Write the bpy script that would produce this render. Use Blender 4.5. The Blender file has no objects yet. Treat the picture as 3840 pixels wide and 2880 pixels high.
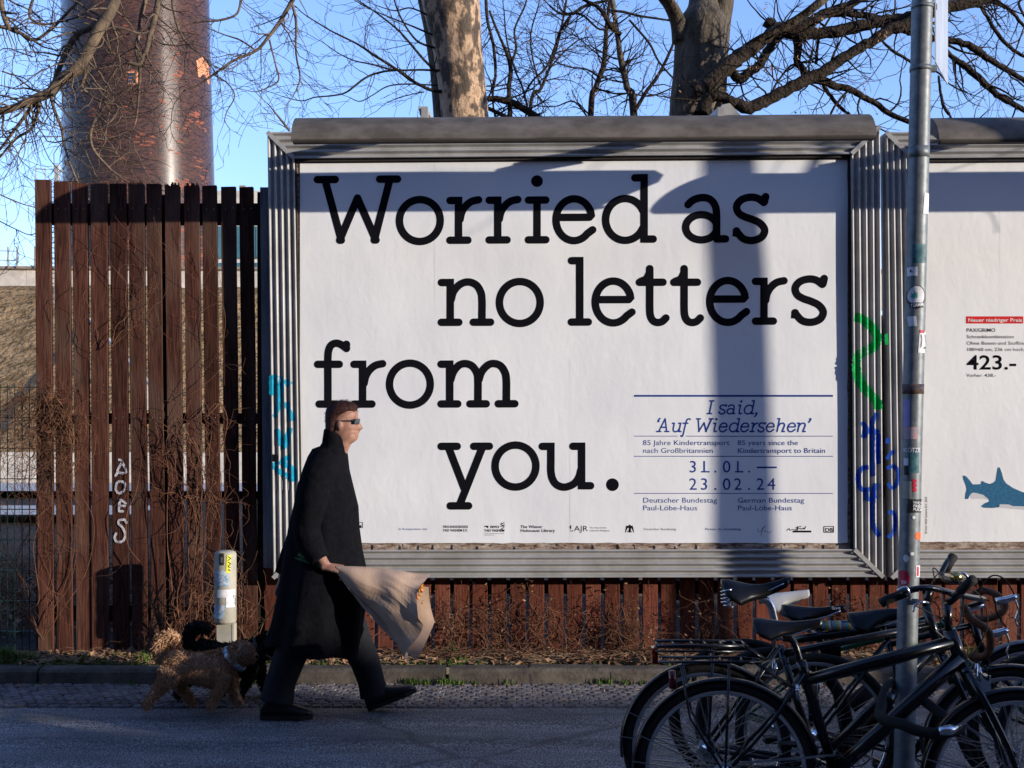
import bpy, bmesh, math, random
from mathutils import Vector, Matrix, noise, Quaternion
R = random.Random(7)
PI = math.pi
sc = bpy.context.scene
COL = sc.collection

# ---------------------------------------------------------------- camera, sky, sun, exposure
CAMH = 1.6
F = 4800.0                                   # focal length in photograph pixels (3840 wide)
cam = bpy.data.objects.new('camera', bpy.data.cameras.new('camera'))
COL.objects.link(cam)
cam.location = (0, 0, CAMH)
cam.rotation_euler = (PI / 2, 0, 0)
cam.data.sensor_width = 36.0
cam.data.lens = F / 3840 * 36
cam.data.shift_y = 180 / 3840
cam.data.clip_start = 0.1
cam.data.clip_end = 3000
cam.data.dof.use_dof = True
cam.data.dof.focus_distance = 8.3
cam.data.dof.aperture_fstop = 9.0
sc.camera = cam

SUN_DIR = Vector((2.1, -1.0, 0.377)).normalized()      # towards the sun
world = bpy.data.worlds.new('World')
sc.world = world
world.use_nodes = True
wn = world.node_tree.nodes
wl = world.node_tree.links
wn.clear()
sky = wn.new('ShaderNodeTexSky')
sky.sky_type = 'NISHITA'
sky.sun_disc = False
sky.sun_elevation = math.asin(SUN_DIR.z)
sky.sun_rotation = math.atan2(SUN_DIR.x, SUN_DIR.y)
sky.altitude = 100
sky.air_density = 1.0
sky.dust_density = 0.2
sky.ozone_density = 3.3
bg = wn.new('ShaderNodeBackground')
bg.inputs['Strength'].default_value = 0.15
wo = wn.new('ShaderNodeOutputWorld')
wb = wn.new('ShaderNodeMix'); wb.data_type = 'RGBA'; wb.blend_type = 'MULTIPLY'; wb.inputs[0].default_value = 1
wb.inputs[7].default_value = (1.12, 0.97, 1.16, 1)          # even white balance of the whole sky
wl.new(sky.outputs[0], wb.inputs[6]); wl.new(wb.outputs[2], bg.inputs[0])
wl.new(bg.outputs[0], wo.inputs[0])

sun = bpy.data.objects.new('sun', bpy.data.lights.new('sun', 'SUN'))
COL.objects.link(sun)
sun.data.energy = 2.5
sun.data.angle = math.radians(0.5)
sun.data.color = (1.0, 0.91, 0.79)
sun.rotation_euler = SUN_DIR.to_track_quat('Z', 'Y').to_euler()
sun.location = (20, -10, 12)

sc.view_settings.view_transform = 'Standard'
sc.view_settings.look = 'None'
sc.view_settings.exposure = 1.3
sc.view_settings.gamma = 1.0
sc.view_settings.use_curve_mapping = False
sc.cycles.max_bounces = 6
sc.cycles.transparent_max_bounces = 16

# ---------------------------------------------------------------- helpers
def P(px, py, Y):
    """point seen at photograph pixel (px, py) on the plane Y metres ahead"""
    return Vector(((px - 1920) / F * Y, Y, CAMH - (py - 1620) / F * Y))

def ground_z(Y):
    if Y >= 7.75: return 0.0
    return -0.045 * min(1.0, (7.75 - Y) / 2.6)

class MB:
    def __init__(s): s.v = []; s.f = []; s.sm = []
    def add(s, vs, fs, smooth=False):
        n = len(s.v)
        s.v.extend([tuple(p) for p in vs])
        s.f.extend([tuple(i + n for i in f) for f in fs])
        s.sm.extend([smooth] * len(fs))
        return s
    def box(s, a, b, jit=0):
        x0, y0, z0 = a; x1, y1, z1 = b
        vs = [(x0,y0,z0),(x1,y0,z0),(x1,y1,z0),(x0,y1,z0),(x0,y0,z1),(x1,y0,z1),(x1,y1,z1),(x0,y1,z1)]
        if jit: vs = [tuple(c + R.uniform(-jit, jit) for c in v) for v in vs]
        return s.add(vs, [(0,3,2,1),(4,5,6,7),(0,1,5,4),(1,2,6,5),(2,3,7,6),(3,0,4,7)])
    def hexa(s, lo, hi):
        """lo, hi: four points each, both counter-clockwise seen from hi"""
        vs = list(lo) + list(hi)
        return s.add(vs, [(3,2,1,0),(4,5,6,7),(0,1,5,4),(1,2,6,5),(2,3,7,6),(3,0,4,7)])
    def bar(s, a, b, w, h, up=(0,0,1)):
        a = Vector(a); b = Vector(b); d = (b - a).normalized(); up = Vector(up)
        sx = d.cross(up)
        if sx.length < 1e-4: sx = d.cross(Vector((1,0,0)))
        sx.normalize(); uz = sx.cross(d).normalized()
        c = [(-1,-1),(1,-1),(1,1),(-1,1)]
        lo = [a + sx*w/2*i + uz*h/2*j for i, j in c]; hi = [b + sx*w/2*i + uz*h/2*j for i, j in c]
        n = lo + hi
        return s.add(n, [(0,1,2,3),(7,6,5,4),(4,5,1,0),(5,6,2,1),(6,7,3,2),(7,4,0,3)])
    def tube(s, pts, rad, n=8, cap=True, smooth=True, flat=1.0, up=None):
        pts = [Vector(p) for p in pts]
        m = len(pts)
        if not hasattr(rad, '__len__'): rad = [rad] * m
        vs = []; prev = None
        for i, p in enumerate(pts):
            t = (pts[min(i+1, m-1)] - pts[max(i-1, 0)])
            if t.length < 1e-9: t = Vector((0,0,1))
            t.normalize()
            if prev is None:
                u = Vector(up) if up else (Vector((0,0,1)) if abs(t.z) < .9 else Vector((1,0,0)))
                u = (u - t*u.dot(t)).normalized()
            else:
                u = prev - t*prev.dot(t)
                u = u.normalized() if u.length > 1e-6 else t.orthogonal().normalized()
            prev = u; w = t.cross(u)
            for k in range(n):
                a = 2*PI*k/n
                vs.append(p + (u*math.cos(a)*flat + w*math.sin(a)) * rad[i])
        fs = []
        for i in range(m-1):
            for k in range(n):
                a = i*n+k; b = i*n+(k+1) % n
                fs.append((a, b, b+n, a+n))
        if cap: fs.append(tuple(range(n-1, -1, -1))); fs.append(tuple(range((m-1)*n, m*n)))
        return s.add(vs, fs, smooth)
    def loft(s, rings, cap=True, smooth=True):
        n = len(rings[0]); vs = [p for r in rings for p in r]; fs = []
        for i in range(len(rings)-1):
            for k in range(n):
                a = i*n+k; b = i*n+(k+1) % n
                fs.append((a, b, b+n, a+n))
        if cap: fs.append(tuple(range(n-1, -1, -1))); fs.append(tuple(range((len(rings)-1)*n, len(rings)*n)))
        return s.add(vs, fs, smooth)
    def torus(s, c, ax, r, rr, n=40, m=8, a0=0, a1=2*PI, flat=1.0, xdir=None):
        c = Vector(c); ax = Vector(ax).normalized()
        x = Vector(xdir) if xdir else Vector((0,0,1))
        x = (x - ax*x.dot(ax)).normalized(); y = ax.cross(x)
        full = abs(a1-a0) > 2*PI-1e-3
        k = n if full else n+1
        vs = []
        for i in range(k):
            a = a0 + (a1-a0)*i/n
            d = x*math.cos(a)+y*math.sin(a)
            for j in range(m):
                b = 2*PI*j/m
                vs.append(c + d*(r+rr*math.cos(b)) + ax*rr*math.sin(b)*flat)
        fs = []
        for i in range(n):
            for j in range(m):
                i2 = (i+1) % k
                fs.append((i*m+j, i2*m+j, i2*m+(j+1) % m, i*m+(j+1) % m))
        return s.add(vs, fs, True)
    def ball(s, c, r, n=10, m=7, sq=(1,1,1)):
        c = Vector(c); vs = []; fs = []
        for i in range(m+1):
            th = PI*i/m
            for k in range(n):
                a = 2*PI*k/n
                vs.append(c + Vector((math.sin(th)*math.cos(a)*sq[0], math.sin(th)*math.sin(a)*sq[1], math.cos(th)*sq[2]))*r)
        for i in range(m):
            for k in range(n):
                a = i*n+k; b = i*n+(k+1) % n
                fs.append((a, a+n, b+n, b))
        return s.add(vs, fs, True)
    def poly(s, pts): return s.add(pts, [tuple(range(len(pts)))])
    def mesh(s, name, m=None):
        me = bpy.data.meshes.new(name)
        me.from_pydata(s.v, [], s.f)
        me.polygons.foreach_set('use_smooth', s.sm)
        if m:
            for k in (m if isinstance(m, (list, tuple)) else [m]): me.materials.append(k)
        me.update()
        return me
    def build(s, name, m, parent=None, **k):
        return link(name, s.mesh(name, m), parent, **k)

def link(name, me, parent=None, label=None, cat=None, group=None, kind=None, local=False):
    o = bpy.data.objects.new(name, me); COL.objects.link(o)
    if parent is not None:
        o.parent = parent
        if not local:                                  # meshes are modelled in place
            o.matrix_parent_inverse = Matrix.Translation(-Vector(parent.location))
    tag(o, label, cat, group, kind)
    return o

def tag(o, label=None, cat=None, group=None, kind=None):
    if label: o['label'] = label
    if cat: o['category'] = cat
    if group: o['group'] = group
    if kind: o['kind'] = kind
    return o

def thing(name, label, cat, loc=(0,0,0), group=None, rz=0):
    o = bpy.data.objects.new(name, None); COL.objects.link(o)
    o.location = loc; o.rotation_euler = (0, 0, rz); o.empty_display_size = .2
    return tag(o, label, cat, group)

def struct(name, mb, m, label=None):
    o = mb.build(name, m); o['kind'] = 'structure'
    if label: o['label'] = label
    return o

def copy_tree(o, parent=None):
    c = o.copy(); COL.objects.link(c)
    if parent is not None: c.parent = parent
    for ch in list(o.children): copy_tree(ch, c)
    return c

def catmull(pts, k=6, closed=False):
    n = len(pts); out = []
    dim = len(pts[0])
    rng = range(n) if closed else range(n-1)
    for i in rng:
        g = (lambda j: pts[j % n]) if closed else (lambda j: pts[max(0, min(n-1, j))])
        p0, p1, p2, p3 = g(i-1), g(i), g(i+1), g(i+2)
        for s in range(k):
            t = s/k
            out.append(tuple(.5*(2*p1[d]+(p2[d]-p0[d])*t+(2*p0[d]-5*p1[d]+4*p2[d]-p3[d])*t*t+(3*p1[d]-p0[d]-3*p2[d]+p3[d])*t**3) for d in range(dim)))
    if not closed: out.append(tuple(pts[-1]))
    return out

def lerp(a, b, t): return a + (b-a)*t
def interp(tab, x):
    if x <= tab[0][0]: return tab[0][1:]
    for a, b in zip(tab, tab[1:]):
        if x <= b[0]:
            t = (x-a[0])/(b[0]-a[0]); return tuple(lerp(p, q, t) for p, q in zip(a[1:], b[1:]))
    return tab[-1][1:]

# ---------------------------------------------------------------- materials
def newmat(name):
    m = bpy.data.materials.new(name); m.use_nodes = True
    nt = m.node_tree
    b = nt.nodes['Principled BSDF']
    return m, nt, b

def mat(name, col, rough=.7, metal=0, var=.25, scale=8, bump=0, bscale=None, stretch=(1,1,1), col2=None, spec=.22, emit=None, coat=0, rnd=0.0, dist=.02, alpha=None):
    m, nt, b = newmat(name)
    L = nt.links; N = nt.nodes
    tc = N.new('ShaderNodeTexCoord'); mp = N.new('ShaderNodeMapping')
    mp.inputs['Scale'].default_value = stretch
    L.new(tc.outputs['Object'], mp.inputs[0])
    vec = mp.outputs[0]
    oi = N.new('ShaderNodeObjectInfo')
    if rnd:
        ad = N.new('ShaderNodeVectorMath'); ad.operation = 'ADD'
        mu = N.new('ShaderNodeMath'); mu.operation = 'MULTIPLY'; mu.inputs[1].default_value = 37.0
        L.new(oi.outputs['Random'], mu.inputs[0]); L.new(vec, ad.inputs[0]); L.new(mu.outputs[0], ad.inputs[1])
        vec = ad.outputs[0]
    nz = N.new('ShaderNodeTexNoise'); nz.inputs['Scale'].default_value = scale; nz.inputs['Detail'].default_value = 6
    nz.inputs['Roughness'].default_value = .65
    L.new(vec, nz.inputs['Vector'])
    rp = N.new('ShaderNodeValToRGB')
    c2 = col2 or tuple(c*(1-var) for c in col)
    c1 = col if col2 else tuple(min(1, c*(1+var)) for c in col)
    rp.color_ramp.elements[0].position = .36; rp.color_ramp.elements[1].position = .64
    rp.color_ramp.elements[0].color = (*c2, 1); rp.color_ramp.elements[1].color = (*c1, 1)
    L.new(nz.outputs['Fac'], rp.inputs[0])
    out = rp.outputs[0]
    if rnd:
        hs = N.new('ShaderNodeHueSaturation')
        mr = N.new('ShaderNodeMapRange'); mr.inputs[3].default_value = 1-rnd; mr.inputs[4].default_value = 1+rnd
        L.new(oi.outputs['Random'], mr.inputs[0]); L.new(mr.outputs[0], hs.inputs['Value']); L.new(out, hs.inputs['Color'])
        out = hs.outputs[0]
    L.new(out, b.inputs['Base Color'])
    b.inputs['Roughness'].default_value = rough; b.inputs['Metallic'].default_value = metal
    b.inputs['Specular IOR Level'].default_value = spec
    b.inputs['Coat Weight'].default_value = coat
    if bump:
        n2 = N.new('ShaderNodeTexNoise'); n2.inputs['Scale'].default_value = bscale or scale*3; n2.inputs['Detail'].default_value = 5
        L.new(vec, n2.inputs['Vector'])
        bp = N.new('ShaderNodeBump'); bp.inputs['Strength'].default_value = bump; bp.inputs['Distance'].default_value = dist
        L.new(n2.outputs['Fac'], bp.inputs['Height']); L.new(bp.outputs[0], b.inputs['Normal'])
    if emit: b.inputs['Emission Color'].default_value = (*emit[0], 1); b.inputs['Emission Strength'].default_value = emit[1]
    return m

M = {}
M['black_ink'] = mat('black_ink', spec=0, col=(.008,.008,.011), rough=.7, var=.1)
M['blue_ink'] = mat('blue_ink', spec=.15, col=(.012,.045,.24), rough=.7, var=.1)
M['grey_ink'] = mat('grey_ink', (.2,.2,.2), .6, var=.1)
M['red_ink'] = mat('red_ink', (.6,.012,.012), .5, var=.05)
M['white_ink'] = mat('white_ink', (.78,.78,.76), .5, var=.03)
M['alu'] = mat('grey_painted_metal', (.42,.41,.40), .5, .2, .16, 5, .25, 60, col2=(.31,.30,.285), dist=.002)
M['alu_dirty'] = mat('weathered_hood_metal', (.16,.14,.12), .7, .1, .3, 7, .35, 80, col2=(.085,.072,.06), stretch=(.6,1,1), dist=.002)
M['zinc'] = mat('galvanised_steel', (.19,.205,.21), .5, .3, .2, 30, .2, 90, col2=(.115,.13,.14), dist=.002)
M['dark_gap'] = mat('dark_gap_and_shade', (.03,.025,.022), .8, 0, .2)
M['board'] = mat('torn_poster_layers', (.42,.34,.27), .85, 0, .5, 14, .8, 30, stretch=(1,1,3.5), col2=(.11,.055,.035), dist=.01)
M['asphalt_dark'] = None
M['bark_dark'] = mat('dark_bark', (.05,.036,.026), .9, 0, .3, 20, .9, 40, col2=(.02,.015,.011), dist=.03)
M['bark_grey'] = mat('grey_bark', (.13,.105,.075), .85, 0, .3, 9, .9, 26, col2=(.05,.04,.03), stretch=(1,1,.45), dist=.03)
M['twig'] = mat('twig_bark', (.036,.023,.018), .8, 0, .3, 5, 0)
M['twig_pale'] = mat('pale_twig_bark', (.21,.15,.10), .8, 0, .3, 12, .5, 40, col2=(.10,.075,.055), dist=.01)
M['vine'] = mat('dry_vine_stem', (.20,.095,.052), .8, 0, .4, 9, 0, col2=(.07,.033,.02))
M['black_paint'] = mat('black_bicycle_paint', (.003,.003,.004), .22, 0, .2, 8, spec=.4, coat=.05)
M['green_paint'] = mat('green_bicycle_paint', (.006,.055,.022), .3, 0, .15, 8, coat=.5)
M['rubber'] = mat('tyre_rubber', (.013,.012,.011), .8, 0, .25, 20, .3, 90, dist=.002)
M['tan_wall'] = mat('dusty_tyre_wall', (.09,.07,.052), .8, 0, .25, 20)
M['chrome'] = mat('polished_alloy', (.62,.62,.62), .22, 1.0, .1, 8)
M['spoke'] = mat('spoke_steel', (.42,.42,.42), .3, 1.0, .1, 8)
M['leather'] = mat('black_leather', (.004,.004,.005), .30, 0, .2, 14, .1, 90, dist=.002)
M['white_vinyl'] = mat('white_saddle_vinyl', (.62,.58,.50), .35, 0, .06, 10)
M['brown_tape'] = mat('brown_bar_tape', (.11,.045,.02), .6, 0, .3, 40, .3)
M['red_lens'] = mat('red_lens', (.10,.006,.006), .2, 0, .1, 8, coat=.5)
M['soil'] = mat('dark_soil', (.05,.034,.024), .95, 0, .4, 8, 1.0, 22, col2=(.02,.015,.011), dist=.05)
M['leaf'] = mat('dead_leaf', (.34,.20,.11), .8, 0, .4, 3, 0, col2=(.10,.05,.028))
M['straw'] = mat('dry_straw', (.36,.25,.14), .8, 0, .4, 3, 0, col2=(.17,.10,.055))
M['grass'] = mat('green_grass', (.10,.17,.028), .7, 0, .4, 4, 0, col2=(.045,.085,.014))
M['concrete'] = mat('kerb_concrete', (.12,.10,.08), .9, 0, .3, 9, .6, 40, col2=(.055,.046,.038), rnd=.12, dist=.008)
M['cobble'] = mat('mosaic_stone', (.15,.135,.13), .85, 0, .3, 10, .5, 60, col2=(.08,.07,.07), rnd=.3, dist=.006)

def wood_mat(name, c1, c2, c3):
    m, nt, b = newmat(name); N = nt.nodes; L = nt.links
    tc = N.new('ShaderNodeTexCoord'); oi = N.new('ShaderNodeObjectInfo')
    ad = N.new('ShaderNodeVectorMath'); ad.operation = 'ADD'
    mu = N.new('ShaderNodeMath'); mu.operation = 'MULTIPLY'; mu.inputs[1].default_value = 53.0
    L.new(oi.outputs['Random'], mu.inputs[0]); L.new(tc.outputs['Object'], ad.inputs[0]); L.new(mu.outputs[0], ad.inputs[1])
    mp = N.new('ShaderNodeMapping'); mp.inputs['Scale'].default_value = (1, 1, .07); L.new(ad.outputs[0], mp.inputs[0])
    g = N.new('ShaderNodeTexNoise'); g.inputs['Scale'].default_value = 55; g.inputs['Detail'].default_value = 8; g.inputs['Distortion'].default_value = 1.2
    L.new(mp.outputs[0], g.inputs['Vector'])
    mp2 = N.new('ShaderNodeMapping'); mp2.inputs['Scale'].default_value = (1, 1, .3); L.new(ad.outputs[0], mp2.inputs[0])
    w = N.new('ShaderNodeTexNoise'); w.inputs['Scale'].default_value = 5; w.inputs['Detail'].default_value = 5; L.new(mp2.outputs[0], w.inputs['Vector'])
    r1 = N.new('ShaderNodeValToRGB'); r1.color_ramp.elements[0].position = .35; r1.color_ramp.elements[1].position = .7
    r1.color_ramp.elements[0].color = (*c2, 1); r1.color_ramp.elements[1].color = (*c1, 1); L.new(g.outputs['Fac'], r1.inputs[0])
    r2 = N.new('ShaderNodeValToRGB'); r2.color_ramp.elements[0].position = .5; r2.color_ramp.elements[1].position = .68
    L.new(w.outputs['Fac'], r2.inputs[0])
    mx = N.new('ShaderNodeMix'); mx.data_type = 'RGBA'
    m2 = N.new('ShaderNodeMath'); m2.operation = 'MULTIPLY'; m2.inputs[1].default_value = .6; L.new(r2.outputs[0], m2.inputs[0])
    L.new(m2.outputs[0], mx.inputs[0]); L.new(r1.outputs[0], mx.inputs[6]); mx.inputs[7].default_value = (*c3, 1)
    hs = N.new('ShaderNodeHueSaturation'); mr = N.new('ShaderNodeMapRange'); mr.inputs[3].default_value = .72; mr.inputs[4].default_value = 1.25
    L.new(oi.outputs['Random'], mr.inputs[0]); L.new(mr.outputs[0], hs.inputs['Value']); L.new(mx.outputs[2], hs.inputs['Color'])
    L.new(hs.outputs[0], b.inputs['Base Color'])
    b.inputs['Roughness'].default_value = .85; b.inputs['Specular IOR Level'].default_value = .1
    bp = N.new('ShaderNodeBump'); bp.inputs['Strength'].default_value = .7; bp.inputs['Distance'].default_value = .006
    L.new(g.outputs['Fac'], bp.inputs['Height']); L.new(bp.outputs[0], b.inputs['Normal'])
    return m
M['wood_tall'] = wood_mat('weathered_brown_planks', (.115,.044,.029), (.035,.014,.010), (.125,.078,.056))
M['wood_low'] = wood_mat('red_brown_stained_planks', (.165,.049,.030), (.085,.025,.017), (.17,.068,.046))
M['wood_rail'] = wood_mat('dark_rail_wood', (.05,.028,.02), (.02,.012,.01), (.06,.04,.03))

def paper_mat(name, base, tint):
    m, nt, b = newmat(name); N = nt.nodes; L = nt.links
    tc = N.new('ShaderNodeTexCoord')
    n1 = N.new('ShaderNodeTexNoise'); n1.inputs['Scale'].default_value = 1.3; n1.inputs['Detail'].default_value = 3; L.new(tc.outputs['Object'], n1.inputs['Vector'])
    rp = N.new('ShaderNodeValToRGB'); rp.color_ramp.elements[0].position = .35; rp.color_ramp.elements[1].position = .65
    rp.color_ramp.elements[0].color = (*tint, 1); rp.color_ramp.elements[1].color = (*base, 1)
    L.new(n1.outputs['Fac'], rp.inputs[0]); L.new(rp.outputs[0], b.inputs['Base Color'])
    b.inputs['Roughness'].default_value = .55
    mp = N.new('ShaderNodeMapping'); mp.inputs['Scale'].default_value = (1, 1, .55); mp.inputs['Rotation'].default_value = (0, .35, 0); L.new(tc.outputs['Object'], mp.inputs[0])
    a = N.new('ShaderNodeTexNoise'); a.inputs['Scale'].default_value = 2.2; a.inputs['Detail'].default_value = 4; L.new(mp.outputs[0], a.inputs['Vector'])
    c = N.new('ShaderNodeTexNoise'); c.inputs['Scale'].default_value = 16; c.inputs['Detail'].default_value = 7; c.inputs['Distortion'].default_value = 1.5; L.new(mp.outputs[0], c.inputs['Vector'])
    b1 = N.new('ShaderNodeBump'); b1.inputs['Strength'].default_value = .5; b1.inputs['Distance'].default_value = .02; L.new(a.outputs['Fac'], b1.inputs['Height'])
    b2 = N.new('ShaderNodeBump'); b2.inputs['Strength'].default_value = .35; b2.inputs['Distance'].default_value = .0025
    L.new(c.outputs['Fac'], b2.inputs['Height']); L.new(b1.outputs[0], b2.inputs['Normal']); L.new(b2.outputs[0], b.inputs['Normal'])
    return m
M['paper'] = paper_mat('pasted_poster_paper', (.80,.80,.80), (.73,.735,.75))
M['paper2'] = paper_mat('pasted_poster_paper_warm', (.79,.78,.76), (.74,.73,.72))

# ---- asphalt
m, nt, b = newmat('worn_asphalt'); N = nt.nodes; L = nt.links
tc = N.new('ShaderNodeTexCoord')
n1 = N.new('ShaderNodeTexNoise'); n1.inputs['Scale'].default_value = 130; n1.inputs['Detail'].default_value = 3; L.new(tc.outputs['Object'], n1.inputs['Vector'])
v1 = N.new('ShaderNodeTexVoronoi'); v1.inputs['Scale'].default_value = 95; L.new(tc.outputs['Object'], v1.inputs['Vector'])
mp = N.new('ShaderNodeMapping'); mp.inputs['Scale'].default_value = (.5, 2.2, 1); L.new(tc.outputs['Object'], mp.inputs[0])
n2 = N.new('ShaderNodeTexNoise'); n2.inputs['Scale'].default_value = 1.6; n2.inputs['Detail'].default_value = 7; n2.inputs['Roughness'].default_value = .7; L.new(mp.outputs[0], n2.inputs['Vector'])
r1 = N.new('ShaderNodeValToRGB'); r1.color_ramp.elements[0].position = .44; r1.color_ramp.elements[1].position = .66
r1.color_ramp.elements[0].color = (.02,.02,.023, 1); r1.color_ramp.elements[1].color = (.34,.34,.35, 1); L.new(n1.outputs['Fac'], r1.inputs[0])
r2 = N.new('ShaderNodeValToRGB'); r2.color_ramp.elements[0].position = .35; r2.color_ramp.elements[1].position = .68
r2.color_ramp.elements[0].color = (.45,.45,.45,1); r2.color_ramp.elements[1].color = (1.5,1.45,1.4,1); L.new(n2.outputs['Fac'], r2.inputs[0])
mx = N.new('ShaderNodeMix'); mx.data_type = 'RGBA'; mx.blend_type = 'MULTIPLY'; mx.inputs[0].default_value = 1
L.new(r1.outputs[0], mx.inputs[6]); L.new(r2.outputs[0], mx.inputs[7])
dn = N.new('ShaderNodeTexNoise'); dn.inputs['Scale'].default_value = 3; dn.inputs['Detail'].default_value = 6; L.new(tc.outputs['Object'], dn.inputs['Vector'])
wv = N.new('ShaderNodeMix'); wv.data_type = 'RGBA'; wv.inputs[0].default_value = .22; L.new(tc.outputs['Object'], wv.inputs[6]); L.new(dn.outputs['Color'], wv.inputs[7])
vc = N.new('ShaderNodeTexVoronoi'); vc.feature = 'DISTANCE_TO_EDGE'; vc.inputs['Scale'].default_value = .6; L.new(wv.outputs[2], vc.inputs['Vector'])
cr_ = N.new('ShaderNodeMapRange'); cr_.inputs[1].default_value = .004; cr_.inputs[2].default_value = .014; cr_.inputs[3].default_value = .55; cr_.inputs[4].default_value = 1; L.new(vc.outputs['Distance'], cr_.inputs[0])
m3 = N.new('ShaderNodeMix'); m3.data_type = 'RGBA'; m3.blend_type = 'MULTIPLY'; m3.inputs[0].default_value = 1; L.new(mx.outputs[2], m3.inputs[6]); L.new(cr_.outputs[0], m3.inputs[7])
L.new(m3.outputs[2], b.inputs['Base Color'])
b.inputs['Roughness'].default_value = .75
bp = N.new('ShaderNodeBump'); bp.inputs['Strength'].default_value = .8; bp.inputs['Distance'].default_value = .006; L.new(v1.outputs['Distance'], bp.inputs['Height']); L.new(bp.outputs[0], b.inputs['Normal'])
M['asphalt'] = m

# ---- glazed brick of the chimney
m, nt, b = newmat('glazed_brick'); N = nt.nodes; L = nt.links
uv = N.new('ShaderNodeUVMap')
bk = N.new('ShaderNodeTexBrick'); bk.inputs['Scale'].default_value = 1.0
bk.inputs['Brick Width'].default_value = .26; bk.inputs['Row Height'].default_value = .083; bk.inputs['Mortar Size'].default_value = .007
bk.inputs['Color1'].default_value = (.10,.042,.02,1); bk.inputs['Color2'].default_value = (.025,.013,.009,1); bk.inputs['Mortar'].default_value = (.03,.02,.016,1)
L.new(uv.outputs[0], bk.inputs['Vector'])
b2 = N.new('ShaderNodeTexBrick'); b2.inputs['Scale'].default_value = 1.0; b2.inputs['Brick Width'].default_value = .39; b2.inputs['Row Height'].default_value = .083; b2.inputs['Mortar Size'].default_value = .0
b2.inputs['Color1'].default_value = (0,0,0,1); b2.inputs['Color2'].default_value = (1,1,1,1); b2.inputs['Bias'].default_value = 0
L.new(uv.outputs[0], b2.inputs['Vector'])
cl = N.new('ShaderNodeTexNoise'); cl.inputs['Scale'].default_value = .55; cl.inputs['Detail'].default_value = 5; L.new(uv.outputs[0], cl.inputs['Vector'])
sx = N.new('ShaderNodeSeparateXYZ'); L.new(uv.outputs[0], sx.inputs[0])
gr = N.new('ShaderNodeMapRange'); gr.inputs[1].default_value = 18; gr.inputs[2].default_value = 34; gr.inputs[3].default_value = .12; gr.inputs[4].default_value = -.03; L.new(sx.outputs[1], gr.inputs[0])
s1 = N.new('ShaderNodeMath'); s1.operation = 'ADD'; L.new(cl.outputs['Fac'], s1.inputs[0]); L.new(gr.outputs[0], s1.inputs[1])
s2 = N.new('ShaderNodeMath'); s2.operation = 'MULTIPLY_ADD'; s2.inputs[1].default_value = .32; L.new(b2.outputs[0], s2.inputs[0]); L.new(s1.outputs[0], s2.inputs[2])
th = N.new('ShaderNodeMath'); th.operation = 'GREATER_THAN'; th.inputs[1].default_value = .94; L.new(s2.outputs[0], th.inputs[0])
mx = N.new('ShaderNodeMix'); mx.data_type = 'RGBA'; L.new(th.outputs[0], mx.inputs[0]); L.new(bk.outputs[0], mx.inputs[6]); mx.inputs[7].default_value = (.22,.07,.035,1)
L.new(mx.outputs[2], b.inputs['Base Color'])
rr = N.new('ShaderNodeMapRange'); rr.inputs[3].default_value = .24; rr.inputs[4].default_value = .8; L.new(th.outputs[0], rr.inputs[0]); L.new(rr.outputs[0], b.inputs['Roughness'])
b.inputs['Specular IOR Level'].default_value = .2; b.inputs['Coat Weight'].default_value = .14; b.inputs['Coat Roughness'].default_value = .09
bn = N.new('ShaderNodeTexNoise'); bn.inputs['Scale'].default_value = 3.5; bn.inputs['Detail'].default_value = 4; L.new(uv.outputs[0], bn.inputs['Vector'])
bp = N.new('ShaderNodeBump'); bp.inputs['Strength'].default_value = .12; bp.inputs['Distance'].default_value = .01
ad = N.new('ShaderNodeMath'); ad.operation = 'ADD'; L.new(bk.outputs['Fac'], ad.inputs[0]); L.new(bn.outputs['Fac'], ad.inputs[1]); 
L.new(ad.outputs[0], bp.inputs['Height']); bp.invert = True; L.new(bp.outputs[0], b.inputs['Normal'])
M['glazed'] = m

# ---- plane tree bark: grey-brown plates over pale cream
m, nt, b = newmat('plane_tree_bark'); N = nt.nodes; L = nt.links
tc = N.new('ShaderNodeTexCoord'); mp = N.new('ShaderNodeMapping'); mp.inputs['Scale'].default_value = (1,1,.62); L.new(tc.outputs['Object'], mp.inputs[0])
n1 = N.new('ShaderNodeTexNoise'); n1.inputs['Scale'].default_value = 8.5; n1.inputs['Detail'].default_value = 9; n1.inputs['Roughness'].default_value = .62; n1.inputs['Distortion'].default_value = .15; L.new(mp.outputs[0], n1.inputs['Vector'])
rp = N.new('ShaderNodeValToRGB'); e = rp.color_ramp.elements
e[0].position = .44; e[0].color = (.075,.052,.034,1); e[1].position = .49; e[1].color = (.20,.13,.08,1)
for p_, c_ in ((.505,(.40,.26,.155,1)),(.58,(.50,.34,.21,1)),(.61,(.28,.175,.10,1)),(.68,(.44,.30,.185,1))):
    k = e.new(p_); k.color = c_
L.new(n1.outputs['Fac'], rp.inputs[0]); L.new(rp.outputs[0], b.inputs['Base Color']); b.inputs['Roughness'].default_value = .8
bp = N.new('ShaderNodeBump'); bp.inputs['Strength'].default_value = .9; bp.inputs['Distance'].default_value = .04; bp.invert = True
L.new(n1.outputs['Fac'], bp.inputs['Height']); L.new(bp.outputs[0], b.inputs['Normal'])
M['bark_plane'] = m

# ================================================================ SETTING
# road, falling gently towards the camera
mb = MB()
xs = [-60, -12, -6, -3, 0, 3, 6, 12, 60]; ys = [-30, -6, 0, 3, 5.3, 6, 7, 7.42, 7.76]
vs = [(x, y, ground_z(y)-.03 if y < 7.7 else -.03) for y in ys for x in xs]
vs = [(x, y, ground_z(y)) for y in ys for x in xs]
mb.add(vs, [(j*9+i, j*9+i+1, (j+1)*9+i+1, (j+1)*9+i) for j in range(8) for i in range(8)], True)
struct('road', mb, M['asphalt'])

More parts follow.
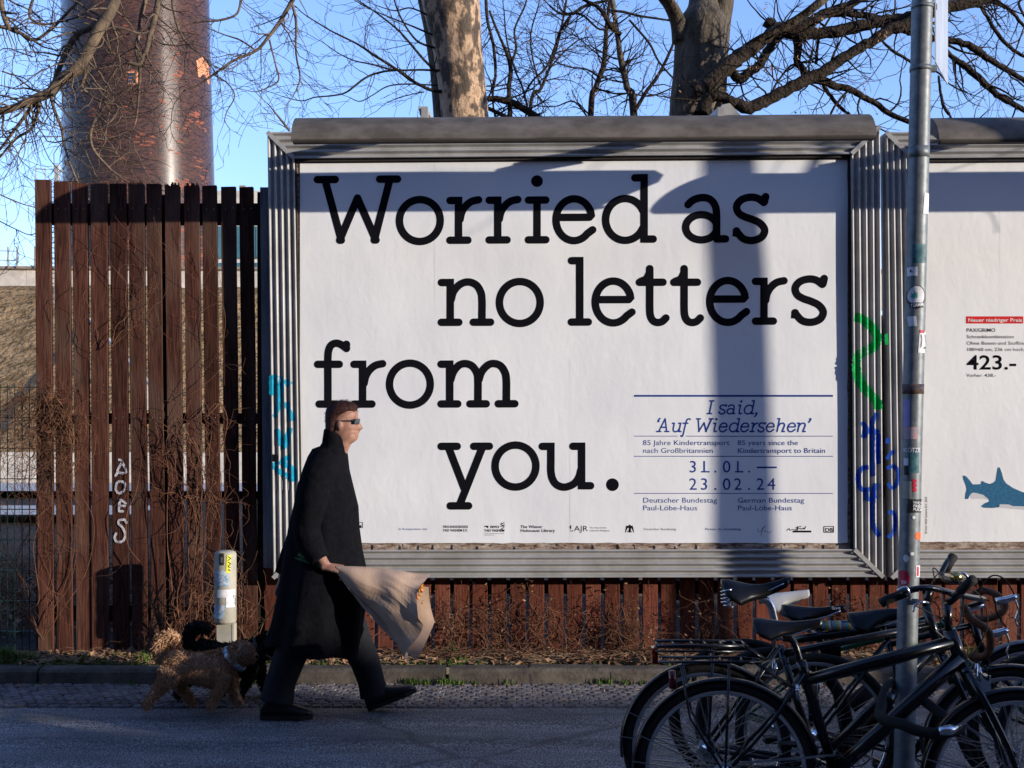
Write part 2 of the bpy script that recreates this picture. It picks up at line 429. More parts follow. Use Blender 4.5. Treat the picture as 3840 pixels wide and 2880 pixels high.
# cobble gutter strip: bed plus single stones
mb = MB(); mb.add([(-60,7.40,ground_z(7.4)-.02),(60,7.40,ground_z(7.4)-.02),(60,8.12,-.012),(-60,8.12,-.012)], [(0,1,2,3)])
pave = struct('pavement', mb, M['soil'])
def stone_mesh(k):
    rr = random.Random(k); b_ = MB(); w, d = .029*rr.uniform(.86,1.04), .026*rr.uniform(.9,1.05); t = .004
    lo = [(-w,-d,-.02),(w,-d,-.02),(w,d,-.02),(-w,d,-.02)]
    j = lambda: rr.uniform(-.003,.003)
    mid = [(x+j(), y+j(), .004) for x, y, _ in lo]
    hi = [(x*.8+j(), y*.78+j(), .011+j()*.5) for x, y, _ in lo]
    b_.add(lo+mid+hi, [(0,1,5,4),(1,2,6,5),(2,3,7,6),(3,0,4,7),(4,5,9,8),(5,6,10,9),(6,7,11,10),(7,4,8,11),(8,9,10,11)])
    return b_
protos = [stone_mesh(k) for k in range(8)]
pm = [p.mesh('cobble_stone', M['cobble']) for p in protos]
rest = MB(); rows = 11; cnt = 0
near = []
for r_ in range(rows):
    y = 7.47 + r_*.0585
    x = -3.6 + (r_ % 2)*.03
    while x < 3.6:
        xx = x + R.uniform(-.003,.003); yy = y + .008*math.sin(x*4)+R.uniform(-.003,.003)
        near.append((yy, xx)); x += .0615
near.sort(key=lambda t: (t[0], abs(t[1])))
for i, (yy, xx) in enumerate(near):
    a = R.uniform(-.12,.12); z = ground_z(yy) + R.uniform(-.003,.003) + .001
    if 2.9 > abs(xx) and cnt < 290:
        o = link('cobble', R.choice(pm), pave, local=True); o.location = (xx, yy, z); o.rotation_euler = (R.uniform(-.05,.05), R.uniform(-.05,.05), a); cnt += 1
    else:
        p = R.choice(protos); ca, sa = math.cos(a), math.sin(a)
        rest.add([(xx+vx*ca-vy*sa, yy+vx*sa+vy*ca, z+vz) for vx, vy, vz in p.v], p.f)
rest.build('cobble_rows', M['cobble'], pave, kind='stuff', local=True)

# kerb of single stones
kerb = MB(); kerb.box((-60,8.095,-.1),(60,8.19,.05)); kerb = struct('kerb', kerb, M['soil'])
kb = MB(); w = .515
prof = [(8.075,-.02),(8.078,.085),(8.092,.104),(8.105,.108),(8.20,.110),(8.20,-.02)]
kb.loft([[(xx, py_, pz_) for py_, pz_ in prof] for xx in (0.002, w-.004)], smooth=False)
km = kb.mesh('kerb_stone', M['concrete'])
for i in range(-9, 10):
    o = link('kerb_stone', km, kerb, local=True)
    o.location = (-3.09+.137+ .519*(i+9)-1.6, R.uniform(-.006,.006), R.uniform(-.006,.004)); o.rotation_euler = (0, R.uniform(-.004,.004), R.uniform(-.004,.004))

# verge and land behind the fences, one sheet with relief
def land_z(x, y):
    if y < 8.22: z = .095
    elif y < 9.0: z = .10+.02*(y-8.22)/.78
    else: z = .12
    z += .018*noise.noise(Vector((x*3, y*3, 1))) * min(1, max(0,(y-8.2)*6))
    if y > 10 and y < 30: z += .12*noise.noise(Vector((x*.7, y*.7, 3)))*(y-10)/20
    return z
mb = MB(); xs = [-400,-120,-40,-15,-8]+[-6+.15*i for i in range(81)]+[8,15,40,120,400]
ys = [8.19,8.25,8.3,8.36,8.42,8.5,8.6,8.7,8.9,9.3,10,11,13,16,20,26,34,44,52,60,80,120,250,900]
n = len(xs)
mb.add([(x, y, land_z(x, y)) for y in ys for x in xs], [(j*n+i, j*n+i+1, (j+1)*n+i+1, (j+1)*n+i) for j in range(len(ys)-1) for i in range(n-1)], True)
struct('ground', mb, M['soil'])
mb = MB(); mb.add([(-400,-400,-.13),(400,-400,-.13),(400,-29.9,-.13),(-400,-29.9,-.13)], [(0,1,2,3)])
struct('far_ground', mb, M['asphalt'])

# railway embankment far behind
M['hill'] = mat('dry_embankment_grass', (.50,.32,.16), .95, 0, .3, 1.3, 1.0, 4.5, spec=0, col2=(.20,.13,.06), dist=.5)
def hill_z(x, y):
    t = max(0, min(1, (y-34)/24)); t = t*t*(3-2*t)
    top = 8.3 if x < -6 else 8.3-.05*(x+6)
    return .14 + t*top*(.94+.1*noise.noise(Vector((x*.12, y*.12, 0)))) + t*.35*noise.noise(Vector((x*.5, y*.5, 7)))
mb = MB(); xs = [-90+1.5*i for i in range(110)]; ys = [33+1.2*i for i in range(23)]+[66,80,150]
n = len(xs)
mb.add([(x, y, hill_z(x, min(y, 60))) for y in ys for x in xs], [(j*n+i, j*n+i+1, (j+1)*n+i+1, (j+1)*n+i) for j in range(len(ys)-1) for i in range(n-1)], True)
struct('embankment', mb, M['hill'])
# pale path strips in front of it
M['pale_path'] = mat('pale_gravel', (.50,.46,.40), .9, 0, .15, 6, .4, 30)
mb = MB()
for y0, y1, x0, x1 in ((28,33.5,-40,-2),(20,22.5,-40,-6)):
    k = 12
    mb.add([(lerp(x0,x1,i/k), y, .31) for y in (y0,y1) for i in range(k+1)], [(i,i+1,i+k+2,i+k+1) for i in range(k)])
struct('path', mb, M['pale_path'])

# ================================================================ FENCES
def plank_mesh(w, h, t=.028, top='flat', seed=0):
    rr = random.Random(seed); b_ = MB(); nz = 8
    rings = []
    for i in range(nz+1):
        z = h*i/nz; dx = .004*noise.noise(Vector((seed*3.1, z*1.3, 0))); c = .003
        if i == nz: pass
        x0, x1 = dx+c*0, dx+w
        rings.append([(x0,c,z),(x0+c,0,z),(x1-c,0,z),(x1,c,z),(x1,t,z),(x0,t,z)])
    if top == 'split':                       # broken top end
        pass
    for k, p in enumerate(rings[-1]):
        rings[-1][k] = (p[0], p[1], p[2]+rr.uniform(-.004,.004))
    b_.loft(rings, smooth=False)
    return b_
def split_top(mb_, w, h, t=.028, seed=0):
    rr = random.Random(seed); x = 0
    while x < w-.004:
        d = rr.uniform(.003,.011); d = min(d, w-x); hh = rr.uniform(.002,.03)
        mb_.box((x, rr.uniform(.001,.008), h-.01),(x+d-.001, t-rr.uniform(.001,.006), h+hh)); x += d

FY = 8.65
tall = thing('wooden_fence', 'tall brown slatted plank fence left of the white billboard', 'fence', (-3.0, FY, .12))
PL = [(130,183,142,201,674,2443,0),(201,254,213,272,681,2446,0),(269,325,285,342,686,2447,0),(339,398,344,407,686,2442,0),
      (410,465,424,485,687,2450,0),(480,532,497,556,694,2452,1),(547,605,567,622,690,2452,0),(616,670,636,693,698,2452,1),
      (689,742,706,763,700,2452,1),(757,811,776,830,696,2452,0),(828,883,845,900,700,2452,0),(897,950,914,966,702,2452,0)]
for i, (tl, tr, bl, br, ty, by, sp) in enumerate(PL):
    Yp = FY + (.012 if i in (2,) else 0) + R.uniform(-.004,.004) + (.03 if i == 11 else 0)
    B = P(bl, by, Yp); T = P(tl, ty, Yp); w = (br-bl)/F*Yp; h = (T-B).length
    q = plank_mesh(w, h, seed=i)
    if sp: split_top(q, w, h, seed=i+40)
    a = math.atan2(T.x-B.x, T.z-B.z)
    me = q.mesh('plank', M['wood_tall'])
    o = link('plank', me, tall, local=True)
    o.matrix_parent_inverse = Matrix.Translation(-Vector(tall.location))
    o.location = B; o.rotation_euler = (0, a, 0)
for y0, y1, x0, x1 in ((762,842,190,990),(1549,1590,150,975),(2270,2330,150,975)):
    mb = MB(); a = P(x0, y0, FY+.031); b_ = P(x1, y1, FY+.031)
    mb.box((a.x, FY+.031, b_.z), (b_.x, FY+.031+.045, a.z)); mb.build('rail', M['wood_rail'], tall)
for x, y0 in ((600, 700),(965, 690)):
    mb = MB(); a = P(x, y0+30, FY+.08); mb.box((a.x, FY+.078, .05), (a.x+.09, FY+.168, a.z)); mb.build('post', M['wood_rail'], tall)
nails = MB()
for i, (tl, tr, bl, br, ty, by, sp) in enumerate(PL):
    for yy in (782, 1568):
        for fx in (.25,.75):
            c = P(lerp(tl,tr,fx)+ (4 if yy < 800 else 9), yy+R.uniform(-3,3), FY-.001); nails.ball(c, .0045, 6, 4, (1,.4,1))
nails.build('nail_heads', M['zinc'], tall)
# spray-painted word on one plank, reading upwards
M['spray_white'] = mat('white_spray_paint', (.62,.62,.66), .7, 0, .35, 60, col2=(.22,.2,.22))
def ribbon(mb_, pts, w, fn, cross=2, k=1):
    """flat painted stroke: pts in pixels, fn(px,py)->world point"""
    n_ = len(pts); vs_ = []
    for i, p in enumerate(pts):
        a = pts[max(0,i-1)]; c = pts[min(n_-1,i+1)]
        tx, ty = c[0]-a[0], c[1]-a[1]; l = math.hypot(tx, ty) or 1; nx, ny = -ty/l, tx/l
        ww = w*(1+.12*math.sin(i*1.7+pts[0][0]))
        if i in (0, n_-1): ww *= .55
        for j in range(cross+1):
            f_ = (j/cross-.5)*ww
            vs_.append(fn(p[0]+nx*f_, p[1]+ny*f_))
    q = cross+1
    mb_.add(vs_, [(i*q+j, i*q+j+1, (i+1)*q+j+1, (i+1)*q+j) for i in range(n_-1) for j in range(cross)])
mb = MB(); k_ = [0]
def on_plank(px, py):
    k_[0] += 0
    return P(px, py, FY-.006 - k_[0]*.0003)
S2 = 2.011
word = [[(890,655),(915,660),(950,745),(885,740),(925,665)],[(890,740),(868,780)],
        [(905,812),(940,830),(935,880),(900,905),(875,880),(880,830),(905,812)],
        [(905,945),(895,1040)],[(905,950),(955,985)],[(900,1000),(950,1000)],[(890,1040),(935,1040)],
        [(955,1135),(940,1105),(900,1108),(895,1135),(925,1165),(945,1220),(925,1265),(880,1270),(865,1235),(880,1200)]]
for st in word:
    k_[0] += 1
    ribbon(mb, catmull([(x/S2, 1400+y/S2) for x, y in st], 5), 9, on_plank)
mb.build('sprayed_letters', M['spray_white'], tall, label='white sprayed letters running up one plank')

low = thing('wooden_fence', 'red-brown plank fence standing under and behind the two billboards', 'fence', (.4, FY+.02, .12))
x = 1693-70.9*10; i = 0; lowm = []
for k in range(5):
    lowm.append(plank_mesh(.1030, 2.26, seed=60+k).mesh('plank', M['wood_low']))
while x < 4700:
    a = P(x+7, 2442, FY+.02)
    o = link('plank', lowm[i % 5], low, local=True); o.matrix_parent_inverse = Matrix.Translation(-Vector(low.location))
    o.location = (a.x+R.uniform(-.002,.002), FY+.02+R.uniform(-.003,.003), .12+R.uniform(-.008,.008)); o.rotation_euler = (0, R.uniform(-.003,.003), 0)
    x += 70.9; i += 1
for z in (.5, 1.15, 2.15):
    mb = MB(); mb.box((-1.65, FY+.052, z), (5.0, FY+.097, z+.09)); mb.build('rail', M['wood_rail'], low)

# green mesh fence at the left edge
M['green_wire'] = mat('green_coated_wire', (.012,.035,.028), .45, 0, .2, 10)
mf = thing('mesh_fence', 'dark green double-wire mesh fence at the left edge of the photo', 'fence', (-4.2, 8.72, .12))
mb = MB(); MY = 8.72
for k in range(9):
    a = P(0, 1452+114.5*k, MY).z
    for dy in (-.007,.007): mb.bar((-5.2, MY+dy, a), (P(146,0,MY).x, MY+dy, a), .006, .006)
mb.build('cross_wire', M['green_wire'], mf)
mb = MB(); z1 = P(0,1440,MY).z
x = P(138,0,MY).x
while x > -5.2:
    mb.bar((x, MY, .1), (x, MY, z1), .005, .005, (0,1,0)); x -= .05
mb.build('upright_wire', M['green_wire'], mf)
mb = MB(); mb.box((P(136,0,MY).x-.001, MY+.01, .05), (P(136,0,MY).x+.04, MY+.05, z1+.02)); mb.build('post', M['green_wire'], mf)

# ================================================================ BILLBOARDS
BY = 8.54
def frame_u(t):        # how far the corrugated frame stands in front of the paper
    if t < .04 or t > .97: return .05
    return .040 + .0125*math.cos(2*PI*(4.2*t-.12))
def lerp2(a, b, t): return (lerp(a[0], b[0], t), lerp(a[1], b[1], t))
def proj(px, py, u):   # pixel on paper plane pushed u metres towards the street
    p = P(px, py, BY); return Vector((p.x, p.y-u, p.z))
TS = [0,.02,.04]+[.06+.0165*i for i in range(56)]+[.985,1.0]
def frame_side(name, O0, O1, I0, I1, parent):
    mb = MB(); vs = []; k = 10
    tt = [None]+TS+[None]
    for t in tt:
        tv = 0 if t is None and not vs else (1 if t is None else t)
        u = (-.09 if not vs else .0) if t is None else frame_u(t)
        a = lerp2(O0, I0, tv); b_ = lerp2(O1, I1, tv)
        for i in range(k+1):
            f_ = i/k
            q = lerp2(a, b_, f_); vs.append(proj(q[0], q[1], u + .0012*math.sin(f_*9+tv*5)))
    n_ = k+1
    mb.add(vs, [(j*n_+i, j*n_+i+1, (j+1)*n_+i+1, (j+1)*n_+i) for j in range(len(tt)-1) for i in range(k)], True)
    return mb.build(name, M['alu'], parent)
def board(label, dx, hood_px, cat='billboard'):
    sh = lambda p: (p[0]+dx, p[1])
    O = [sh(p) for p in ((1008,502),(3291,483),(3304,2161),(1030,2165))]
    I = [sh(p) for p in ((1107,599),(3186,583),(3197,2058),(1129,2062))]
    t = thing('billboard', label, cat, P((O[0][0]+O[2][0])/2, 2165, BY+.02))
    mb = MB()
    a = [proj(*p, -.002) for p in (sh((1030,520)), sh((3280,505)), sh((3290,2140)), sh((1040,2145)))]
    b_ = [v+Vector((0,.075,0)) for v in a]
    mb.hexa([b_[3], b_[2], b_[1], b_[0]][::1], [a[3], a[2], a[1], a[0]]); mb.build('backing_board', M['board'], t)
    for nm, i in (('frame_top',0),('frame_right',1),('frame_bottom',2),('frame_left',3)):
        j = (i+1) % 4; frame_side(nm, O[i], O[j], I[i], I[j], t)
    # mitre strips over the corners and dark joint lines
    for i in range(4):
        o_, n_ = O[i], I[i]; mb = MB()
        p0 = proj(*o_, .054); p1 = proj(*n_, .054); mb.bar(p0, p1, .028, .006, (0,1,0))
        mb.build('corner_strip', M['alu'], t)
    # inner dark rebate
    w = 9
    for (x0,y0),(x1,y1) in (((I[0][0]-3,I[0][1]+5),(I[1][0]+3,I[1][1]+5)),((I[1][0]-5,I[1][1]),(I[2][0]-5,I[2][1])),((I[0][0]+3,I[0][1]),(I[3][0]+3,I[3][1]))):
        mb = MB(); mb.bar(proj(x0,y0,.014), proj(x1,y1,.014), .02 if abs(x1-x0)>100 else .012, .024, (0,1,0)); mb.build('inner_rebate', M['dark_gap'], t)
    # hood
    x0, x1 = hood_px
    Bt = (.60,3.580); prof = [(.573,3.540),(.60,3.581)]
    T0 = (.60,3.581); F0 = (.80,3.405)
    arc = []
    for k in range(1,11):
        a_ = k/10*PI/2
        su, cz = math.sin(a_), math.cos(a_); li = k/10
        arc.append((T0[0]+(F0[0]-T0[0])*lerp(li, su, .72), F0[1]+(T0[1]-F0[1])*lerp(1-li, cz, .72)))
    prof = [(.573,3.540),T0]+arc+[(.794,3.396),(.786,3.400),(.588,3.497)]
    mb = MB(); rings = []
    for i in range(13):
        xx = lerp(x0, x1, i/12)
        rings.append([(xx, BY-u, z-.010-.024*(1-i/12)+.0015*math.sin(i*1.3)) for u, z in prof])
    mb.loft(rings, smooth=False)
    h = mb.build('hood', M['alu_dirty'], t)
    mb = MB(); mb.hexa([(x0+.01,BY-.795,3.351),(x1-.01,BY-.795,3.375),(x1-.01,BY-.74,3.375),(x0+.01,BY-.74,3.351)],[(x0+.01,BY-.795,3.364),(x1-.01,BY-.795,3.388),(x1-.01,BY-.74,3.388),(x0+.01,BY-.74,3.364)]); mb.build('underside_shade', M['dark_gap'], t)  # dark strip standing for the shade under the hood's lip, no lamp
    for ax in (x0+.80, x1-.92):
        mb = MB()
        mb.hexa([(ax-.02,BY+.06,3.60),(ax+.02,BY+.06,3.60),(ax+.02,BY-.66,3.535),(ax-.02,BY-.66,3.535)],
                [(ax-.02,BY+.06,3.67),(ax+.02,BY+.06,3.67),(ax+.02,BY-.66,3.60),(ax-.02,BY-.66,3.60)])
        mb.build('hood_arm', M['alu'], t)
    mb = MB(); ax = x0+.80
    mb.hexa([(ax-.03,BY-.62,3.56),(ax+.03,BY-.62,3.56),(ax+.03,BY-.57,3.56),(ax-.03,BY-.57,3.56)],
            [(ax-.045,BY-.62,3.615),(ax+.015,BY-.62,3.615),(ax+.015,BY-.57,3.615),(ax-.045,BY-.57,3.615)])
    mb.build('arm_bracket', M['alu'], t)
    mb = MB(); ax = x1-.88
    mb.hexa([(ax-.03,BY-.62,3.56),(ax+.09,BY-.62,3.56),(ax+.09,BY-.45,3.56),(ax-.03,BY-.45,3.56)],
            [(ax-.03,BY-.62,3.625),(ax+.02,BY-.62,3.635),(ax+.02,BY-.45,3.635),(ax-.03,BY-.45,3.625)])
    mb.build('lamp_box', M['alu'], t)
    return t
b1 = board('billboard with white poster reading Worried as no letters from you', 0, (-1.338, 2.207))
b2 = board('billboard cut by the right edge, its poster showing a blue toy shark', 2306, (2.585, 6.13))

# grey side plank of the first board
mb = MB()
q = [P(975,702,BY-.01), P(1012,702,BY-.01), P(1030,2130,BY-.01), P(988,2130,BY-.01)]
M['grey_wood'] = wood_mat('grey_painted_plank', (.15,.15,.16), (.075,.075,.085), (.2,.2,.2))
mb.hexa([q[3]+Vector((0,.05,0)), q[2]+Vector((0,.05,0)), q[1]+Vector((0,.05,0)), q[0]+Vector((0,.05,0))], [q[3], q[2], q[1], q[0]])
mb.build('side_plank', M['grey_wood'], b1, label='grey painted plank along the left side')

# ---- poster sheets
def sheets(t, xs, ys, m, dx=0, ragged=True):
    res = []
    for j in range(len(ys)-1):
        for i in range(len(xs)-1):
            mb = MB(); nx, ny = 14, 12; vs = []
            base = .0035 + .0004*((i+j) % 2)
            for b_ in range(ny+1):
                for a in range(nx+1):
                    fx, fy = a/nx, b_/ny
                    px_ = lerp(xs[i]-(3 if i else 0), xs[i+1], fx); py_ = lerp(ys[j], ys[j+1]+(3 if j == 0 else 0), fy)
                    py_ += (1-(px_-dx-1125)/2000)*12*(1-(py_-600)/1440) - 4     # slight rise to the right at the top
                    if j == len(ys)-2 and b_ == ny and ragged: py_ += 3*noise.noise(Vector((px_*.02, 3, 0)))+1.5*noise.noise(Vector((px_*.1, 3, 0)))
                    u = base + .0004*noise.noise(Vector((px_*.0045, py_*.0045, j*5+i*3)))
                    if a == nx and px_ > xs[-1]-2: px_ += 3*noise.noise(Vector((0, py_*.01, 5)))
                    vs.append(proj(px_, py_, u))
            n_ = nx+1
            mb.add(vs, [(q_*n_+p_, q_*n_+p_+1, (q_+1)*n_+p_+1, (q_+1)*n_+p_) for q_ in range(ny) for p_ in range(nx)], True)
            res.append(mb.build('poster_sheet', m, t))
    return res
sheets(b1, (1125,1632,2140,2640,3178), (604,1339,2040), M['paper'])
sheets(b2, (1125+2306,3750,4260,4760,5480), (596,1339,2036), M['paper2'], 2306)

# ---- stroke letters (round-ended slab), units = photograph pixels at headline size, baseline 0
def arc_pts(cx, cy, rx, ry, a0, a1, n_=22):
    return [(cx+rx*math.cos(math.radians(lerp(a0,a1,i/n_))), cy+ry*math.sin(math.radians(lerp(a0,a1,i/n_)))) for i in range(n_+1)]
C = catmull
G = {
 'W': [([(14,242),(81,242)],''),([(247.5,242),(314.5,242)],''),([(42.5,242),(104,14)],''),([(98,14),(164.5,172)],''),([(164.5,172),(234,14)],''),([(228,14),(286,242)],'')],
 'o': [(arc_pts(91,88,76.5,78.7,90,450,40),'c')],
 'r': [([(14,163),(46,163)],'s'),([(46,177),(46,14)],'b'),([(14,14),(81,14)],''),(C([(52,92),(58,118),(73,142),(95,159),(121,165)],6),'')],
 'i': [([(14,163),(79,163)],''),([(46,177),(46,14)],'b'),([(14,14),(79,14)],''),([(46,234)],'d22')],
 'e': [([(18,97),(140,97)],''),([(140,97)]+arc_pts(82,88,67.5,78.5,12,318,34)+[(152,50)],'')],
 'd': [(arc_pts(88,88,73.4,78.5,25,335,34),''),([(124,244),(159,244)],'s'),([(159,258),(159,0)],'b'),([(159,14),(193,14)],'')],
 'a': [(arc_pts(73.3,57.7,58.7,47.3,15,345,30),''),(C([(130,8),(130,105),(125,138),(108,161),(84,169),(58,166),(38,157),(23,143)],5),'a'),([(130,14),(163.6,14)],'')],
 's': [([(122,168),(119,150)],''),([(126,172),(121,152)],''),(C([(118,150),(95,166),(66,170),(34,160),(17,137),(24,112),(47,97),(75,87),(105,72),(122,48),(114,24),(92,11),(66,8),(42,15),(24,33),(16,44)],5),''),([(15,22),(17,44)],'a')],
 'l': [([(14,244),(45,244)],'s'),([(45,258),(45,14)],'b'),([(14,14),(77,14)],'')],
 'n': [([(14,163),(47,163)],'s'),([(47,177),(47,14)],'b'),([(14,14),(79,14)],''),(C([(51,100),(60,130),(84,156),(115,165),(145,153),(162,125),(166,95),(166,50),(166,14)],5),''),([(134,14),(198,14)],'')],
 't': [([(14,161),(102,161)],''),(C([(52.5,212),(52.5,140),(52.5,60),(56,32),(66,16),(82,10),(99,14),(113,27)],5),''),(C([(20,165),(40,174),(52,196)],4),'')],
 'f': [([(14,163),(95,163)],''),(C([(52.4,0),(52.4,100),(52.4,190),(57,221),(68,237),(85,242),(103,236),(122,222)],5),'a'),([(122,238),(121,223)],''),([(20,14),(84,14)],'')],
 'm': [([(14,163),(46,163)],'s'),([(46,177),(46,14)],'b'),([(14,14),(76,14)],''),(C([(50,105),(60,134),(80,158),(104,165),(130,156),(148,130),(152,100),(152,50),(152,14)],5),''),([(122.6,14),(182.7,14)],''),
       (C([(156,105),(166,134),(188,158),(211,165),(237,156),(254,130),(258.6,100),(258.6,50),(258.6,14)],5),''),([(229,14),(290,14)],'')],
 'y': [([(14,162),(74,162)],''),([(136.5,162),(194.4,162)],''),([(40,162),(100,6)],''),([(170,162),(82,-61)],''),([(48.5,-61),(116.5,-61)],'')],
 'u': [([(14,162),(46,162)],'s'),(C([(46,176),(46,110),(46,70),(52,40),(68,18),(97,9),(130,20),(150,44),(158,72)],5),'a'),([(129,162),(161,162)],'s'),([(161,176),(161,0)],'b'),([(161,14),(194.6,14)],'')],
 '.': [([(24,18.4)],'d24')],
 'I': [([(10,244),(86,244)],''),([(48,256),(48,14)],'b'),([(10,14),(86,14)],'')],
 'A': [([(48,14),(118,244)],''),([(118,244),(192,14)],''),([(10,14),(84,14)],''),([(158,14),(230,14)],''),([(76,90),(165,90)],'')],
 'h': [([(14,244),(47,244)],'s'),([(47,258),(47,4)],'b'),(C([(51,100),(60,130),(84,156),(115,165),(145,153),(160,125),(152,80),(140,20)],5),''),([(140,14),(180,14)],'')],
 'N': [([(14,163),(47,163)],'s'),([(47,177),(47,4)],'b'),(C([(51,100),(60,130),(84,156),(115,165),(145,153),(160,125),(152,80),(140,20)],5),''),([(140,14),(180,14)],'')],
 'j': [([(14,163),(46,163)],'s'),(C([(46,177),(46,60),(50,24),(68,10),(90,22)],5),'a'),([(46,234)],'d22')],
 'F': [([(14,163),(100,163)],''),(C([(20,-62),(30,-74),(48,-70),(56,-40),(60,60),(66,190),(78,228),(104,242),(130,232)],5),'')],
 ',': [(C([(30,24),(34,4),(10,-40)],4),''),([(28,20)],'d22')],
 "'": [(C([(30,238),(34,218),(10,180)],4),''),([(28,236)],'d22')],
 '`': [(C([(24,196),(20,216),(44,250)],4),''),([(26,200)],'d22')],
}
def stroke_mesh(mb, glyph, x, base, s, w, fn, shear=0, slope=0):
    k = [0]
    T = lambda p: (x + (p[0]+p[1]*shear)*s, base - p[1]*s - slope*(p[0]*s))
    for n_, (pts, fl) in enumerate(G[glyph]):
        d = .0001*n_
        f2 = lambda a, b_: fn(a, b_, d)
        if fl[:1] == 'd':
            c = T(pts[0]); r_ = float(fl[1:])*s
            mb.poly([f2(c[0]+r_*math.cos(2*PI*i/24), c[1]+r_*math.sin(2*PI*i/24)) for i in range(24)][::-1]); continue
        q = [T(p) for p in pts]; hw = w/2; m_ = len(q); L_ = []; R_ = []
        closed = fl == 'c'
        for i, p in enumerate(q):
            if closed and i == m_-1: break
            a = q[(i-1) % (m_-1)] if closed else q[max(0,i-1)]; c = q[(i+1) % (m_-1)] if closed else q[min(m_-1,i+1)]
            tx, ty = c[0]-a[0], c[1]-a[1]; l = math.hypot(tx,ty); tx /= l; ty /= l
            px_, py_ = p
            if i == m_-1 and fl == 's': px_ += tx*hw; py_ += ty*hw
            L_.append((px_-ty*hw, py_+tx*hw)); R_.append((px_+ty*hw, py_-tx*hw))
        vs = [f2(*p) for pr in zip(L_, R_) for p in pr]; n2 = len(L_)
        fs = [(2*i, 2*i+1, 2*i+3, 2*i+2) for i in range(n2-1)]
        if closed: fs.append((2*n2-2, 2*n2-1, 1, 0))
        mb.add(vs, fs)
        if closed: continue
        for e_, flag in ((0,'ab'),(m_-1,'sb')):
            if fl and fl in flag: continue
            p = q[e_]; nb = q[1] if e_ == 0 else q[m_-2]; a0 = math.atan2(p[1]-nb[1], p[0]-nb[0])
            arc_ = [(p[0]+hw*math.cos(a0-PI/2+PI*i/10), p[1]+hw*math.sin(a0-PI/2+PI*i/10)) for i in range(11)]
            mb.poly([f2(*a) for a in arc_][::-1])
def on_paper(px, py, d=0): return proj(px, py, .0047+d)
SL = .0065
lines = [('W',1176.5,916),('o',1483.6,916),('r',1673.6,915.5),('r',1820.5,914.5),('i',1967.7,914),('e',2070.4,913),('d',2256.3,912),('a',2556.5,911),('s',2745,910.5),
 ('n',1641.6,1223),('o',1858.2,1223),('l',2129,1222),('e',2217.7,1221),('t',2384,1220),('t',2512.9,1220),('e',2646.7,1219),('r',2818.5,1218.5),('s',2964.6,1217),
 ('f',1177.7,1529.5),('r',1314,1529.5),('o',1446.2,1529),('m',1640.7,1529),('y',1640.8,1836),('o',1842.2,1836),('u',2019.9,1836),('.',2272.5,1836)]
for ch, x, base in lines:
    mb = MB(); stroke_mesh(mb, ch, x, base, 1.0, 28.5, on_paper, 0, SL if base < 1000 else SL*.5)
    mb.build('headline_letter', M['black_ink'], b1)

# ---- small type from the built-in font
def text_mb(body, px, py, size, fn=on_paper, bold=0, align='LEFT', xs=1.0, rot=0, shear=0, track=1.0, lay=0.0):
    """size = height in pixels of an upper-case letter; py = baseline"""
    cu = bpy.data.curves.new('t', 'FONT'); cu.body = body; cu.size = 1; cu.resolution_u = 3; cu.align_x = align
    cu.offset = bold; cu.shear = shear; cu.space_character = track
    o = bpy.data.objects.new('t', cu); COL.objects.link(o)
    dg = bpy.context.evaluated_depsgraph_get(); me = bpy.data.meshes.new_from_object(o.evaluated_get(dg))
    k = size/.729
    ca, sa = math.cos(rot), math.sin(rot)
    vs = []
    for v in me.vertices:
        a, b_ = v.co.x*k*xs, -v.co.y*k
        vs.append(fn(px+a*ca-b_*sa, py+a*sa+b_*ca, lay))
    fs = [tuple(p.vertices) for p in me.polygons]
    bpy.data.objects.remove(o); bpy.data.curves.remove(cu); bpy.data.meshes.remove(me)
    mb = MB(); mb.add(vs, fs); return mb
def put(items, name, m, parent, fn=on_paper, label=None):
    mb = MB()
    for it in items:
        q = text_mb(*it[:4], fn=fn, **(it[4] if len(it) > 4 else {})); mb.add(q.v, q.f)
    return mb.build(name, m, parent, label=label)
def rect(mb, x0, y0, x1, y1, fn=on_paper, d=0):
    mb.poly([fn(x0,y1,d), fn(x1,y1,d), fn(x1,y0,d), fn(x0,y0,d)])
mb = MB()
rect(mb, 2377,1481,3123,1488)
for y, segs in ((1635.5,((2377,2540),(2572,3123))),(1711,((2377,3123),)),(1850,((2377,3123),))):
    for a, c in segs: rect(mb, a, y-1.2, c, y+1.2)
mb.build('printed_rule', M['blue_ink'], b1)
def zx(v): return 2420+v/3.352
ital = [('I',zx(768),1554),('s',zx(908),1554),('a',zx(1008),1554),('j',zx(1140),1554),('d',zx(1222),1554),(',',zx(1372),1554)]
ital += [("`",zx(118),1621),('A',zx(132),1621),('u',zx(308),1621),('F',zx(440),1621),('W',zx(600),1621),('j',zx(828),1621),('e',zx(908),1621),('d',zx(1036),1621),
         ('e',zx(1178),1621),('r',zx(1304),1621),('s',zx(1398),1621),('e',zx(1500),1621),('h',zx(1620),1621),('e',zx(1768),1621),('N',zx(1880),1621),("'",zx(2020),1621)]
mb = MB()
for ch, x, base in ital: stroke_mesh(mb, ch, x, base, .208*1.0, 5.6, on_paper, .2)
mb.build('exhibition_title', M['blue_ink'], b1)
ZS = 2.212
def z1(x, y): return 2300+x/ZS, 1400+y/ZS
small = []
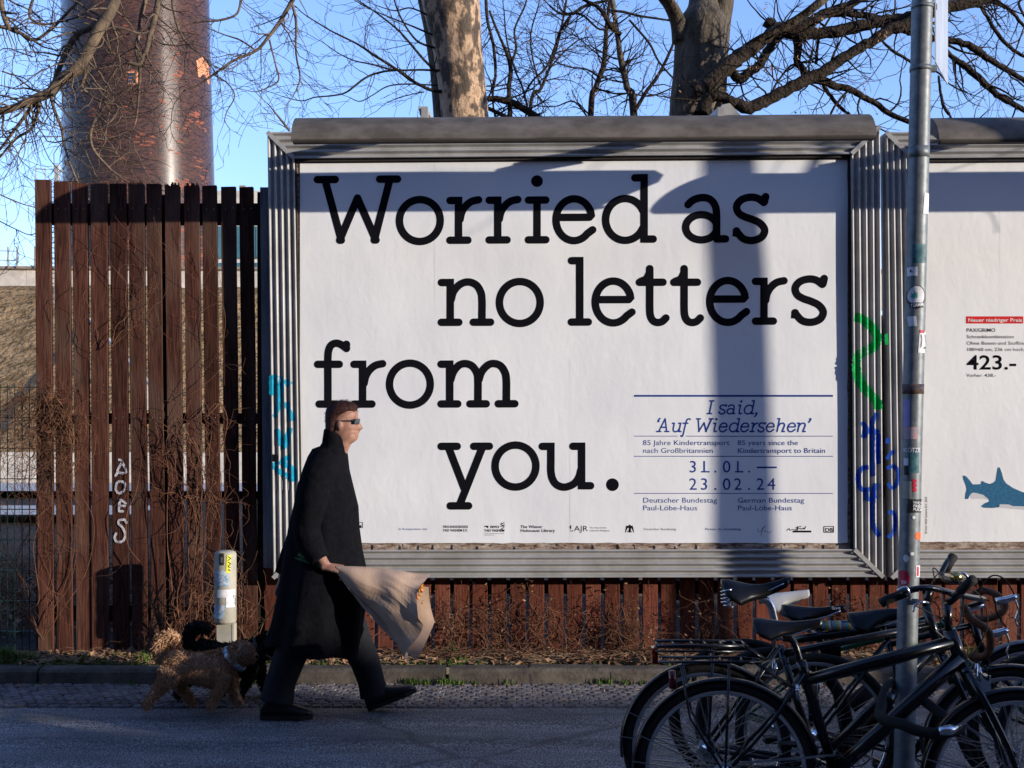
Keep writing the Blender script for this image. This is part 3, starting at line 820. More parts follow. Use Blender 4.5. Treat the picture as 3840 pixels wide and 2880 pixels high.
for s_, x, y in (('85 Jahre Kindertransport',242,595),('nach Großbritannien',242,660),('85 years since the',1028,595),('Kindertransport to Britain',1028,660),
                 ('Deutscher Bundestag',242,1072),('Paul-Löbe-Haus',242,1136),('German Bundestag',1028,1072),('Paul-Löbe-Haus',1028,1136)):
    wd = {'85 Jahre Kindertransport':719,'nach Großbritannien':578,'85 years since the':500,'Kindertransport to Britain':722,'Deutscher Bundestag':612,'Paul-Löbe-Haus':447,'German Bundestag':550}[s_]
    small.append((s_, *z1(x, y), 19.5, {'xs': 1.0, 'W': wd/ZS}))
def fit(it):
    s_, x, y, h, kw = it; kw = dict(kw); W_ = kw.pop('W')
    q = text_mb(s_, 0, 0, h, fn=lambda a, b_, d=0: Vector((a, 0, b_)))
    xs_ = [v[0] for v in q.v]; return (s_, x, y, h, dict(kw, xs=W_/(max(xs_)-min(xs_))))
put([fit(i) for i in small], 'exhibition_details', M['blue_ink'], b1)
# slab digits, evenly spaced
dig = []
for row, y in (('31.01.',822),('23.02.24',966)):
    for i, ch in enumerate(row):
        dig.append((ch, *z1(660+93*i if ch != '.' else 660+93*i, y), 46, {'align':'CENTER','xs':1.02}))
o_ = put(dig, 'exhibition_dates', M['blue_ink'], b1)
mb = MB(); x0, y0 = z1(1188,773); x1_, y1_ = z1(1355,787); rect(mb, x0, y0, x1_, y1_, d=.0002)
for cx, cy in ((765,818),(1045,818)):   # slab feet of the ones
    a = z1(cx-37, cy-10); c = z1(cx+33, cy+4); rect(mb, a[0], a[1]+1, c[0], c[1], d=.0004)
mb.build('date_dash', M['blue_ink'], b1)
# partner line
def z2(x, y): return 1300+x/2.011, 1900+y/2.011
put([fit(('In Kooperation mit:', *z2(392,175), 8, {'W':107}))], 'partner_caption', M['blue_ink'], b1)
put([fit(('Partner der Ausstellung:', 2300+692/2.011, 1900+176/2.011, 8, {'W':134}))], 'partner_caption', M['blue_ink'], b1)
blk = [fit(('FREUNDESKREIS', *z2(726,160), 9.5, {'W':93,'bold':.008})), fit(('YAD VASHEM E.V.', *z2(726,187), 9.5, {'W':93,'bold':.015})),
       fit(('יד ושם', *z2(1038,160), 10, {'W':53,'bold':.015})), fit(('YAD VASHEM', *z2(1038,188), 9.5, {'W':75,'bold':.015})),
       fit(('INTERNATIONALE HOLOCAUST', *z2(1038,204), 2.6, {'W':74})), fit(('GEDENKSTÄTTE', *z2(1038,216), 2.6, {'W':36})),
       fit(('The Wiener', *z2(1310,161), 11, {'W':82,'bold':.01})), fit(('Holocaust Library', *z2(1310,190), 11, {'W':128,'bold':.01})),
       fit(('AJR', *z2(1714,184), 21, {'W':52})), fit(('The Association', *z2(1830,163), 5, {'W':64})), fit(('of Jewish Refugees', *z2(1830,185), 5, {'W':76})),
       fit(('DB', 2300+1596/2.011, 1900+189/2.011, 15, {'W':27,'bold':.015}))]
put(blk, 'partner_name', M['black_ink'], b1)
put([fit(('Deutscher Bundestag', 2300+227/2.011, 1900+177/2.011, 9, {'W':121}))], 'partner_name', M['grey_ink'], b1)
mb = MB()   # drawn marks: eagle roundel, flame, signatures, box round DB, leaf twig
def pen(mb, pts, w, d=.0): ribbon(mb, catmull(pts, 4), w, lambda a, b_: on_paper(a, b_, d), 1)
cx, cy = 2300+122/2.011, 1900+166/2.011
for k in range(5):
    a0 = math.radians(20+ k*16)
    for sgn in (-1,1):
        pen(mb, [(cx+sgn*2, cy-4), (cx+sgn*9*math.cos(a0*.6), cy-9*math.sin(a0)), (cx+sgn*(16-k*.8), cy+14-k*6)], 3.2, .0001*k)
pen(mb, [(cx, cy-15), (cx+2, cy-5), (cx, cy+14)], 7, .0006); pen(mb, [(cx-8, cy+13), (cx, cy+6), (cx+8, cy+13)], 2.4, .0008)
for k, pts in enumerate(([(1685,178),(1700,186),(1705,176)],[(1690,168),(1684,156),(1692,140),(1690,156),(1690,168)])):
    pen(mb, [z2(*p) for p in pts], 2.2, .0002*k)
for k, pts in enumerate(([(1165,120),(1175,128),(1190,116)],[(1160,130),(1180,142),(1192,132)],[(1158,148),(1175,146),(1192,150)],[(1188,156),(1170,168),(1186,186)])):
    pen(mb, [z2(*p) for p in pts], 2.6, .0002*k)
z3 = lambda x, y: (2300+x/2.011, 1900+y/2.011)
for k, pts in enumerate(([(1305,182),(1325,164),(1330,178),(1350,172),(1375,174)],[(1375,182),(1392,148),(1388,180)],[(1372,158),(1420,146)],[(1395,168),(1410,162),(1420,170),(1435,160),(1440,170),(1452,145)])):
    pen(mb, [z3(*p) for p in pts], 2.4, .0002*k)
for k, pts in enumerate(([(1095,160),(1085,180),(1105,190),(1125,165),(1130,150)],[(1112,225),(1125,170),(1150,142)],[(1130,190),(1145,180),(1150,195)],[(1160,185),(1172,195),(1195,183)])):
    pen(mb, [z3(*p) for p in pts], 1.3, .0002*k)
rect(mb, *z3(1352,180), *z3(1492,194))
for k, (a, c) in enumerate((((1586,146),(1661,151)),((1586,191),(1661,196)),((1585,150),(1590,192)),((1657,150),(1662,192)))):
    rect(mb, *z3(*a), *z3(*c), d=.0002*k)
for k, (a, c) in enumerate((((60,117),(122,121)),((117,120),(122,162)),((60,140),(112,160)))):
    rect(mb, *z2(*a), *z2(*c), d=.0002*k)
mb.build('partner_emblem', M['black_ink'], b1)

# torn paper flap near top left, loose strip at top right
mb = MB(); mb.add([proj(2905,606,.012),proj(3100,602,.014),proj(3102,628,.011),proj(2905,632,.0095)], [(0,1,2,3)]); 
# ---- second poster
put([fit(('Neuer niedriger Preis', 3140+1158/2.37, 1000+490/2.37, 13.5, {'W':201,'bold':.0085,'lay':.001}))], 'price_tag_text', M['white_ink'], b2)
mb = MB(); rect(mb, 3140+1142/2.37, 1000+442/2.37, 3140+1650/2.37, 1000+506/2.37); mb.build('red_tag', M['red_ink'], b2)
zz = lambda x, y: (3140+x/2.37, 1000+y/2.37)
put([fit(('PAX/GRIMO', *zz(1144,580), 14, {'W':107,'bold':.008})), fit(('423.-', *zz(1146,913), 55, {'W':184,'bold':.015})), fit(('438.-', *zz(1304,980), 12.5, {'W':43,'bold':.008}))], 'price', M['black_ink'], b2)
put([fit(('Schrankkombination', *zz(1144,637), 13, {'W':177})), fit(('Ohne Boxen und Stofftiere', *zz(1144,694), 13, {'W':234})), fit(('100×60 cm, 236 cm hoch.', *zz(1144,750), 13, {'W':214})), fit(('Vorher:', *zz(1144,980), 13, {'W':60}))], 'product_text', M['black_ink'], b2)
q = text_mb('© Inter IKEA Systems B.V. 2024', 3140+796/2.37, 1600+950/2.37, 9, rot=-PI/2, xs=.86)
q.build('copyright_line', M['black_ink'], b2)
M['shark_blue'] = mat('printed_blue_plush', (.022,.14,.26), .6, 0, .35, 60, col2=(.012,.085,.17))
M['print_shade'] = mat('printed_pale_grey', (.56,.55,.56), .6, 0, .05, 5)
sk = lambda x, y: (3140+x/2.37, 1600+y/2.37)
body = [(1112,436),(1128,434),(1150,448),(1175,478),(1200,512),(1245,512),(1276,508),(1275,488),(1290,482),(1310,496),(1350,508),(1380,500),(1405,480),(1418,400),(1424,362),(1440,360),(1460,410),(1475,470),(1500,505),(1560,545),(1640,580),(1700,596),(1800,622),(1900,660),(1960,700),(1900,722),(1700,708),(1560,706),(1520,690),(1440,690),(1436,716),(1380,722),(1300,720),(1276,708),(1300,685),(1350,662),(1340,640),(1300,606),(1240,590),(1205,585),(1180,600),(1160,642),(1134,642),(1136,600),(1148,560),(1140,520),(1120,470)]
def fill(mb, pts, fn, d=0):
    from mathutils.geometry import tessellate_polygon
    tr = tessellate_polygon([[Vector((x, y, 0)) for x, y in pts]])
    mb.add([fn(x, y, d) for x, y in pts], [tuple(t_) for t_ in tr])
mb = MB(); fill(mb, [sk(*p) for p in body], on_paper, .0006); mb.build('printed_shark', M['shark_blue'], b2)
mb = MB(); fill(mb, [sk(*p) for p in [(1180,596),(1210,588),(1300,610),(1345,650),(1300,640),(1240,640),(1190,640)]], on_paper, .0001)
fill(mb, [sk(*p) for p in [(1438,688),(1520,692),(1560,706),(1700,710),(1900,724),(1800,745),(1560,730),(1440,718)]], on_paper, .0001)
mb.build('printed_shadow', M['print_shade'], b2)

# ---- graffiti on the corrugated frames
M['teal_spray'] = mat('teal_spray_paint', (.0,.22,.34), .5, 0, .2, 30)
M['green_spray'] = mat('green_spray_paint', (.0,.34,.07), .5, 0, .2, 30)
M['blue_spray'] = mat('blue_spray_paint', (.005,.06,.38), .5, 0, .2, 30)
def on_frame(dx, side):
    def fn(px, py, d=0):
        x = px-dx
        k = (py-480)/1680
        xo, xi = (lerp(1008,1030,k), lerp(1107,1129,k)) if side == 'L' else (lerp(3291,3304,k), lerp(3186,3197,k))
        t = (x-xo)/(xi-xo)
        return proj(px, py, (frame_u(t) if 0 <= t <= 1 else .05)+.0019+d)
    return fn
def spray(strokes, fn, m, parent, w):
    mb = MB()
    for i, st in enumerate(strokes):
        ribbon(mb, catmull(st, 10), w, lambda a, b_: fn(a, b_, .00025*i), 10)
    mb.build('sprayed_scribble', m, parent)
g = lambda L_: [(900+x/1.2025, 1400+y/1.2025) for x, y in L_]
spray([g([(150,10),(150,100)]),g([(150,15),(240,50)]),g([(165,60),(225,45)]),g([(195,40),(185,100),(165,200)]),g([(215,130),(240,215)]),g([(170,250),(195,320),(215,335)]),g([(235,245),(205,330)]),
       g([(160,400),(180,440),(255,480)]),g([(235,375),(195,400),(240,430),(250,480)])], on_frame(0,'L'), M['teal_spray'], b1, 20)
g = lambda L_: [(3140+x/2.37, 1000+y/2.37) for x, y in L_]
spray([g([(135,450),(200,470),(300,560),(335,640),(300,720),(180,780),(150,860)]),g([(150,860),(165,980),(230,1090),(330,1200),(340,1270)])], on_frame(0,'R'), M['green_spray'], b1, 34)
spray([g([(415,600),(420,700)])], on_frame(2306,'L'), M['green_spray'], b2, 14)
g2 = lambda L_: [(3140+x/2.37, 1600+y/2.37) for x, y in L_]
spray([g([(200,1380),(240,1440),(225,1520)]),g([(330,1300),(290,1400),(300,1480),(290,1620)]),g([(240,1440),(300,1480),(350,1450)]),
       g2([(350,60),(340,200),(350,330)]),g2([(260,360),(200,370),(165,440),(180,530),(225,560),(280,550)]),g2([(300,60),(290,170),(300,440)]),g2([(240,560),(250,640),(330,610)]),
       g2([(320,500),(300,640),(295,800),(310,900),(360,970)]),g2([(230,20),(215,100)])], on_frame(0,'R'), M['blue_spray'], b1, 17)
spray([g2([(430,100),(425,150)]),g2([(420,290),(460,230),(490,230)]),g2([(420,370),(480,350),(520,400),(510,500),(470,545),(430,500)]),g2([(430,760),(480,760),(495,830),(480,930),(430,980)])], on_frame(2306,'L'), M['blue_spray'], b2, 15)
# little stickers on the left frame
mb = MB(); fn = on_frame(0,'L'); rect(mb, 1027, 1703, 1046, 1730, fn, .003); mb.build('sticker', M['black_ink'], b1)
mb = MB(); rect(mb, 1036, 1800, 1092, 1838, fn, .004); mb.build('sticker', M['grey_ink'], b1)

# poster layers peeking out at the foot of the first board: ragged scraps
for i in range(26):
    x = 1180+i*76+R.uniform(-20,20); w = R.uniform(30,80); mb = MB()
    c = [proj(x+w*a/5, 2040+R.uniform(-3,8)+(3 if a % 2 else 0), .0052) for a in range(6)]; d_ = [proj(x+w*a/5, 2062, .007) for a in range(6)]
    mb.add(c+d_, [(a+6, a+7, a+1, a) for a in range(5)])
    mb.build('torn_scrap', M['board'], b1)

# ================================================================ FAR BACKGROUND
CY = 90.0
mb = MB(); rings = []; nseg = 96
def cyl_r(z):
    k = (z-1.6)/CY*F; py = 1620-k
    xl, xr = lerp(243, 249, (py-50)/690), lerp(777, 798, py/690)
    return ((xl+xr)/2-1920)/F*CY, (xr-xl)/2/F*CY
zs = [0,6,12,18,24,30,36,44,52]
vs = []; fs = []; uvs = []
for z in zs:
    c, r_ = cyl_r(min(z, 34))
    for k in range(nseg+1):
        a = 2*PI*k/nseg; vs.append((c+r_*math.sin(a), CY-r_*math.cos(a), z)); uvs.append((a*5.3, z))
m_ = nseg+1
for j in range(len(zs)-1):
    for k in range(nseg): fs.append((j*m_+k, j*m_+k+1, (j+1)*m_+k+1, (j+1)*m_+k))
chim = thing('chimney', 'huge round glazed-brick chimney tower rising behind the brown plank fence', 'chimney', ((520-1920)/F*CY, CY, 0))
me = bpy.data.meshes.new('shaft'); me.from_pydata(vs, [], fs); me.polygons.foreach_set('use_smooth', [True]*len(fs))
ul = me.uv_layers.new(name='UVMap')
for i, l in enumerate(me.loops): ul.data[i].uv = uvs[l.vertex_index]
me.materials.append(M['glazed']); link('shaft', me, chim)
def on_tower(px, py, out=.0):
    Y = CY
    for _ in range(6):
        z = CAMH-(py-1620)/F*Y; c, r_ = cyl_r(z); x = (px-1920)/F*Y
        s_ = max(-.999, min(.999, (x-c)/(r_+out))); Y = CY-(r_+out)*math.sqrt(1-s_*s_)
    return Vector((c+(r_+out)*s_, Y, z))
M['bare_brick'] = mat('bare_orange_brick', (.62,.26,.14), .9, 0, .25, 3, .5, 9)
pts = [(735,225),(752,205),(765,225),(773,245),(772,285),(765,292),(742,286),(738,250)]
mb = MB(); c = on_tower(755,250,.03); vs = [c]+[on_tower(x,y,.03) for x,y in pts]; mb.add(vs, [(0,i,i%8+1) for i in range(1,9)]); mb.build('bare_patch', M['bare_brick'], chim, label='patch of bare orange brick where the glaze has fallen off')
M['dark_glass'] = mat('dark_window_glass', (.02,.03,.035), .08, 0, .1, 3, spec=.8)
w = on_tower(495, 293); mb = MB()
mb.box((w.x-.36, w.y-.05, w.z-.42), (w.x+.36, w.y+.1, w.z+.42)); wf = mb.build('window', M['bare_brick'], chim)
mb = MB()
for i in (0,1):
    for j in (0,1,2): mb.box((w.x-.27+i*.29, w.y-.07, w.z-.33+j*.23),(w.x-.01+i*.29, w.y-.052, w.z-.13+j*.23))
mb.build('pane', M['dark_glass'], wf)

# parapet and railing on top of the embankment
M['pale_concrete'] = mat('pale_concrete', (.55,.49,.40), .85, 0, .2, 2, .3, 10)
par = thing('parapet', 'long pale concrete parapet with railing on top of the embankment', 'wall', P(0,1050,58))
hz = P(0,1062,58).z
for i in range(26):
    mb = MB(); x0 = -32+i*2.0; mb.box((x0, 58, hz-1.2),(x0+1.985, 58.35, P(0,1005+ .35*i,58).z)); mb.build('wall_panel', M['pale_concrete'], par)
M['rail_brown'] = mat('weathered_rail', (.28,.22,.16), .7, .1, .2, 5)
mb = MB(); mb.bar((-32,57.9,P(0,1003,58).z+.02),(20,57.9,P(0,1018,58).z+.02), .12, .12); mb.build('handrail', M['rail_brown'], par)
for x in (30, 64, 130):
    mb = MB(); a = P(x, 1005, 57.8); mb.bar(a, P(x, 925, 57.8), .05, .05, (0,1,0)); mb.build('rail_post', M['rail_brown'], par)
mb = MB()
for y in (940, 975): mb.bar(P(-40,y,57.8), P(66,y+2,57.8), .035, .035)
mb.build('wire_rail', M['rail_brown'], par)
br_ = thing('barrier', 'long pale concrete barrier glimpsed through the mesh fence and planks', 'barrier', P(60,1790,33))
for i in range(11):
    mb = MB(); x0 = -22+i*1.6; mb.hexa([(x0,32.6,.2),(x0+1.585,32.6,.2),(x0+1.585,33.2,.2),(x0,33.2,.2)], [(x0,32.8,1.08),(x0+1.585,32.8,1.08),(x0+1.585,33,1.08),(x0,33,1.08)]); mb.build('barrier_block', M['pale_concrete'], br_)
# steel mast with rungs
M['pale_steel'] = mat('pale_mast_steel', (.5,.49,.45), .5, .3, .15, 5)
ms = thing('mast', 'pale steel lattice mast between the chimney and the first fence plank', 'mast', P(200,1130,40))
mb = MB()
for x in (193, 207): mb.bar(P(x,1150,40), P(x-3,690,40), .035, .035, (0,1,0))
mb.build('mast_leg', M['pale_steel'], ms)
mb = MB()
for i in range(24): mb.bar(P(192,700+19*i,40), P(208,703+19*i,40), .02, .03)
mb.build('rung', M['pale_steel'], ms)
mb = MB(); mb.bar(P(214,1140,40), P(214,618,40), .13, .13, (0,1,0)); mb.build('tube', M['pale_steel'], ms)
mb = MB(); mb.bar(P(214,645,40), P(240,640,40), .05,.05); mb.bar(P(135,690,40), P(135,625,40), .03,.03,(0,1,0)); mb.bar(P(170,690,40), P(170,630,40), .03,.03,(0,1,0)); mb.bar(P(135,632,40), P(170,635,40), .03,.03); mb.build('bracket', M['pale_steel'], ms)
# white handrail of the steps down the embankment
st = thing('stair_railing', 'white handrail sloping down the grass bank behind the plank fence', 'railing', P(640,1530,44))
mb = MB(); mb.bar(P(255,1110,56), P(655,1540,36), .1, .1); mb.build('handrail', M['pale_concrete'], st)
for i in range(9):
    f_ = i/8; Y = lerp(56,36,f_); x, y = lerp(255,655,f_), lerp(1110,1540,f_); mb = MB(); mb.bar(P(x,y,Y), P(x,y,Y)-Vector((0,0,.9)), .06,.06,(0,1,0)); mb.build('rail_post', M['pale_concrete'], st)
# building with window bands
M['facade'] = mat('white_render', (.62,.58,.52), .8, 0, .1, 2)
M['teal_glass'] = mat('teal_window_glass', (.05,.13,.14), .12, 0, .2, 1, spec=.7)
bd = thing('office_building', 'low white building with teal window bands seen between the right-hand planks', 'building', P(900,1090,66))
mb = MB(); a = P(775,838,66.4); b_ = P(1130,1085,66.4); mb.box((a.x,66.4,0),(b_.x,76,a.z)); mb.build('wall', M['facade'], bd)
mb = MB(); a = P(800,715,66.2); mb.box((a.x,66.2,P(0,838,66.2).z),(b_.x,76,a.z)); mb.build('roof_storey', M['pale_concrete'], bd)
mb = MB(); a = P(897,695,70); mb.box((a.x,70,a.z-.4),(a.x+.32,71,a.z)); mb.build('roof_vent', M['rail_brown'], bd)
for r_, (y0, y1) in enumerate(((848,968),(985,1050))):
    for i in range(9):
        p0 = P(780+i*36, y0, 66.3); p1 = P(780+i*36+33, y1, 66.3); mb = MB(); mb.box((p0.x,66.3,p1.z),(p1.x,66.42,p0.z)); mb.build('window', M['teal_glass'], bd)

# ================================================================ BEHIND THE CAMERA: unseen blocks added to shade the road and cut sky light
M['brick_far'] = mat('dark_red_brickwork', (.13,.07,.05), .9, 0, .25, 3)
M['roof_felt'] = mat('roof_felt', (.06,.06,.06), .9, 0, .2, 3)
caster = thing('shade_row', 'unseen low brick row behind the viewer, shaped to shade the road', 'building', (24,-6,0))  # unseen; roof heights stepped to set where the road's shade ends
mb = MB(); mb.box((8,-12,-.2),(20.0,-3,3.66)); mb.box((20.01,-3.5,-.2),(21.5,-3,4.16)); mb.box((20.01,-12,-.2),(21.5,-3.51,3.24)); mb.box((21.51,-12,-.2),(60,-3,3.93)); mb.build('wall', M['brick_far'], caster)
mb = MB(); mb.box((7.8,-12.2,3.665),(20.0,-2.93,3.72)); mb.box((20.02,-3.55,4.165),(21.5,-2.93,4.22)); mb.box((21.52,-12.2,3.935),(60,-2.93,3.99)); mb.build('roof', M['roof_felt'], caster)
for i in range(14):
    mb = MB(); mb.box((9+i*3,-2.99,0),(11.4+i*3,-2.94,2.2)); mb.build('shade_row_door', M['grey_wood'], caster)
blocker = thing('sky_blocker', 'unseen tall dark brick block behind the viewer, added to cut sky light', 'building', (-15,-20,0))  # unseen; put in to darken the shade by blocking sky
mb = MB(); mb.box((-60,-30,-.2),(30,-13,19)); mb.build('wall', M['brick_far'], blocker)
for i in range(14):
    for j in range(5):
        mb = MB(); mb.box((-32+i*4,-12.99,1.2+j*3.1),(-30.6+i*4,-12.93,2.9+j*3.1)); mb.build('window', M['dark_glass'], blocker)

# ================================================================ TREES
def perp(d):
    o = d.orthogonal().normalized(); return Quaternion(d, R.uniform(0, 2*PI)) @ o
def grow(mbs, p, d, L_, r0, depth, maxd, crook=.3, droop=.0, dens=1.0, flat=.55, seeds=None, sides=4, mind=.0015):
    """one twig or branch with side shoots"""
    n_ = max(4, int(L_/ (.055 if depth else .10))); n_ = min(n_, 14); step = L_/n_
    pts = [p.copy()]; dirs = [d.copy()]; rad = [r0]
    zig = 1
    for i in range(n_):
        k = Vector((R.gauss(0,1), R.gauss(0,1)*flat, R.gauss(0,1)))*crook*.55
        d = (d + k + Vector((0,0,-droop)) + Vector((0,0,.10*(i/n_) if droop > 0 else 0))).normalized()
        p = p + d*step; pts.append(p.copy()); dirs.append(d.copy()); rad.append(max(mind, r0*(1-.72*(i+1)/n_)))
    mbs[min(depth, len(mbs)-1)].tube(pts, rad, sides if depth else 6, cap=False)
    if depth >= maxd:
        if seeds is not None and R.random() < .10:
            q = pts[-1]
            for _ in range(R.randint(3,9)):
                c = q+Vector((R.gauss(0,.025),R.gauss(0,.025),-abs(R.gauss(0,.05)))); a = Vector((R.gauss(0,1),R.gauss(0,1),R.gauss(0,1))).normalized(); b2_ = a.orthogonal().normalized()
                s1 = R.uniform(.008,.018); s2 = s1*.45; seeds.add([c-a*s1, c+b2_*s2, c+a*s1, c-b2_*s2], [(0,1,2,3)])
        return
    nch = max(2, int(dens*L_/(.13 if depth else .2)+R.random()))
    side = 1
    for i in range(nch):
        t = R.uniform(.18, 1.0); k = min(n_-1, int(t*n_)); q = pts[k].lerp(pts[k+1], R.random())
        ax = perp(dirs[k]); ax.y *= flat; 
        nd = (dirs[k]*R.uniform(.55,.95) + ax.normalized()*R.uniform(.5,.95)).normalized()
        grow(mbs, q, nd, L_*R.uniform(.30,.62), max(mind, rad[k]*R.uniform(.42,.62)), depth+1, maxd, crook*1.06, droop, dens, flat, seeds, sides, mind)

def limb(mbs, pts, widths, Y, lvl=0, dens=1.0, shoots=True, maxd=2, crook=.3, droop=0, seeds=None, Lf=1.0, k=5, wig=.5, ends=True, flat=.55):
    """limb through photograph pixels; Y a depth or one depth per point"""
    Ys = Y if hasattr(Y, '__len__') else [Y]*len(pts)
    ctrl = [(*P(x, y, yy), w/2/F*yy) for (x, y), w, yy in zip(pts, widths, Ys)]
    c = catmull(ctrl, k); pp = [Vector(q[:3]) for q in c]; rr = [max(.0015, q[3]) for q in c]
    for i in range(1, len(pp)-1):
        pp[i] += Vector((R.gauss(0,1), R.gauss(0,1), R.gauss(0,1)))*rr[i]*.10*wig
        rr[i] *= R.uniform(.95,1.07)
    mbs[lvl].tube(pp, rr, 12 if max(rr) > .03 else 7, cap=True)
    if shoots:
        tot = sum((b_-a).length for a, b_ in zip(pp, pp[1:]))
        for _ in range(int(tot*dens*27)):
            i = R.randint(1, len(pp)-2); d = (pp[i+1]-pp[i]).normalized(); ax = perp(d); ax.y *= flat
            nd = (d*R.uniform(.2,.9)+ax.normalized()*R.uniform(.6,1)).normalized()
            grow(mbs, pp[i], nd, R.uniform(.25,.8)*Lf, max(.0022, min(rr[i]*.4, .009)), 1, maxd, crook, droop, 1.0, flat, seeds)
        if ends:
            d = (pp[-1]-pp[-3]).normalized(); grow(mbs, pp[-1], d, .7*Lf, max(.002, rr[-1]*.8), 1, maxd, crook, droop, 1.0, flat, seeds)
def bark_trunk(mb, ctrl, n=26, seed=1, lump=.05):
    """thick trunk with lumps; ctrl = (px, py, width_px, Y)"""
    c = catmull([(*P(x, y, Y), w/2/F*Y) for x, y, w, Y in ctrl], 8); rings = []
    for q in c:
        r_ = q[3]; ring = []
        for i in range(n):
            a = 2*PI*i/n; v = Vector((math.cos(a), math.sin(a), 0))
            f_ = 1+lump*noise.noise(Vector((v.x*1.6+seed, v.y*1.6, q[2]*1.5)))*2+lump*.5*noise.noise(Vector((v.x*5, v.y*5+seed, q[2]*5)))
            ring.append(Vector(q[:3])+v*r_*f_)
        rings.append(ring)
    mb.loft(rings)
def finish_tree(t, mbs, names, mats):
    for mb, nm, m in zip(mbs, names, mats):
        if mb.v: mb.build(nm, m, t)

# plane tree with flaking pale bark
T = thing('plane_tree', 'bare plane tree with flaking cream and brown bark behind the board, above the word Worried', 'tree', P(1790,2300,11) + Vector((0,0,-.4)))
tr = MB(); br = MB(); tw = MB(); tt = MB()
bark_trunk(tr, [(1775,2240,200,11.05),(1762,1500,190,11),(1752,700,182,11),(1741,440,178,11),(1728,300,176,11),(1710,150,188,11),(1690,0,216,11),(1665,-250,210,11)], lump=.035)
sdt = MB()  # this stem's shade is put into the colour by a darker bark
bark_trunk(sdt, [(1690,700,110,11.15),(1678,440,110,11.12),(1665,250,112,11.12),(1650,120,120,11.12),(1628,0,122,11.12),(1590,-200,120,11.1)], 18, 5, .05)
mbs = [br, br, tw, tt]
for pts, w in (([(1660,345),(1610,335),(1540,300),(1490,262),(1400,205),(1340,165),(1240,115),(1150,60)],[14,13,12,11,10,8,6,5]),
               ([(1500,262),(1430,270),(1370,292),(1300,345),(1250,358),(1180,365),(1130,378),(1060,362)],[9,8,8,7,6,5,4,3]),
               ([(1640,270),(1590,225),(1540,165),(1500,120),(1460,85),(1400,40),(1340,0),(1280,-40)],[11,10,9,8,7,6,5,5]),
               ([(1650,265),(1580,262),(1480,262),(1390,240),(1330,228),(1270,200),(1210,158)],[9,8,7,6,5,4,3]),
               ([(1630,180),(1560,150),(1500,60),(1470,-30)],[9,8,7,6]),
               ([(1640,320),(1520,315),(1450,325),(1400,355),(1350,380),(1310,365)],[6,6,5,4,4,3]),
               ([(1590,345),(1560,350),(1500,365),(1450,385)],[5,4,4,3]),
               ([(1620,130),(1550,100),(1450,60),(1370,25),(1300,-20)],[8,7,5,4,3]),
               ([(1610,60),(1540,30),(1480,40),(1410,20)],[7,6,5,3])):
    limb(mbs, pts, w, 10.9, 0, .34, True, 2, .26, .01, None, .75)
# boughs to its right
for pts, w in (([(1822,370),(1870,372),(1930,390),(1990,425),(2060,470)],[20,24,26,26,28]),([(1812,400),(1850,415),(1900,440)],[14,16,16]),
               ([(1822,0),(1828,80),(1850,170),(1858,280),(1848,340),(1850,400),(1860,440)],[13,12,12,11,10,8,7]),
               ([(1835,40),(1870,130),(1900,200),(1915,260),(1908,330),(1912,440)],[9,10,14,18,17,16]),
               ([(1920,230),(1935,180),(1930,110),(1965,30),(1980,-20)],[10,9,8,7,6])):
    limb(mbs, pts, w, 11.3, 0, .5, True, 2, .34, .02, None, .6)
finish_tree(T, [tr, sdt, br, tw, tt], ['trunk','shaded_stem','branches','twigs','fine_twigs'], [M['bark_plane'], M['bark_grey'], M['bark_dark'], M['twig'], M['twig']])

# big spreading tree behind the right half of the board
T = thing('spreading_tree', 'thick forking grey-brown tree behind the board, heavy limbs reaching right past the pole', 'tree', P(2590,2300,10.8)+Vector((0,0,-.4)))
tr = MB(); br = MB(); tw = MB(); tt = MB(); sd = MB(); mbs = [br, br, tw, tt]
bark_trunk(tr, [(2560,2240,190,10.85),(2570,1500,180,10.8),(2575,700,178,10.8),(2588,440,165,10.8),(2602,360,178,10.8),(2622,250,186,10.8),(2630,120,190,10.8),(2634,70,172,10.8),(2636,40,130,10.8),(2640,0,110,10.85),(2650,-150,100,10.9)], lump=.05)
bark_trunk(tr, [(2690,420,60,10.9),(2690,300,74,10.88),(2692,180,84,10.85),(2700,80,84,10.85),(2712,0,82,10.85),(2730,-200,80,10.85)], 16, 9, .05)
bark_trunk(tr, [(2560,160,80,10.75),(2545,90,64,10.7),(2520,30,60,10.6),(2480,-30,58,10.5),(2420,-160,50,10.4)], 14, 3, .06)
bark_trunk(tr, [(2640,350,90,10.6),(2690,290,72,10.4),(2760,220,66,10.2),(2830,160,62,10.0),(2900,120,60,9.9),(2990,70,54,9.8),(3060,20,52,9.7),(3150,-60,48,9.7)], 14, 12, .07)
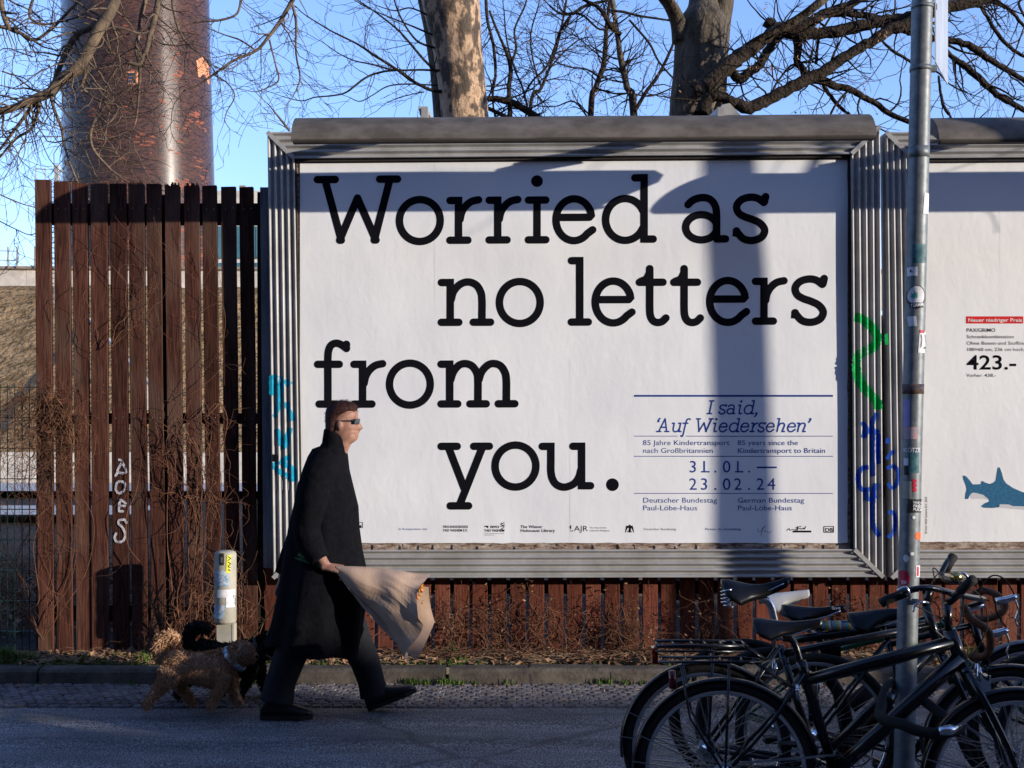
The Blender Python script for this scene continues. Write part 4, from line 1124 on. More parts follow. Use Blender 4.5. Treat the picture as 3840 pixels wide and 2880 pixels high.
for pts, w, Y in (([(2600,340),(2660,305),(2710,275),(2745,270),(2772,298),(2810,272),(2850,240),(2875,195),(2915,140),(2960,110)],[58,40,34,34,40,34,34,32,26,22],10.3),
               ([(2640,330),(2720,255),(2790,205),(2850,160),(2920,110),(3010,95),(3090,55),(3160,30),(3240,-10)],[70,62,56,46,44,46,40,34,28],10.0),
               ([(2630,430),(2650,375),(2690,360),(2750,385),(2800,402),(2870,380),(2940,345),(3020,300),(3100,260),(3180,205),(3260,160),(3330,115),(3400,90),(3500,40),(3560,25),(3680,0),(3800,-40)],[60,46,40,42,46,46,44,44,44,40,40,44,46,48,46,42,40],10.0),
               ([(2870,80),(2930,110),(3000,125),(3080,125),(3170,110),(3260,90),(3330,75),(3420,60),(3480,45)],[40,46,46,44,46,44,40,40,36],10.1),
               ([(3100,55),(3170,50),(3230,55),(3300,70),(3380,110),(3430,125),(3480,140),(3560,150),(3640,175),(3700,215),(3780,265),(3860,315)],[22,26,26,24,24,26,26,24,28,24,20,18],10.2),
               ([(3540,185),(3580,220),(3630,255),(3690,310),(3740,355),(3800,390),(3850,420)],[14,20,26,26,24,22,20],10.1),
               ([(2990,140),(2992,190),(2988,225),(3010,260),(3040,290),(3090,305),(3140,325),(3190,335),(3240,365),(3290,390),(3330,425),(3420,460),(3470,475)],[36,30,28,26,28,30,28,26,24,22,20,18,16],10.3),
               ([(3200,330),(3170,350),(3130,400),(3110,440)],[10,10,9,9],10.3),([(3080,290),(3100,340),(3140,390),(3170,420)],[18,16,14,13],10.4),
               ([(3305,150),(3340,185),(3390,215),(3440,245),(3500,262)],[8,12,12,11,10],10.2),
               ([(3060,240),(3065,180),(3075,130),(3110,70)],[12,11,10,8],10.2),
               ([(3530,150),(3540,160),(3600,190),(3680,210),(3740,235)],[10,12,8,7,6],10.2),
               ([(3670,10),(3700,60),(3730,110),(3790,180),(3850,215)],[13,14,15,14,12],10.3),
               ([(3700,0),(3760,20),(3800,50),(3850,110)],[18,16,14,12],10.4),
               ([(3850,-10),(3820,10),(3840,60)],[10,10,10],10.2),
               ([(3520,285),(3528,350),(3540,400),(3560,430)],[9,11,12,13],10.6),
               ([(3840,100),(3790,230),(3720,310),(3660,355)],[5,6,5,4],10.0),
               ([(2890,350),(2920,300),(2960,250),(2985,240)],[9,8,8,8],10.3)):
    limb(mbs, pts, w, Y, 0, .42, True, 2, .36, .01, sd, .75, wig=1.0)
finish_tree(T, [tr, br, tw, tt, sd], ['trunk','branches','twigs','fine_twigs','seed_clusters'], [M['bark_grey'], M['bark_dark'], M['twig'], M['twig'], M['leaf']])

# slender trees between the two
T = thing('slender_tree', 'slim olive-barked tree leaning left between the two thick trunks', 'tree', P(2375,2300,11.6)+Vector((0,0,-.4)))
br = MB(); tw = MB(); tt = MB(); sd = MB(); tr = MB(); mbs = [br, br, tw, tt]
limb([tr, br, tw, tt], [(2390,2260),(2385,1200),(2376,435),(2352,330),(2332,240),(2318,150),(2305,60),(2290,-30)], [40,34,28,24,24,20,18,18], 11.6, 0, .2, True, 2, .3, .0, sd, .6)
for pts, w in (([(2330,130),(2290,100),(2270,60),(2240,25),(2200,5)],[16,20,18,16,14]),([(2380,420),(2420,350),(2470,280),(2510,200),(2530,150)],[14,15,13,11,9]),
               ([(2290,40),(2340,45),(2400,60),(2470,70),(2530,80)],[10,10,9,8,7]),([(2360,75),(2400,120),(2440,170),(2470,230),(2530,300)],[9,9,9,8,7]),([(2310,95),(2250,110),(2190,60),(2150,50)],[8,8,8,6])):
    limb(mbs, pts, w, 11.5, 0, .5, True, 2, .36, .0, sd, .6)
finish_tree(T, [tr, br, tw, tt, sd], ['trunk','branches','twigs','fine_twigs','seed_clusters'], [M['bark_grey'], M['bark_dark'], M['twig'], M['twig'], M['leaf']])
T = thing('slender_tree', 'thin reddish-brown crooked sapling trunk just left of the slim olive one', 'tree', P(2210,2300,11.9)+Vector((0,0,-.4)))
br = MB(); tw = MB(); tt = MB(); sd = MB(); tr = MB(); mbs = [br, br, tw, tt]
limb([tr, br, tw, tt], [(2190,2260),(2200,1200),(2215,435),(2235,330),(2262,250),(2270,170),(2275,90),(2285,20),(2290,-40)], [30,27,22,20,20,18,14,14,12], 11.9, 0, .25, True, 2, .36, .0, sd, .6)
for pts, w in (([(2248,290),(2200,260),(2130,250),(2080,230)],[8,7,6,5]),([(2235,330),(2300,350),(2360,350),(2440,360),(2520,330)],[7,7,6,6,5]),
               ([(2140,60),(2100,120),(2080,180),(2050,250),(2000,300),(1980,330)],[12,11,10,9,8,7]),([(2200,435),(2150,380),(2080,400),(2000,395)],[7,6,5,4]),
               ([(2290,0),(2200,20),(2150,50),(2100,50),(2060,20)],[10,12,14,9,7])):
    limb(mbs, pts, w, 11.7, 0, .6, True, 2, .38, .0, sd, .6)
finish_tree(T, [tr, br, tw, tt, sd], ['trunk','branches','twigs','fine_twigs','seed_clusters'], [M['bark_dark'], M['bark_dark'], M['twig'], M['twig'], M['leaf']])
# small tree behind, filling the gap right of the plane tree
T = thing('slender_tree', 'thin twiggy tree with brown seed bunches close to the right of the plane tree', 'tree', P(1960,2300,12.4)+Vector((0,0,-.4)))
br = MB(); tw = MB(); tt = MB(); sd = MB(); tr = MB(); mbs = [br, br, tw, tt]
limb([tr, br, tw, tt], [(1960,2260),(1965,1200),(1985,435),(2030,330),(2080,200),(2110,80),(2130,-40)], [22,20,14,12,10,9,8], 12.4, 0, .5, True, 2, .36, .0, sd, .7)
for pts, w in (([(1985,435),(1960,330),(1930,260),(1900,150),(1890,40)],[9,8,7,6,5]),([(2030,330),(2000,230),(1990,130),(2020,20)],[7,6,6,5]),([(2060,260),(2110,200),(2170,150),(2210,140)],[6,6,5,4])):
    limb(mbs, pts, w, 12.3, 0, 1.0, True, 2, .4, .0, sd, .6)
finish_tree(T, [tr, br, tw, tt, sd], ['trunk','branches','twigs','fine_twigs','seed_clusters'], [M['bark_dark'], M['bark_dark'], M['twig'], M['twig'], M['leaf']])

# weeping branches of the tree that stands left of the frame
T = thing('overhanging_tree', 'bare tree at the left whose crooked weeping branches hang in front of the brick chimney', 'tree', P(-700,2300,9.6)+Vector((0,0,-.3)))
tr = MB(); br = MB(); tw = MB(); tt = MB(); mbs = [br, br, tw, tt]
bark_trunk(tr, [(-720,2240,190,9.6),(-700,1200,170,9.6),(-640,200,150,9.6),(-560,-500,120,9.6),(-300,-900,100,9.6),(100,-800,80,9.5),(430,-400,60,9.4)], 18, 21)
for pts, w, Y in (([(470,-300),(450,-120),(430,0),(395,75),(360,130),(335,185),(310,230),(280,265),(220,310),(190,345),(130,370),(60,400),(0,418),(-60,420)],[50,44,36,34,34,34,36,36,32,30,26,22,22,18],9.4),
               ([(420,20),(350,95),(290,130),(250,190),(220,260),(190,330),(120,400),(60,480),(0,560)],[20,20,20,18,16,14,12,10,8],9.5),
               ([(600,-60),(590,20),(575,90),(560,140),(548,190),(520,240),(470,235),(430,270),(400,320)],[18,18,17,15,14,12,10,9,8],9.5),
               ([(545,0),(530,60),(520,130),(510,190),(525,260),(520,350),(510,450),(490,500)],[14,14,12,11,9,8,6,5],9.6),
               ([(0,-30),(15,60),(40,110),(90,130),(160,175)],[18,16,13,9,6],9.6),([(0,100),(60,115),(130,150),(200,100),(260,40),(300,0)],[12,11,10,10,9,8],9.6),
               ([(190,330),(200,400),(230,480),(245,560),(290,680),(340,760)],[12,10,9,7,6,5],9.4),([(150,390),(120,480),(60,520),(0,590)],[12,9,8,6],9.5),
               ([(360,440),(340,500),(350,560),(400,620),(420,640)],[10,9,8,7,6],9.3),([(330,260),(310,330),(380,380),(440,400),(420,450),(350,500)],[10,9,8,7,6,5],9.4),
               ([(640,-40),(660,80),(700,160),(760,210),(800,260)],[9,8,7,5,4],9.7),
               ([(1120,-40),(1080,30),(1050,80),(1005,140),(960,190),(880,225),(800,280),(740,320),(690,340)],[14,13,12,11,9,8,7,6,5],9.7),
               ([(1090,0),(1110,80),(1110,200),(1125,290),(1110,340)],[9,8,6,5,4],9.8),([(905,-20),(890,50),(830,75),(780,80),(730,85)],[8,7,7,5,4],9.7),
               ([(1010,150),(1030,230),(1045,300),(1000,330),(960,345)],[6,5,5,4,3],9.7),([(960,190),(900,150),(840,130),(790,110)],[5,5,4,3],9.7),
               ([(800,280),(850,310),(880,360),(850,420),(840,460)],[5,4,4,3,2],9.7),([(130,-20),(110,60),(160,90),(230,80),(300,60),(360,20)],[9,8,7,6,5,4],9.6),
               ([(1085,490),(1030,420),(1005,390)],[8,5,3],9.9),([(0,730),(70,760),(120,775),(210,800),(260,790)],[4,4,3,3,3],9.2),([(0,830),(60,860),(120,880),(180,840)],[4,3,3,3],9.2)):
    limb(mbs, pts, [k_*1.25 for k_ in w], Y, 0, .8, True, 2, .44, .05, None, .62)
for k in range(70):
    x, y = R.uniform(-40,460), R.uniform(60,560); a = R.uniform(0,2*PI)
    q = P(x, y, R.uniform(9.2,9.8)); grow(mbs, q, Vector((math.cos(a)*.8, R.gauss(0,.3), math.sin(a)*.6-.3)).normalized(), R.uniform(.3,.8), R.uniform(.003,.006), 1, 2, .46, .05)
finish_tree(T, [tr, br, tw, tt], ['trunk','branches','twigs','fine_twigs'], [M['bark_grey'], M['twig_pale'], M['twig'], M['twig']])

# street tree out of frame on the right: its trunk and boughs shade the board
T = thing('street_tree', 'bare street tree beside the road, just outside the photo on the right', 'tree', (6.75, 6.05, -.05))
tr = MB(); br = MB(); tw = MB(); tt = MB()
tr.tube([(6.80,6.05,-.1),(6.78,6.05,1),(6.76,6.05,2.4),(6.72,6.05,3.6),(6.6,6.05,5.2),(6.5,6.1,6.8)], [.12,.10,.088,.086,.075,.06], 14)
for a0, z in ((.3,3.9),(2.6,4.3),(4.4,4.6),(1.2,4.9),(3.6,5.0),(5.4,5.4)):
    grow([br, br, tw, tt], Vector((6.7,6.05,z)), Vector((math.cos(a0)*.8, math.sin(a0)*.8, .75)).normalized(), 1.7, .028, 0, 2, .22, .0, 1.0, 1.0, None, 5, .003)
finish_tree(T, [tr, br, tw, tt], ['trunk','branches','twigs','fine_twigs'], [M['bark_grey'], M['bark_dark'], M['twig'], M['twig']])


# ================================================================ BOLLARD AND SIGN POLE
M['post_grey'] = mat('grey_enamel_post', (.36,.34,.28), .5, 0, .12, 12, .1, 60, dist=.002)
M['sticker_white'] = mat('white_sticker', (.62,.62,.64), .5, 0, .15, 30)
M['sticker_blue'] = mat('blue_patterned_sticker', (.10,.22,.36), .5, 0, .6, 45, col2=(.55,.58,.6))
M['sticker_yellow'] = mat('yellow_sticker', (.62,.60,.04), .5, 0, .1, 30)
M['sticker_black'] = mat('black_sticker', (.02,.02,.022), .5, 0, .2, 30)
M['sticker_red'] = mat('red_sticker', (.45,.02,.05), .5, 0, .2, 30)
M['sticker_pink'] = mat('pale_pink_sticker', (.5,.28,.3), .5, 0, .4, 40, col2=(.3,.3,.32))
M['sticker_orange'] = mat('neon_orange_sticker', (1.0,.12,.02), .5, 0, .03, 30)
M['sticker_lilac'] = mat('lilac_sticker', (.26,.22,.45), .5, 0, .1, 30)
M['sticker_teal'] = mat('dark_teal_sticker', (.02,.07,.09), .5, 0, .5, 35, col2=(.08,.2,.22))
YB = 8.27
bo = thing('bollard', 'grey round service post covered in stickers beside the plank fence', 'bollard', P(845,2480,YB))
r0 = 41/F*YB; c0 = P(845,2330,YB); z0 = P(845,2335,YB).z; z1_ = P(845,2066,YB).z
mb = MB(); rings = []
for z, k in ((z0,.9),(z0+.012,1),(z1_-.02,1),(z1_-.006,.93),(z1_+.004,.6)):
    rings.append([(c0.x+r0*k*math.cos(a*PI/14), YB+r0*k*math.sin(a*PI/14), z) for a in range(28)])
mb.loft(rings); mb.build('housing', M['post_grey'], bo)
mb = MB(); mb.box((c0.x-.048, YB-.035, .02),(c0.x+.058, YB+.05, z0-.002)); mb.build('foot_post', M['post_grey'], bo)
mb = MB(); mb.box((c0.x+.05, YB-.037, .02),(c0.x+.062, YB+.052, z0-.006)); mb.build('side_flange', M['post_grey'], bo)
def wrap(cx, cy0, r_, Y, lean=None):
    """painted or stuck-on things that follow a round post; pixels in, point on its surface out"""
    def fn(px, py, d=0):
        ax = cx if lean is None else lean(py); z = CAMH-(py-1620)/F*(Y-r_)
        s_ = max(-.97, min(.97, (px-ax)/(r_/Y*F))); x0 = (ax-1920)/F*Y
        return Vector((x0+(r_+.0015+d)*s_, Y-(r_+.0015+d)*math.sqrt(1-s_*s_), z))
    return fn
def patch(mb, x0, y0, x1, y1, fn, d=0, nx=6, ny=2, skew=0):
    vs = [fn(lerp(x0,x1,i/nx)+skew*j/ny, lerp(y0,y1,j/ny), d) for j in range(ny+1) for i in range(nx+1)]
    n_ = nx+1; mb.add(vs, [(j*n_+i, (j+1)*n_+i, (j+1)*n_+i+1, j*n_+i+1) for j in range(ny) for i in range(nx)], True)
fb = wrap(845, 0, r0, YB)
q7 = lambda x, y: (x/2.011, 2055+y/2.011)
def stick(m, x0, y0, x1, y1, parent, fn, d=0, skew=0, label=None, nm='sticker'):
    mb = MB(); patch(mb, x0, y0, x1, y1, fn, d, skew=skew); return mb.build(nm, m, parent, label=label)
stick(M['dark_gap'], *q7(1672,40), *q7(1708,130), bo, fb, .001, nm='reader_slot')
stick(M['zinc'], *q7(1684,70), *q7(1700,110), bo, fb, .004, nm='key_lock')
stick(M['sticker_yellow'], *q7(1728,55), *q7(1756,190), bo, fb, .001, -4, label='yellow sticker with scribble')
stick(M['sticker_blue'], *q7(1632,170), *q7(1735,290), bo, fb, .001, 8, label='torn blue and white sticker')
stick(M['sticker_white'], *q7(1655,315), *q7(1778,375), bo, fb, .001)
stick(M['sticker_white'], *q7(1722,375), *q7(1776,450), bo, fb, .001)
stick(M['sticker_blue'], *q7(1632,432), *q7(1722,535), bo, fb, .001, -8)
mb = MB()
for k, pts in enumerate(([(1735,65),(1752,80),(1735,95)],[(1735,105),(1750,120),(1738,140),(1752,150)],[(1738,160),(1748,175)])):
    ribbon(mb, catmull([q7(*p) for p in pts],4), 2.2, lambda a, b_: fb(a, b_, .003+k*.0003), 1)
qq = text_mb('ZUHFAH', q7(1768,360)[0], q7(1768,360)[1], 9, fn=lambda a, b_, d=0: fb(a, b_, .003), rot=PI/2, xs=.8); mb.add(qq.v, qq.f)
mb.build('sticker_writing', M['black_ink'], bo)

YP = 5.05
lean = lambda py: lerp(3459, 3390, (py)/2880)
rp_ = 38.5/F*YP
pole = thing('sign_pole', 'galvanised steel sign pole plastered with stickers, bicycles locked to it', 'sign pole', (P(3390,2880,YP).x, YP, ground_z(YP)))
def prad(z): return rp_ if z < P(0,592,YP).z else rp_*.97
mb = MB(); rings = []
for z in [-.15, .3, .8, 1.2, 1.6, 2.0, P(0,2,YP).z, 3.9]:
    py = 1620-(z-CAMH)/YP*F; x = (lean(py)-1920)/F*YP
    rings.append([(x+rp_*math.cos(a*PI/16), YP+rp_*math.sin(a*PI/16), z) for a in range(32)])
mb.loft(rings); mb.build('pipe', M['zinc'], pole)
def ring_at(y0, y1, k, nm, m=M['zinc']):
    mb = MB(); rings = []
    for yy, kk in ((y1,1.002),(y1,k),(y0,k),(y0,1.002)):
        x = (lean(yy)-1920)/F*YP; z = P(0,yy,YP).z
        rings.append([(x+rp_*kk*math.cos(a*PI/16), YP+rp_*kk*math.sin(a*PI/16), z) for a in range(32)])
    mb.loft(rings, cap=False); return mb.build(nm, m, pole)
ring_at(552, 594, 1.03, 'sleeve'); ring_at(250, 268, 1.07, 'clamp_band'); ring_at(20, 34, 1.07, 'clamp_band')
M['old_tape'] = mat('torn_brown_tape', (.16,.085,.05), .7, 0, .5, 40, col2=(.02,.035,.06))
ring_at(1441, 1478, 1.035, 'wrapped_tape', M['old_tape'])
# the sign seen nearly edge-on
M['sign_back'] = mat('sign_back_aluminium', (.42,.44,.46), .45, .4, .15, 10, stretch=(1,1,.3))
mb = MB(); xa = P(3499,0,YP).x; z1s = 3.9; zl = P(0,238,YP).z; zr = P(0,342,5.5).z
mb.hexa([(xa,YP-.02,zl),(xa+.004,YP-.02,zl),(xa+.178,YP+.35,zr),(xa+.174,YP+.35,zr)],
        [(xa,YP-.02,z1s),(xa+.004,YP-.02,z1s),(xa+.178,YP+.35,z1s),(xa+.174,YP+.35,z1s)])
mb.build('sign_plate', M['sign_back'], pole)
for yy in (258, 28):
    mb = MB(); z = P(0,yy,YP).z; xx = (lean(yy)-1920)/F*YP+rp_; mb.box((xx-.004,YP-.012,z-.012),(xa+.012,YP+.012,z+.012)); mb.build('bracket', M['zinc'], pole)
fp = wrap(0, 0, rp_, YP, lean)
z4 = lambda x, y: (3140+x/2.37, 1000+y/2.37); z5_ = lambda x, y: (3140+x/2.37, 1600+y/2.37)
def ssp(m, a, c, label=None, d=0, skew=0): return stick(m, *a, *c, pole, fp, d, skew, label)
ssp(M['sticker_white'], z4(612,0), z4(685,80)); ssp(M['sticker_white'], (3455,722), (3485,800), skew=-6, label='torn white sticker'); ssp(M['sticker_teal'], (3412,915),(3462,985))
def disc(m, c, r1, r2, d, label=None):
    mb = MB(); pts = [fp(c[0]+r1*math.cos(a*PI/14), c[1]+r2*math.sin(a*PI/14), d) for a in range(28)]
    rings_ = [[fp(c[0]+r1*k*math.cos(a*PI/14), c[1]+r2*k*math.sin(a*PI/14), d) for a in range(28)] for k in (.02,.5,1)]
    mb.loft(rings_, cap=False); mb.build('sticker', m, pole, label=label)
cc = z4(681,268); disc(M['sticker_black'], cc, 33, 44, 0, 'round black-rimmed sticker with a green leaf'); disc(M['sticker_white'], (cc[0]-1, cc[1]-5), 28, 36, .0006)
M['leaf_print'] = mat('printed_teal_leaf', (.01,.25,.20), .5, 0, .1, 10)
mb = MB(); lc = z4(660,265)
for k in range(7):
    a = math.radians(-90+(k-3)*32); l = (24,22,17,13)[abs(k-3)]
    p0 = (lc[0], lc[1]+3); mb.poly([fp(p0[0],p0[1],.0014+k*.0001), fp(p0[0]+l*.55*math.cos(a-.22), p0[1]+l*.55*math.sin(a-.22),.0014+k*.0001), fp(p0[0]+l*math.cos(a), p0[1]+l*math.sin(a),.0014+k*.0001), fp(p0[0]+l*.55*math.cos(a+.22), p0[1]+l*.55*math.sin(a+.22),.0014+k*.0001)])
mb.build('leaf_print', M['leaf_print'], pole)
ssp(M['sticker_black'], z4(625,318), z4(738,362), d=.0012)
def ptext(s_, a, h, W_, m, rot=0, d=.003, bold=.02):
    it = fit((s_, 0, 0, h, {'W':W_,'bold':bold})); q = text_mb(s_, a[0], a[1], h, fn=lambda x, y, dd=0: fp(x, y, d), rot=rot, xs=it[4]['xs'], bold=bold); q.build('sticker_print', m, pole)
ptext('TEAMM', z4(632,360), 13, 42, M['sticker_white'], -.12)
ptext('L', z4(628,46), 11, 8, M['black_ink'])
ssp(M['sticker_white'], z4(607,440), z4(672,528), skew=4); ssp(M['sticker_white'], z4(702,580), z4(772,765), 'white cut-out sticker with a drawn figure', skew=-6)
ssp(M['sticker_red'], z4(705,562), z4(748,590), d=.0006)
mb = MB()
for k, pts in enumerate(([(715,600),(720,650),(712,720)],[(750,600),(765,660),(768,740)],[(740,735),(752,712),(765,735),(760,755)])):
    ribbon(mb, catmull([z4(*p) for p in pts],4), 2.4, lambda a, b_: fp(a, b_, .0024+k*.0003), 1)
mb.build('sticker_print', M['black_ink'], pole)
ssp(M['sticker_lilac'], z4(582,1180), z4(622,1420)); ssp(M['sticker_pink'], z4(580,1425), z4(683,1533)); ssp(M['sticker_teal'], z5_(610,190), z5_(698,412), 'dark teal portrait sticker')
ptext('KÖTZE', z5_(580,226), 16, 50, M['sticker_white'])
ssp(M['sticker_white'], z5_(578,280), z5_(608,345)); ssp(M['sticker_black'], z5_(580,345), z5_(608,430))
for yy in (485,523,561): disc(M['sticker_red'], z5_(658,yy), 8.5, 8, 0, 'small red dot sticker')
ssp(M['post_grey'], z5_(570,485), z5_(632,640))
ssp(M['sticker_black'], z5_(606,645), z5_(745,765), 'black and white slogan sticker', skew=-4)
for i, s_ in enumerate(('WHO TH','FRED P','FUCK')): ptext(s_, z5_(642,682+i*30), 10, (44,44,34)[i], M['sticker_white'], .16)
disc(M['sticker_orange'], z5_(698,972), 14.5, 15, 0, 'bright orange dot sticker'); disc(M['sticker_white'], z5_(652,806), 6, 6, 0); disc(M['sticker_white'], z5_(637,1130), 7, 7, 0); disc(M['sticker_white'], z5_(588,1172), 8, 14, 0)
ssp(M['sticker_white'], z5_(672,1236), z5_(722,1340), 'small white and red sticker'); ssp(M['sticker_red'], z5_(680,1246), z5_(700,1330), d=.0008)
disc(M['sticker_red'], z5_(572,1350), 19, 31, 0, 'red round sticker'); ptext('ER', z5_(558,1400), 13, 14, M['sticker_white'])

# ================================================================ PERSON
YM = 7.27
def mp_(x, y, dy=0): return P(900+x/1.2025, 1400+y/1.2025, YM+dy)
M['skin'] = mat('skin', (.34,.185,.13), .5, 0, .2, 28, .15, 60, col2=(.22,.105,.075), dist=.003)
M['hair'] = mat('dark_auburn_hair', (.034,.011,.008), .7, 0, .4, 70, .6, 160, dist=.006)
M['coat'] = mat('black_wool_coat', (.0050,.0050,.0066), .95, 0, .25, 30, .9, 7, spec=.05, dist=.03)
M['trousers'] = mat('charcoal_trousers', (.011,.012,.015), .9, 0, .2, 30, .4, 12, spec=.2, dist=.015)
M['shoe'] = mat('black_leather_shoe', (.012,.011,.012), .35, 0, .2, 20)
M['kraft'] = mat('brown_kraft_paper', (.43,.30,.215), .65, 0, .1, 4, .3, 9, dist=.015)
M['stems'] = mat('green_stems', (.05,.12,.04), .6, 0, .2, 20)
M['orange_petals'] = mat('orange_petals', (.55,.20,.03), .6, 0, .3, 40)
man = thing('person', 'person in a long black coat and dark glasses striding right past the poster', 'person', (P(1200,2660,YM).x, YM, ground_z(YM)))
# body: one continuous mesh: head with profile, neck, hidden torso, arms with hands, legs
body = MB()
hc = mp_(465, 225); S_ = 1/660
HS = .90
def head_rings():
    rings = []
    # (z offset from head centre in m, back x, front x, half width)
    tab = [(-.150,-.062,.040,.050),(-.125,-.066,.052,.056),(-.112,-.070,.074,.052),(-.098,-.076,.090,.056),(-.080,-.082,.094,.062),(-.064,-.088,.090,.066),(-.052,-.092,.097,.068),(-.042,-.094,.092,.069),(-.030,-.096,.098,.071),
           (-.012,-.099,.099,.074),(.008,-.102,.096,.076),(.026,-.104,.091,.077),(.040,-.105,.096,.077),(.060,-.104,.096,.076),(.085,-.099,.086,.072),(.105,-.086,.066,.062),(.118,-.062,.040,.046),(.124,-.03,.012,.02)]
    for z, xb, xf, hw in tab:
        ring = []
        for k in range(36):
            a = 2*PI*k/36; cx = (xb+xf)/2; rx = (xf-xb)/2
            x = cx+rx*math.cos(a); y = hw*math.sin(a)
            aa = abs(((a+PI) % (2*PI))-PI)
            if aa < .5:                                   # nose, lips
                nose = {-.052:.010,-.042:.016,-.030:.034,-.012:.022,.008:.012,.026:.006}.get(z, 0)
                x += nose*math.exp(-(aa/.17)**2)
                if z in (-.080,-.064): x += .006*math.exp(-(aa/.3)**2)
            if .25 < aa < .65 and z in (.008, .026): x -= .007   # eye sockets
            ring.append(hc+Vector((x, y, z-.004))*HS)
        rings.append(ring)
    return rings
hr = head_rings()
neck = [[hc+Vector((-.018-.04*t+.054*math.cos(2*PI*k/36), .052*math.sin(2*PI*k/36), -.135-.10*t)) for k in range(36)] for t in (1.3,1,.5)]
torso = []
sh = mp_(380, 380)
for px, py, rx, ry in ((380,1040,.11,.15),(375,950,.12,.15),(375,850,.10,.14),(375,700,.10,.14),(365,560,.11,.16),(370,470,.10,.17),(378,400,.08,.15),(395,350,.055,.08)):
    c = mp_(px, py); torso.append([c+Vector((rx*math.cos(2*PI*k/36), ry*math.sin(2*PI*k/36), 0)) for k in range(36)])
body.loft(torso+neck+hr)
for sgn in (-1, 1):                                       # ears
    body.ball(hc+Vector((-.012, sgn*.069, -.008)), .028, 8, 6, (.6,.3,1.05))
def hand(b_, wrist, palm_dir, down, thumb_side, s_=1.0, curl=1.15):
    """palm, four curled fingers and a thumb"""
    wrist = Vector(wrist); f = Vector(palm_dir).normalized(); dn = Vector(down); dn = (dn-f*dn.dot(f)).normalized(); w_ = f.cross(dn).normalized()*thumb_side
    rings = []
    for t, hw, ht in ((-.02,.026,.021),(.0,.027,.02),(.03,.036,.018),(.06,.041,.017),(.085,.040,.015)):
        c = wrist+f*t*s_; rings.append([c+(w_*hw*math.cos(a*PI/7)+dn*ht*math.sin(a*PI/7))*s_ for a in range(14)])
    b_.loft(rings)
    for i, (off, ln, r_) in enumerate(((.030,.068,.0092),(.010,.078,.0095),(-.011,.072,.009),(-.030,.056,.008))):
        p = wrist+f*.078*s_+w_*off*s_; d = f.copy(); pts = [p-f*.012*s_]; rad = [r_*s_]
        for j, fr in enumerate((.42,.32,.26)):
            q = Quaternion(w_*thumb_side, curl*(.75+.1*j)); 
            d = (d*math.cos(curl*.8)+dn*math.sin(curl*.8)) if j == 0 else (Quaternion(f.cross(dn), curl*.8) @ d)
            pts.append(p.copy()); rad.append(r_*s_); p = p+d*ln*fr*s_; 
        pts.append(p); rad.append(r_*.8*s_)
        b_.tube(pts, [x for x in rad], 8)
    p = wrist+f*.022*s_+w_*.030*s_
    b_.tube([p-w_*.012*s_, p+(w_*.02+f*.022+dn*.012)*s_, p+(w_*.018+f*.050+dn*.034)*s_, p+(w_*.004+f*.066+dn*.05)*s_], [.014*s_,.0125*s_,.011*s_,.009*s_], 8)
# near arm (camera side) reaching forward to the bunch
A = [mp_(385,400,-.19), mp_(330,560,-.235), mp_(300,690,-.24), mp_(335,790,-.26), mp_(386,868,-.27)]
body.tube(A, [.062,.055,.047,.038,.028], 12)
hand(body, mp_(388,872,-.27), (.95,0,-.16), (-.1,.35,-1), 1, 1.12)
# far arm hanging, holding the dog leads
A2 = [mp_(400,400,.19), mp_(330,560,.23), mp_(270,720,.24), mp_(215,850,.24), mp_(190,930,.24)]
body.tube(A2, [.062,.054,.046,.036,.028], 12); hand(body, mp_(188,935,.24), (-.3,0,-.95), (1,-.3,-.2), -1, 1.0)
# legs
Lr = [mp_(345,1010,-.09), mp_(270,1200,-.09), mp_(205,1330,-.09), mp_(160,1460,-.09)]
Lf = [mp_(430,1010,.10), mp_(505,1190,.10), mp_(570,1330,.10), mp_(602,1440,.10)]
body.tube(Lr, [.095,.075,.055,.04], 12); body.tube(Lf, [.095,.075,.055,.04], 12)
bo_ = body.build('body', M['skin'], man)
def rem(o, vox=.008):                                    # fuse into one skin
    bpy.context.view_layer.objects.active = o
    md = o.modifiers.new('fuse', 'REMESH'); md.mode = 'VOXEL'; md.voxel_size = vox; md.use_smooth_shade = True
    dg = bpy.context.evaluated_depsgraph_get(); me = bpy.data.meshes.new_from_object(o.evaluated_get(dg)); o.modifiers.clear(); o.data = me
rem(bo_, .006)
# hair: cap following the skull, short and swept
hair = MB(); rings = []
for z, xb, xf, hw in ((-.075,-.100,-.060,.066),(-.05,-.106,-.040,.075),(-.02,-.110,-.018,.080),(.02,-.113,-.006,.083),(.045,-.113,.020,.084),(.066,-.112,.062,.083),(.082,-.109,.088,.081),(.100,-.102,.092,.075),(.118,-.088,.082,.062),(.132,-.064,.056,.044),(.139,-.03,.02,.02)):
    ring = []
    for k in range(40):
        a = 2*PI*k/40; n_ = 1+.05*noise.noise(Vector((math.cos(a)*5, math.sin(a)*5, z*40)))
        ring.append(hc+Vector(((xb+xf)/2+(xf-xb)/2*math.cos(a)*n_, hw*math.sin(a)*n_, z+.006*noise.noise(Vector((math.cos(a)*6,math.sin(a)*6,z*20)))))*.9)
    rings.append(ring)
hair.loft(rings)
flat_ = [(p_, ri) for ri, rg_ in enumerate(rings) for p_ in rg_]
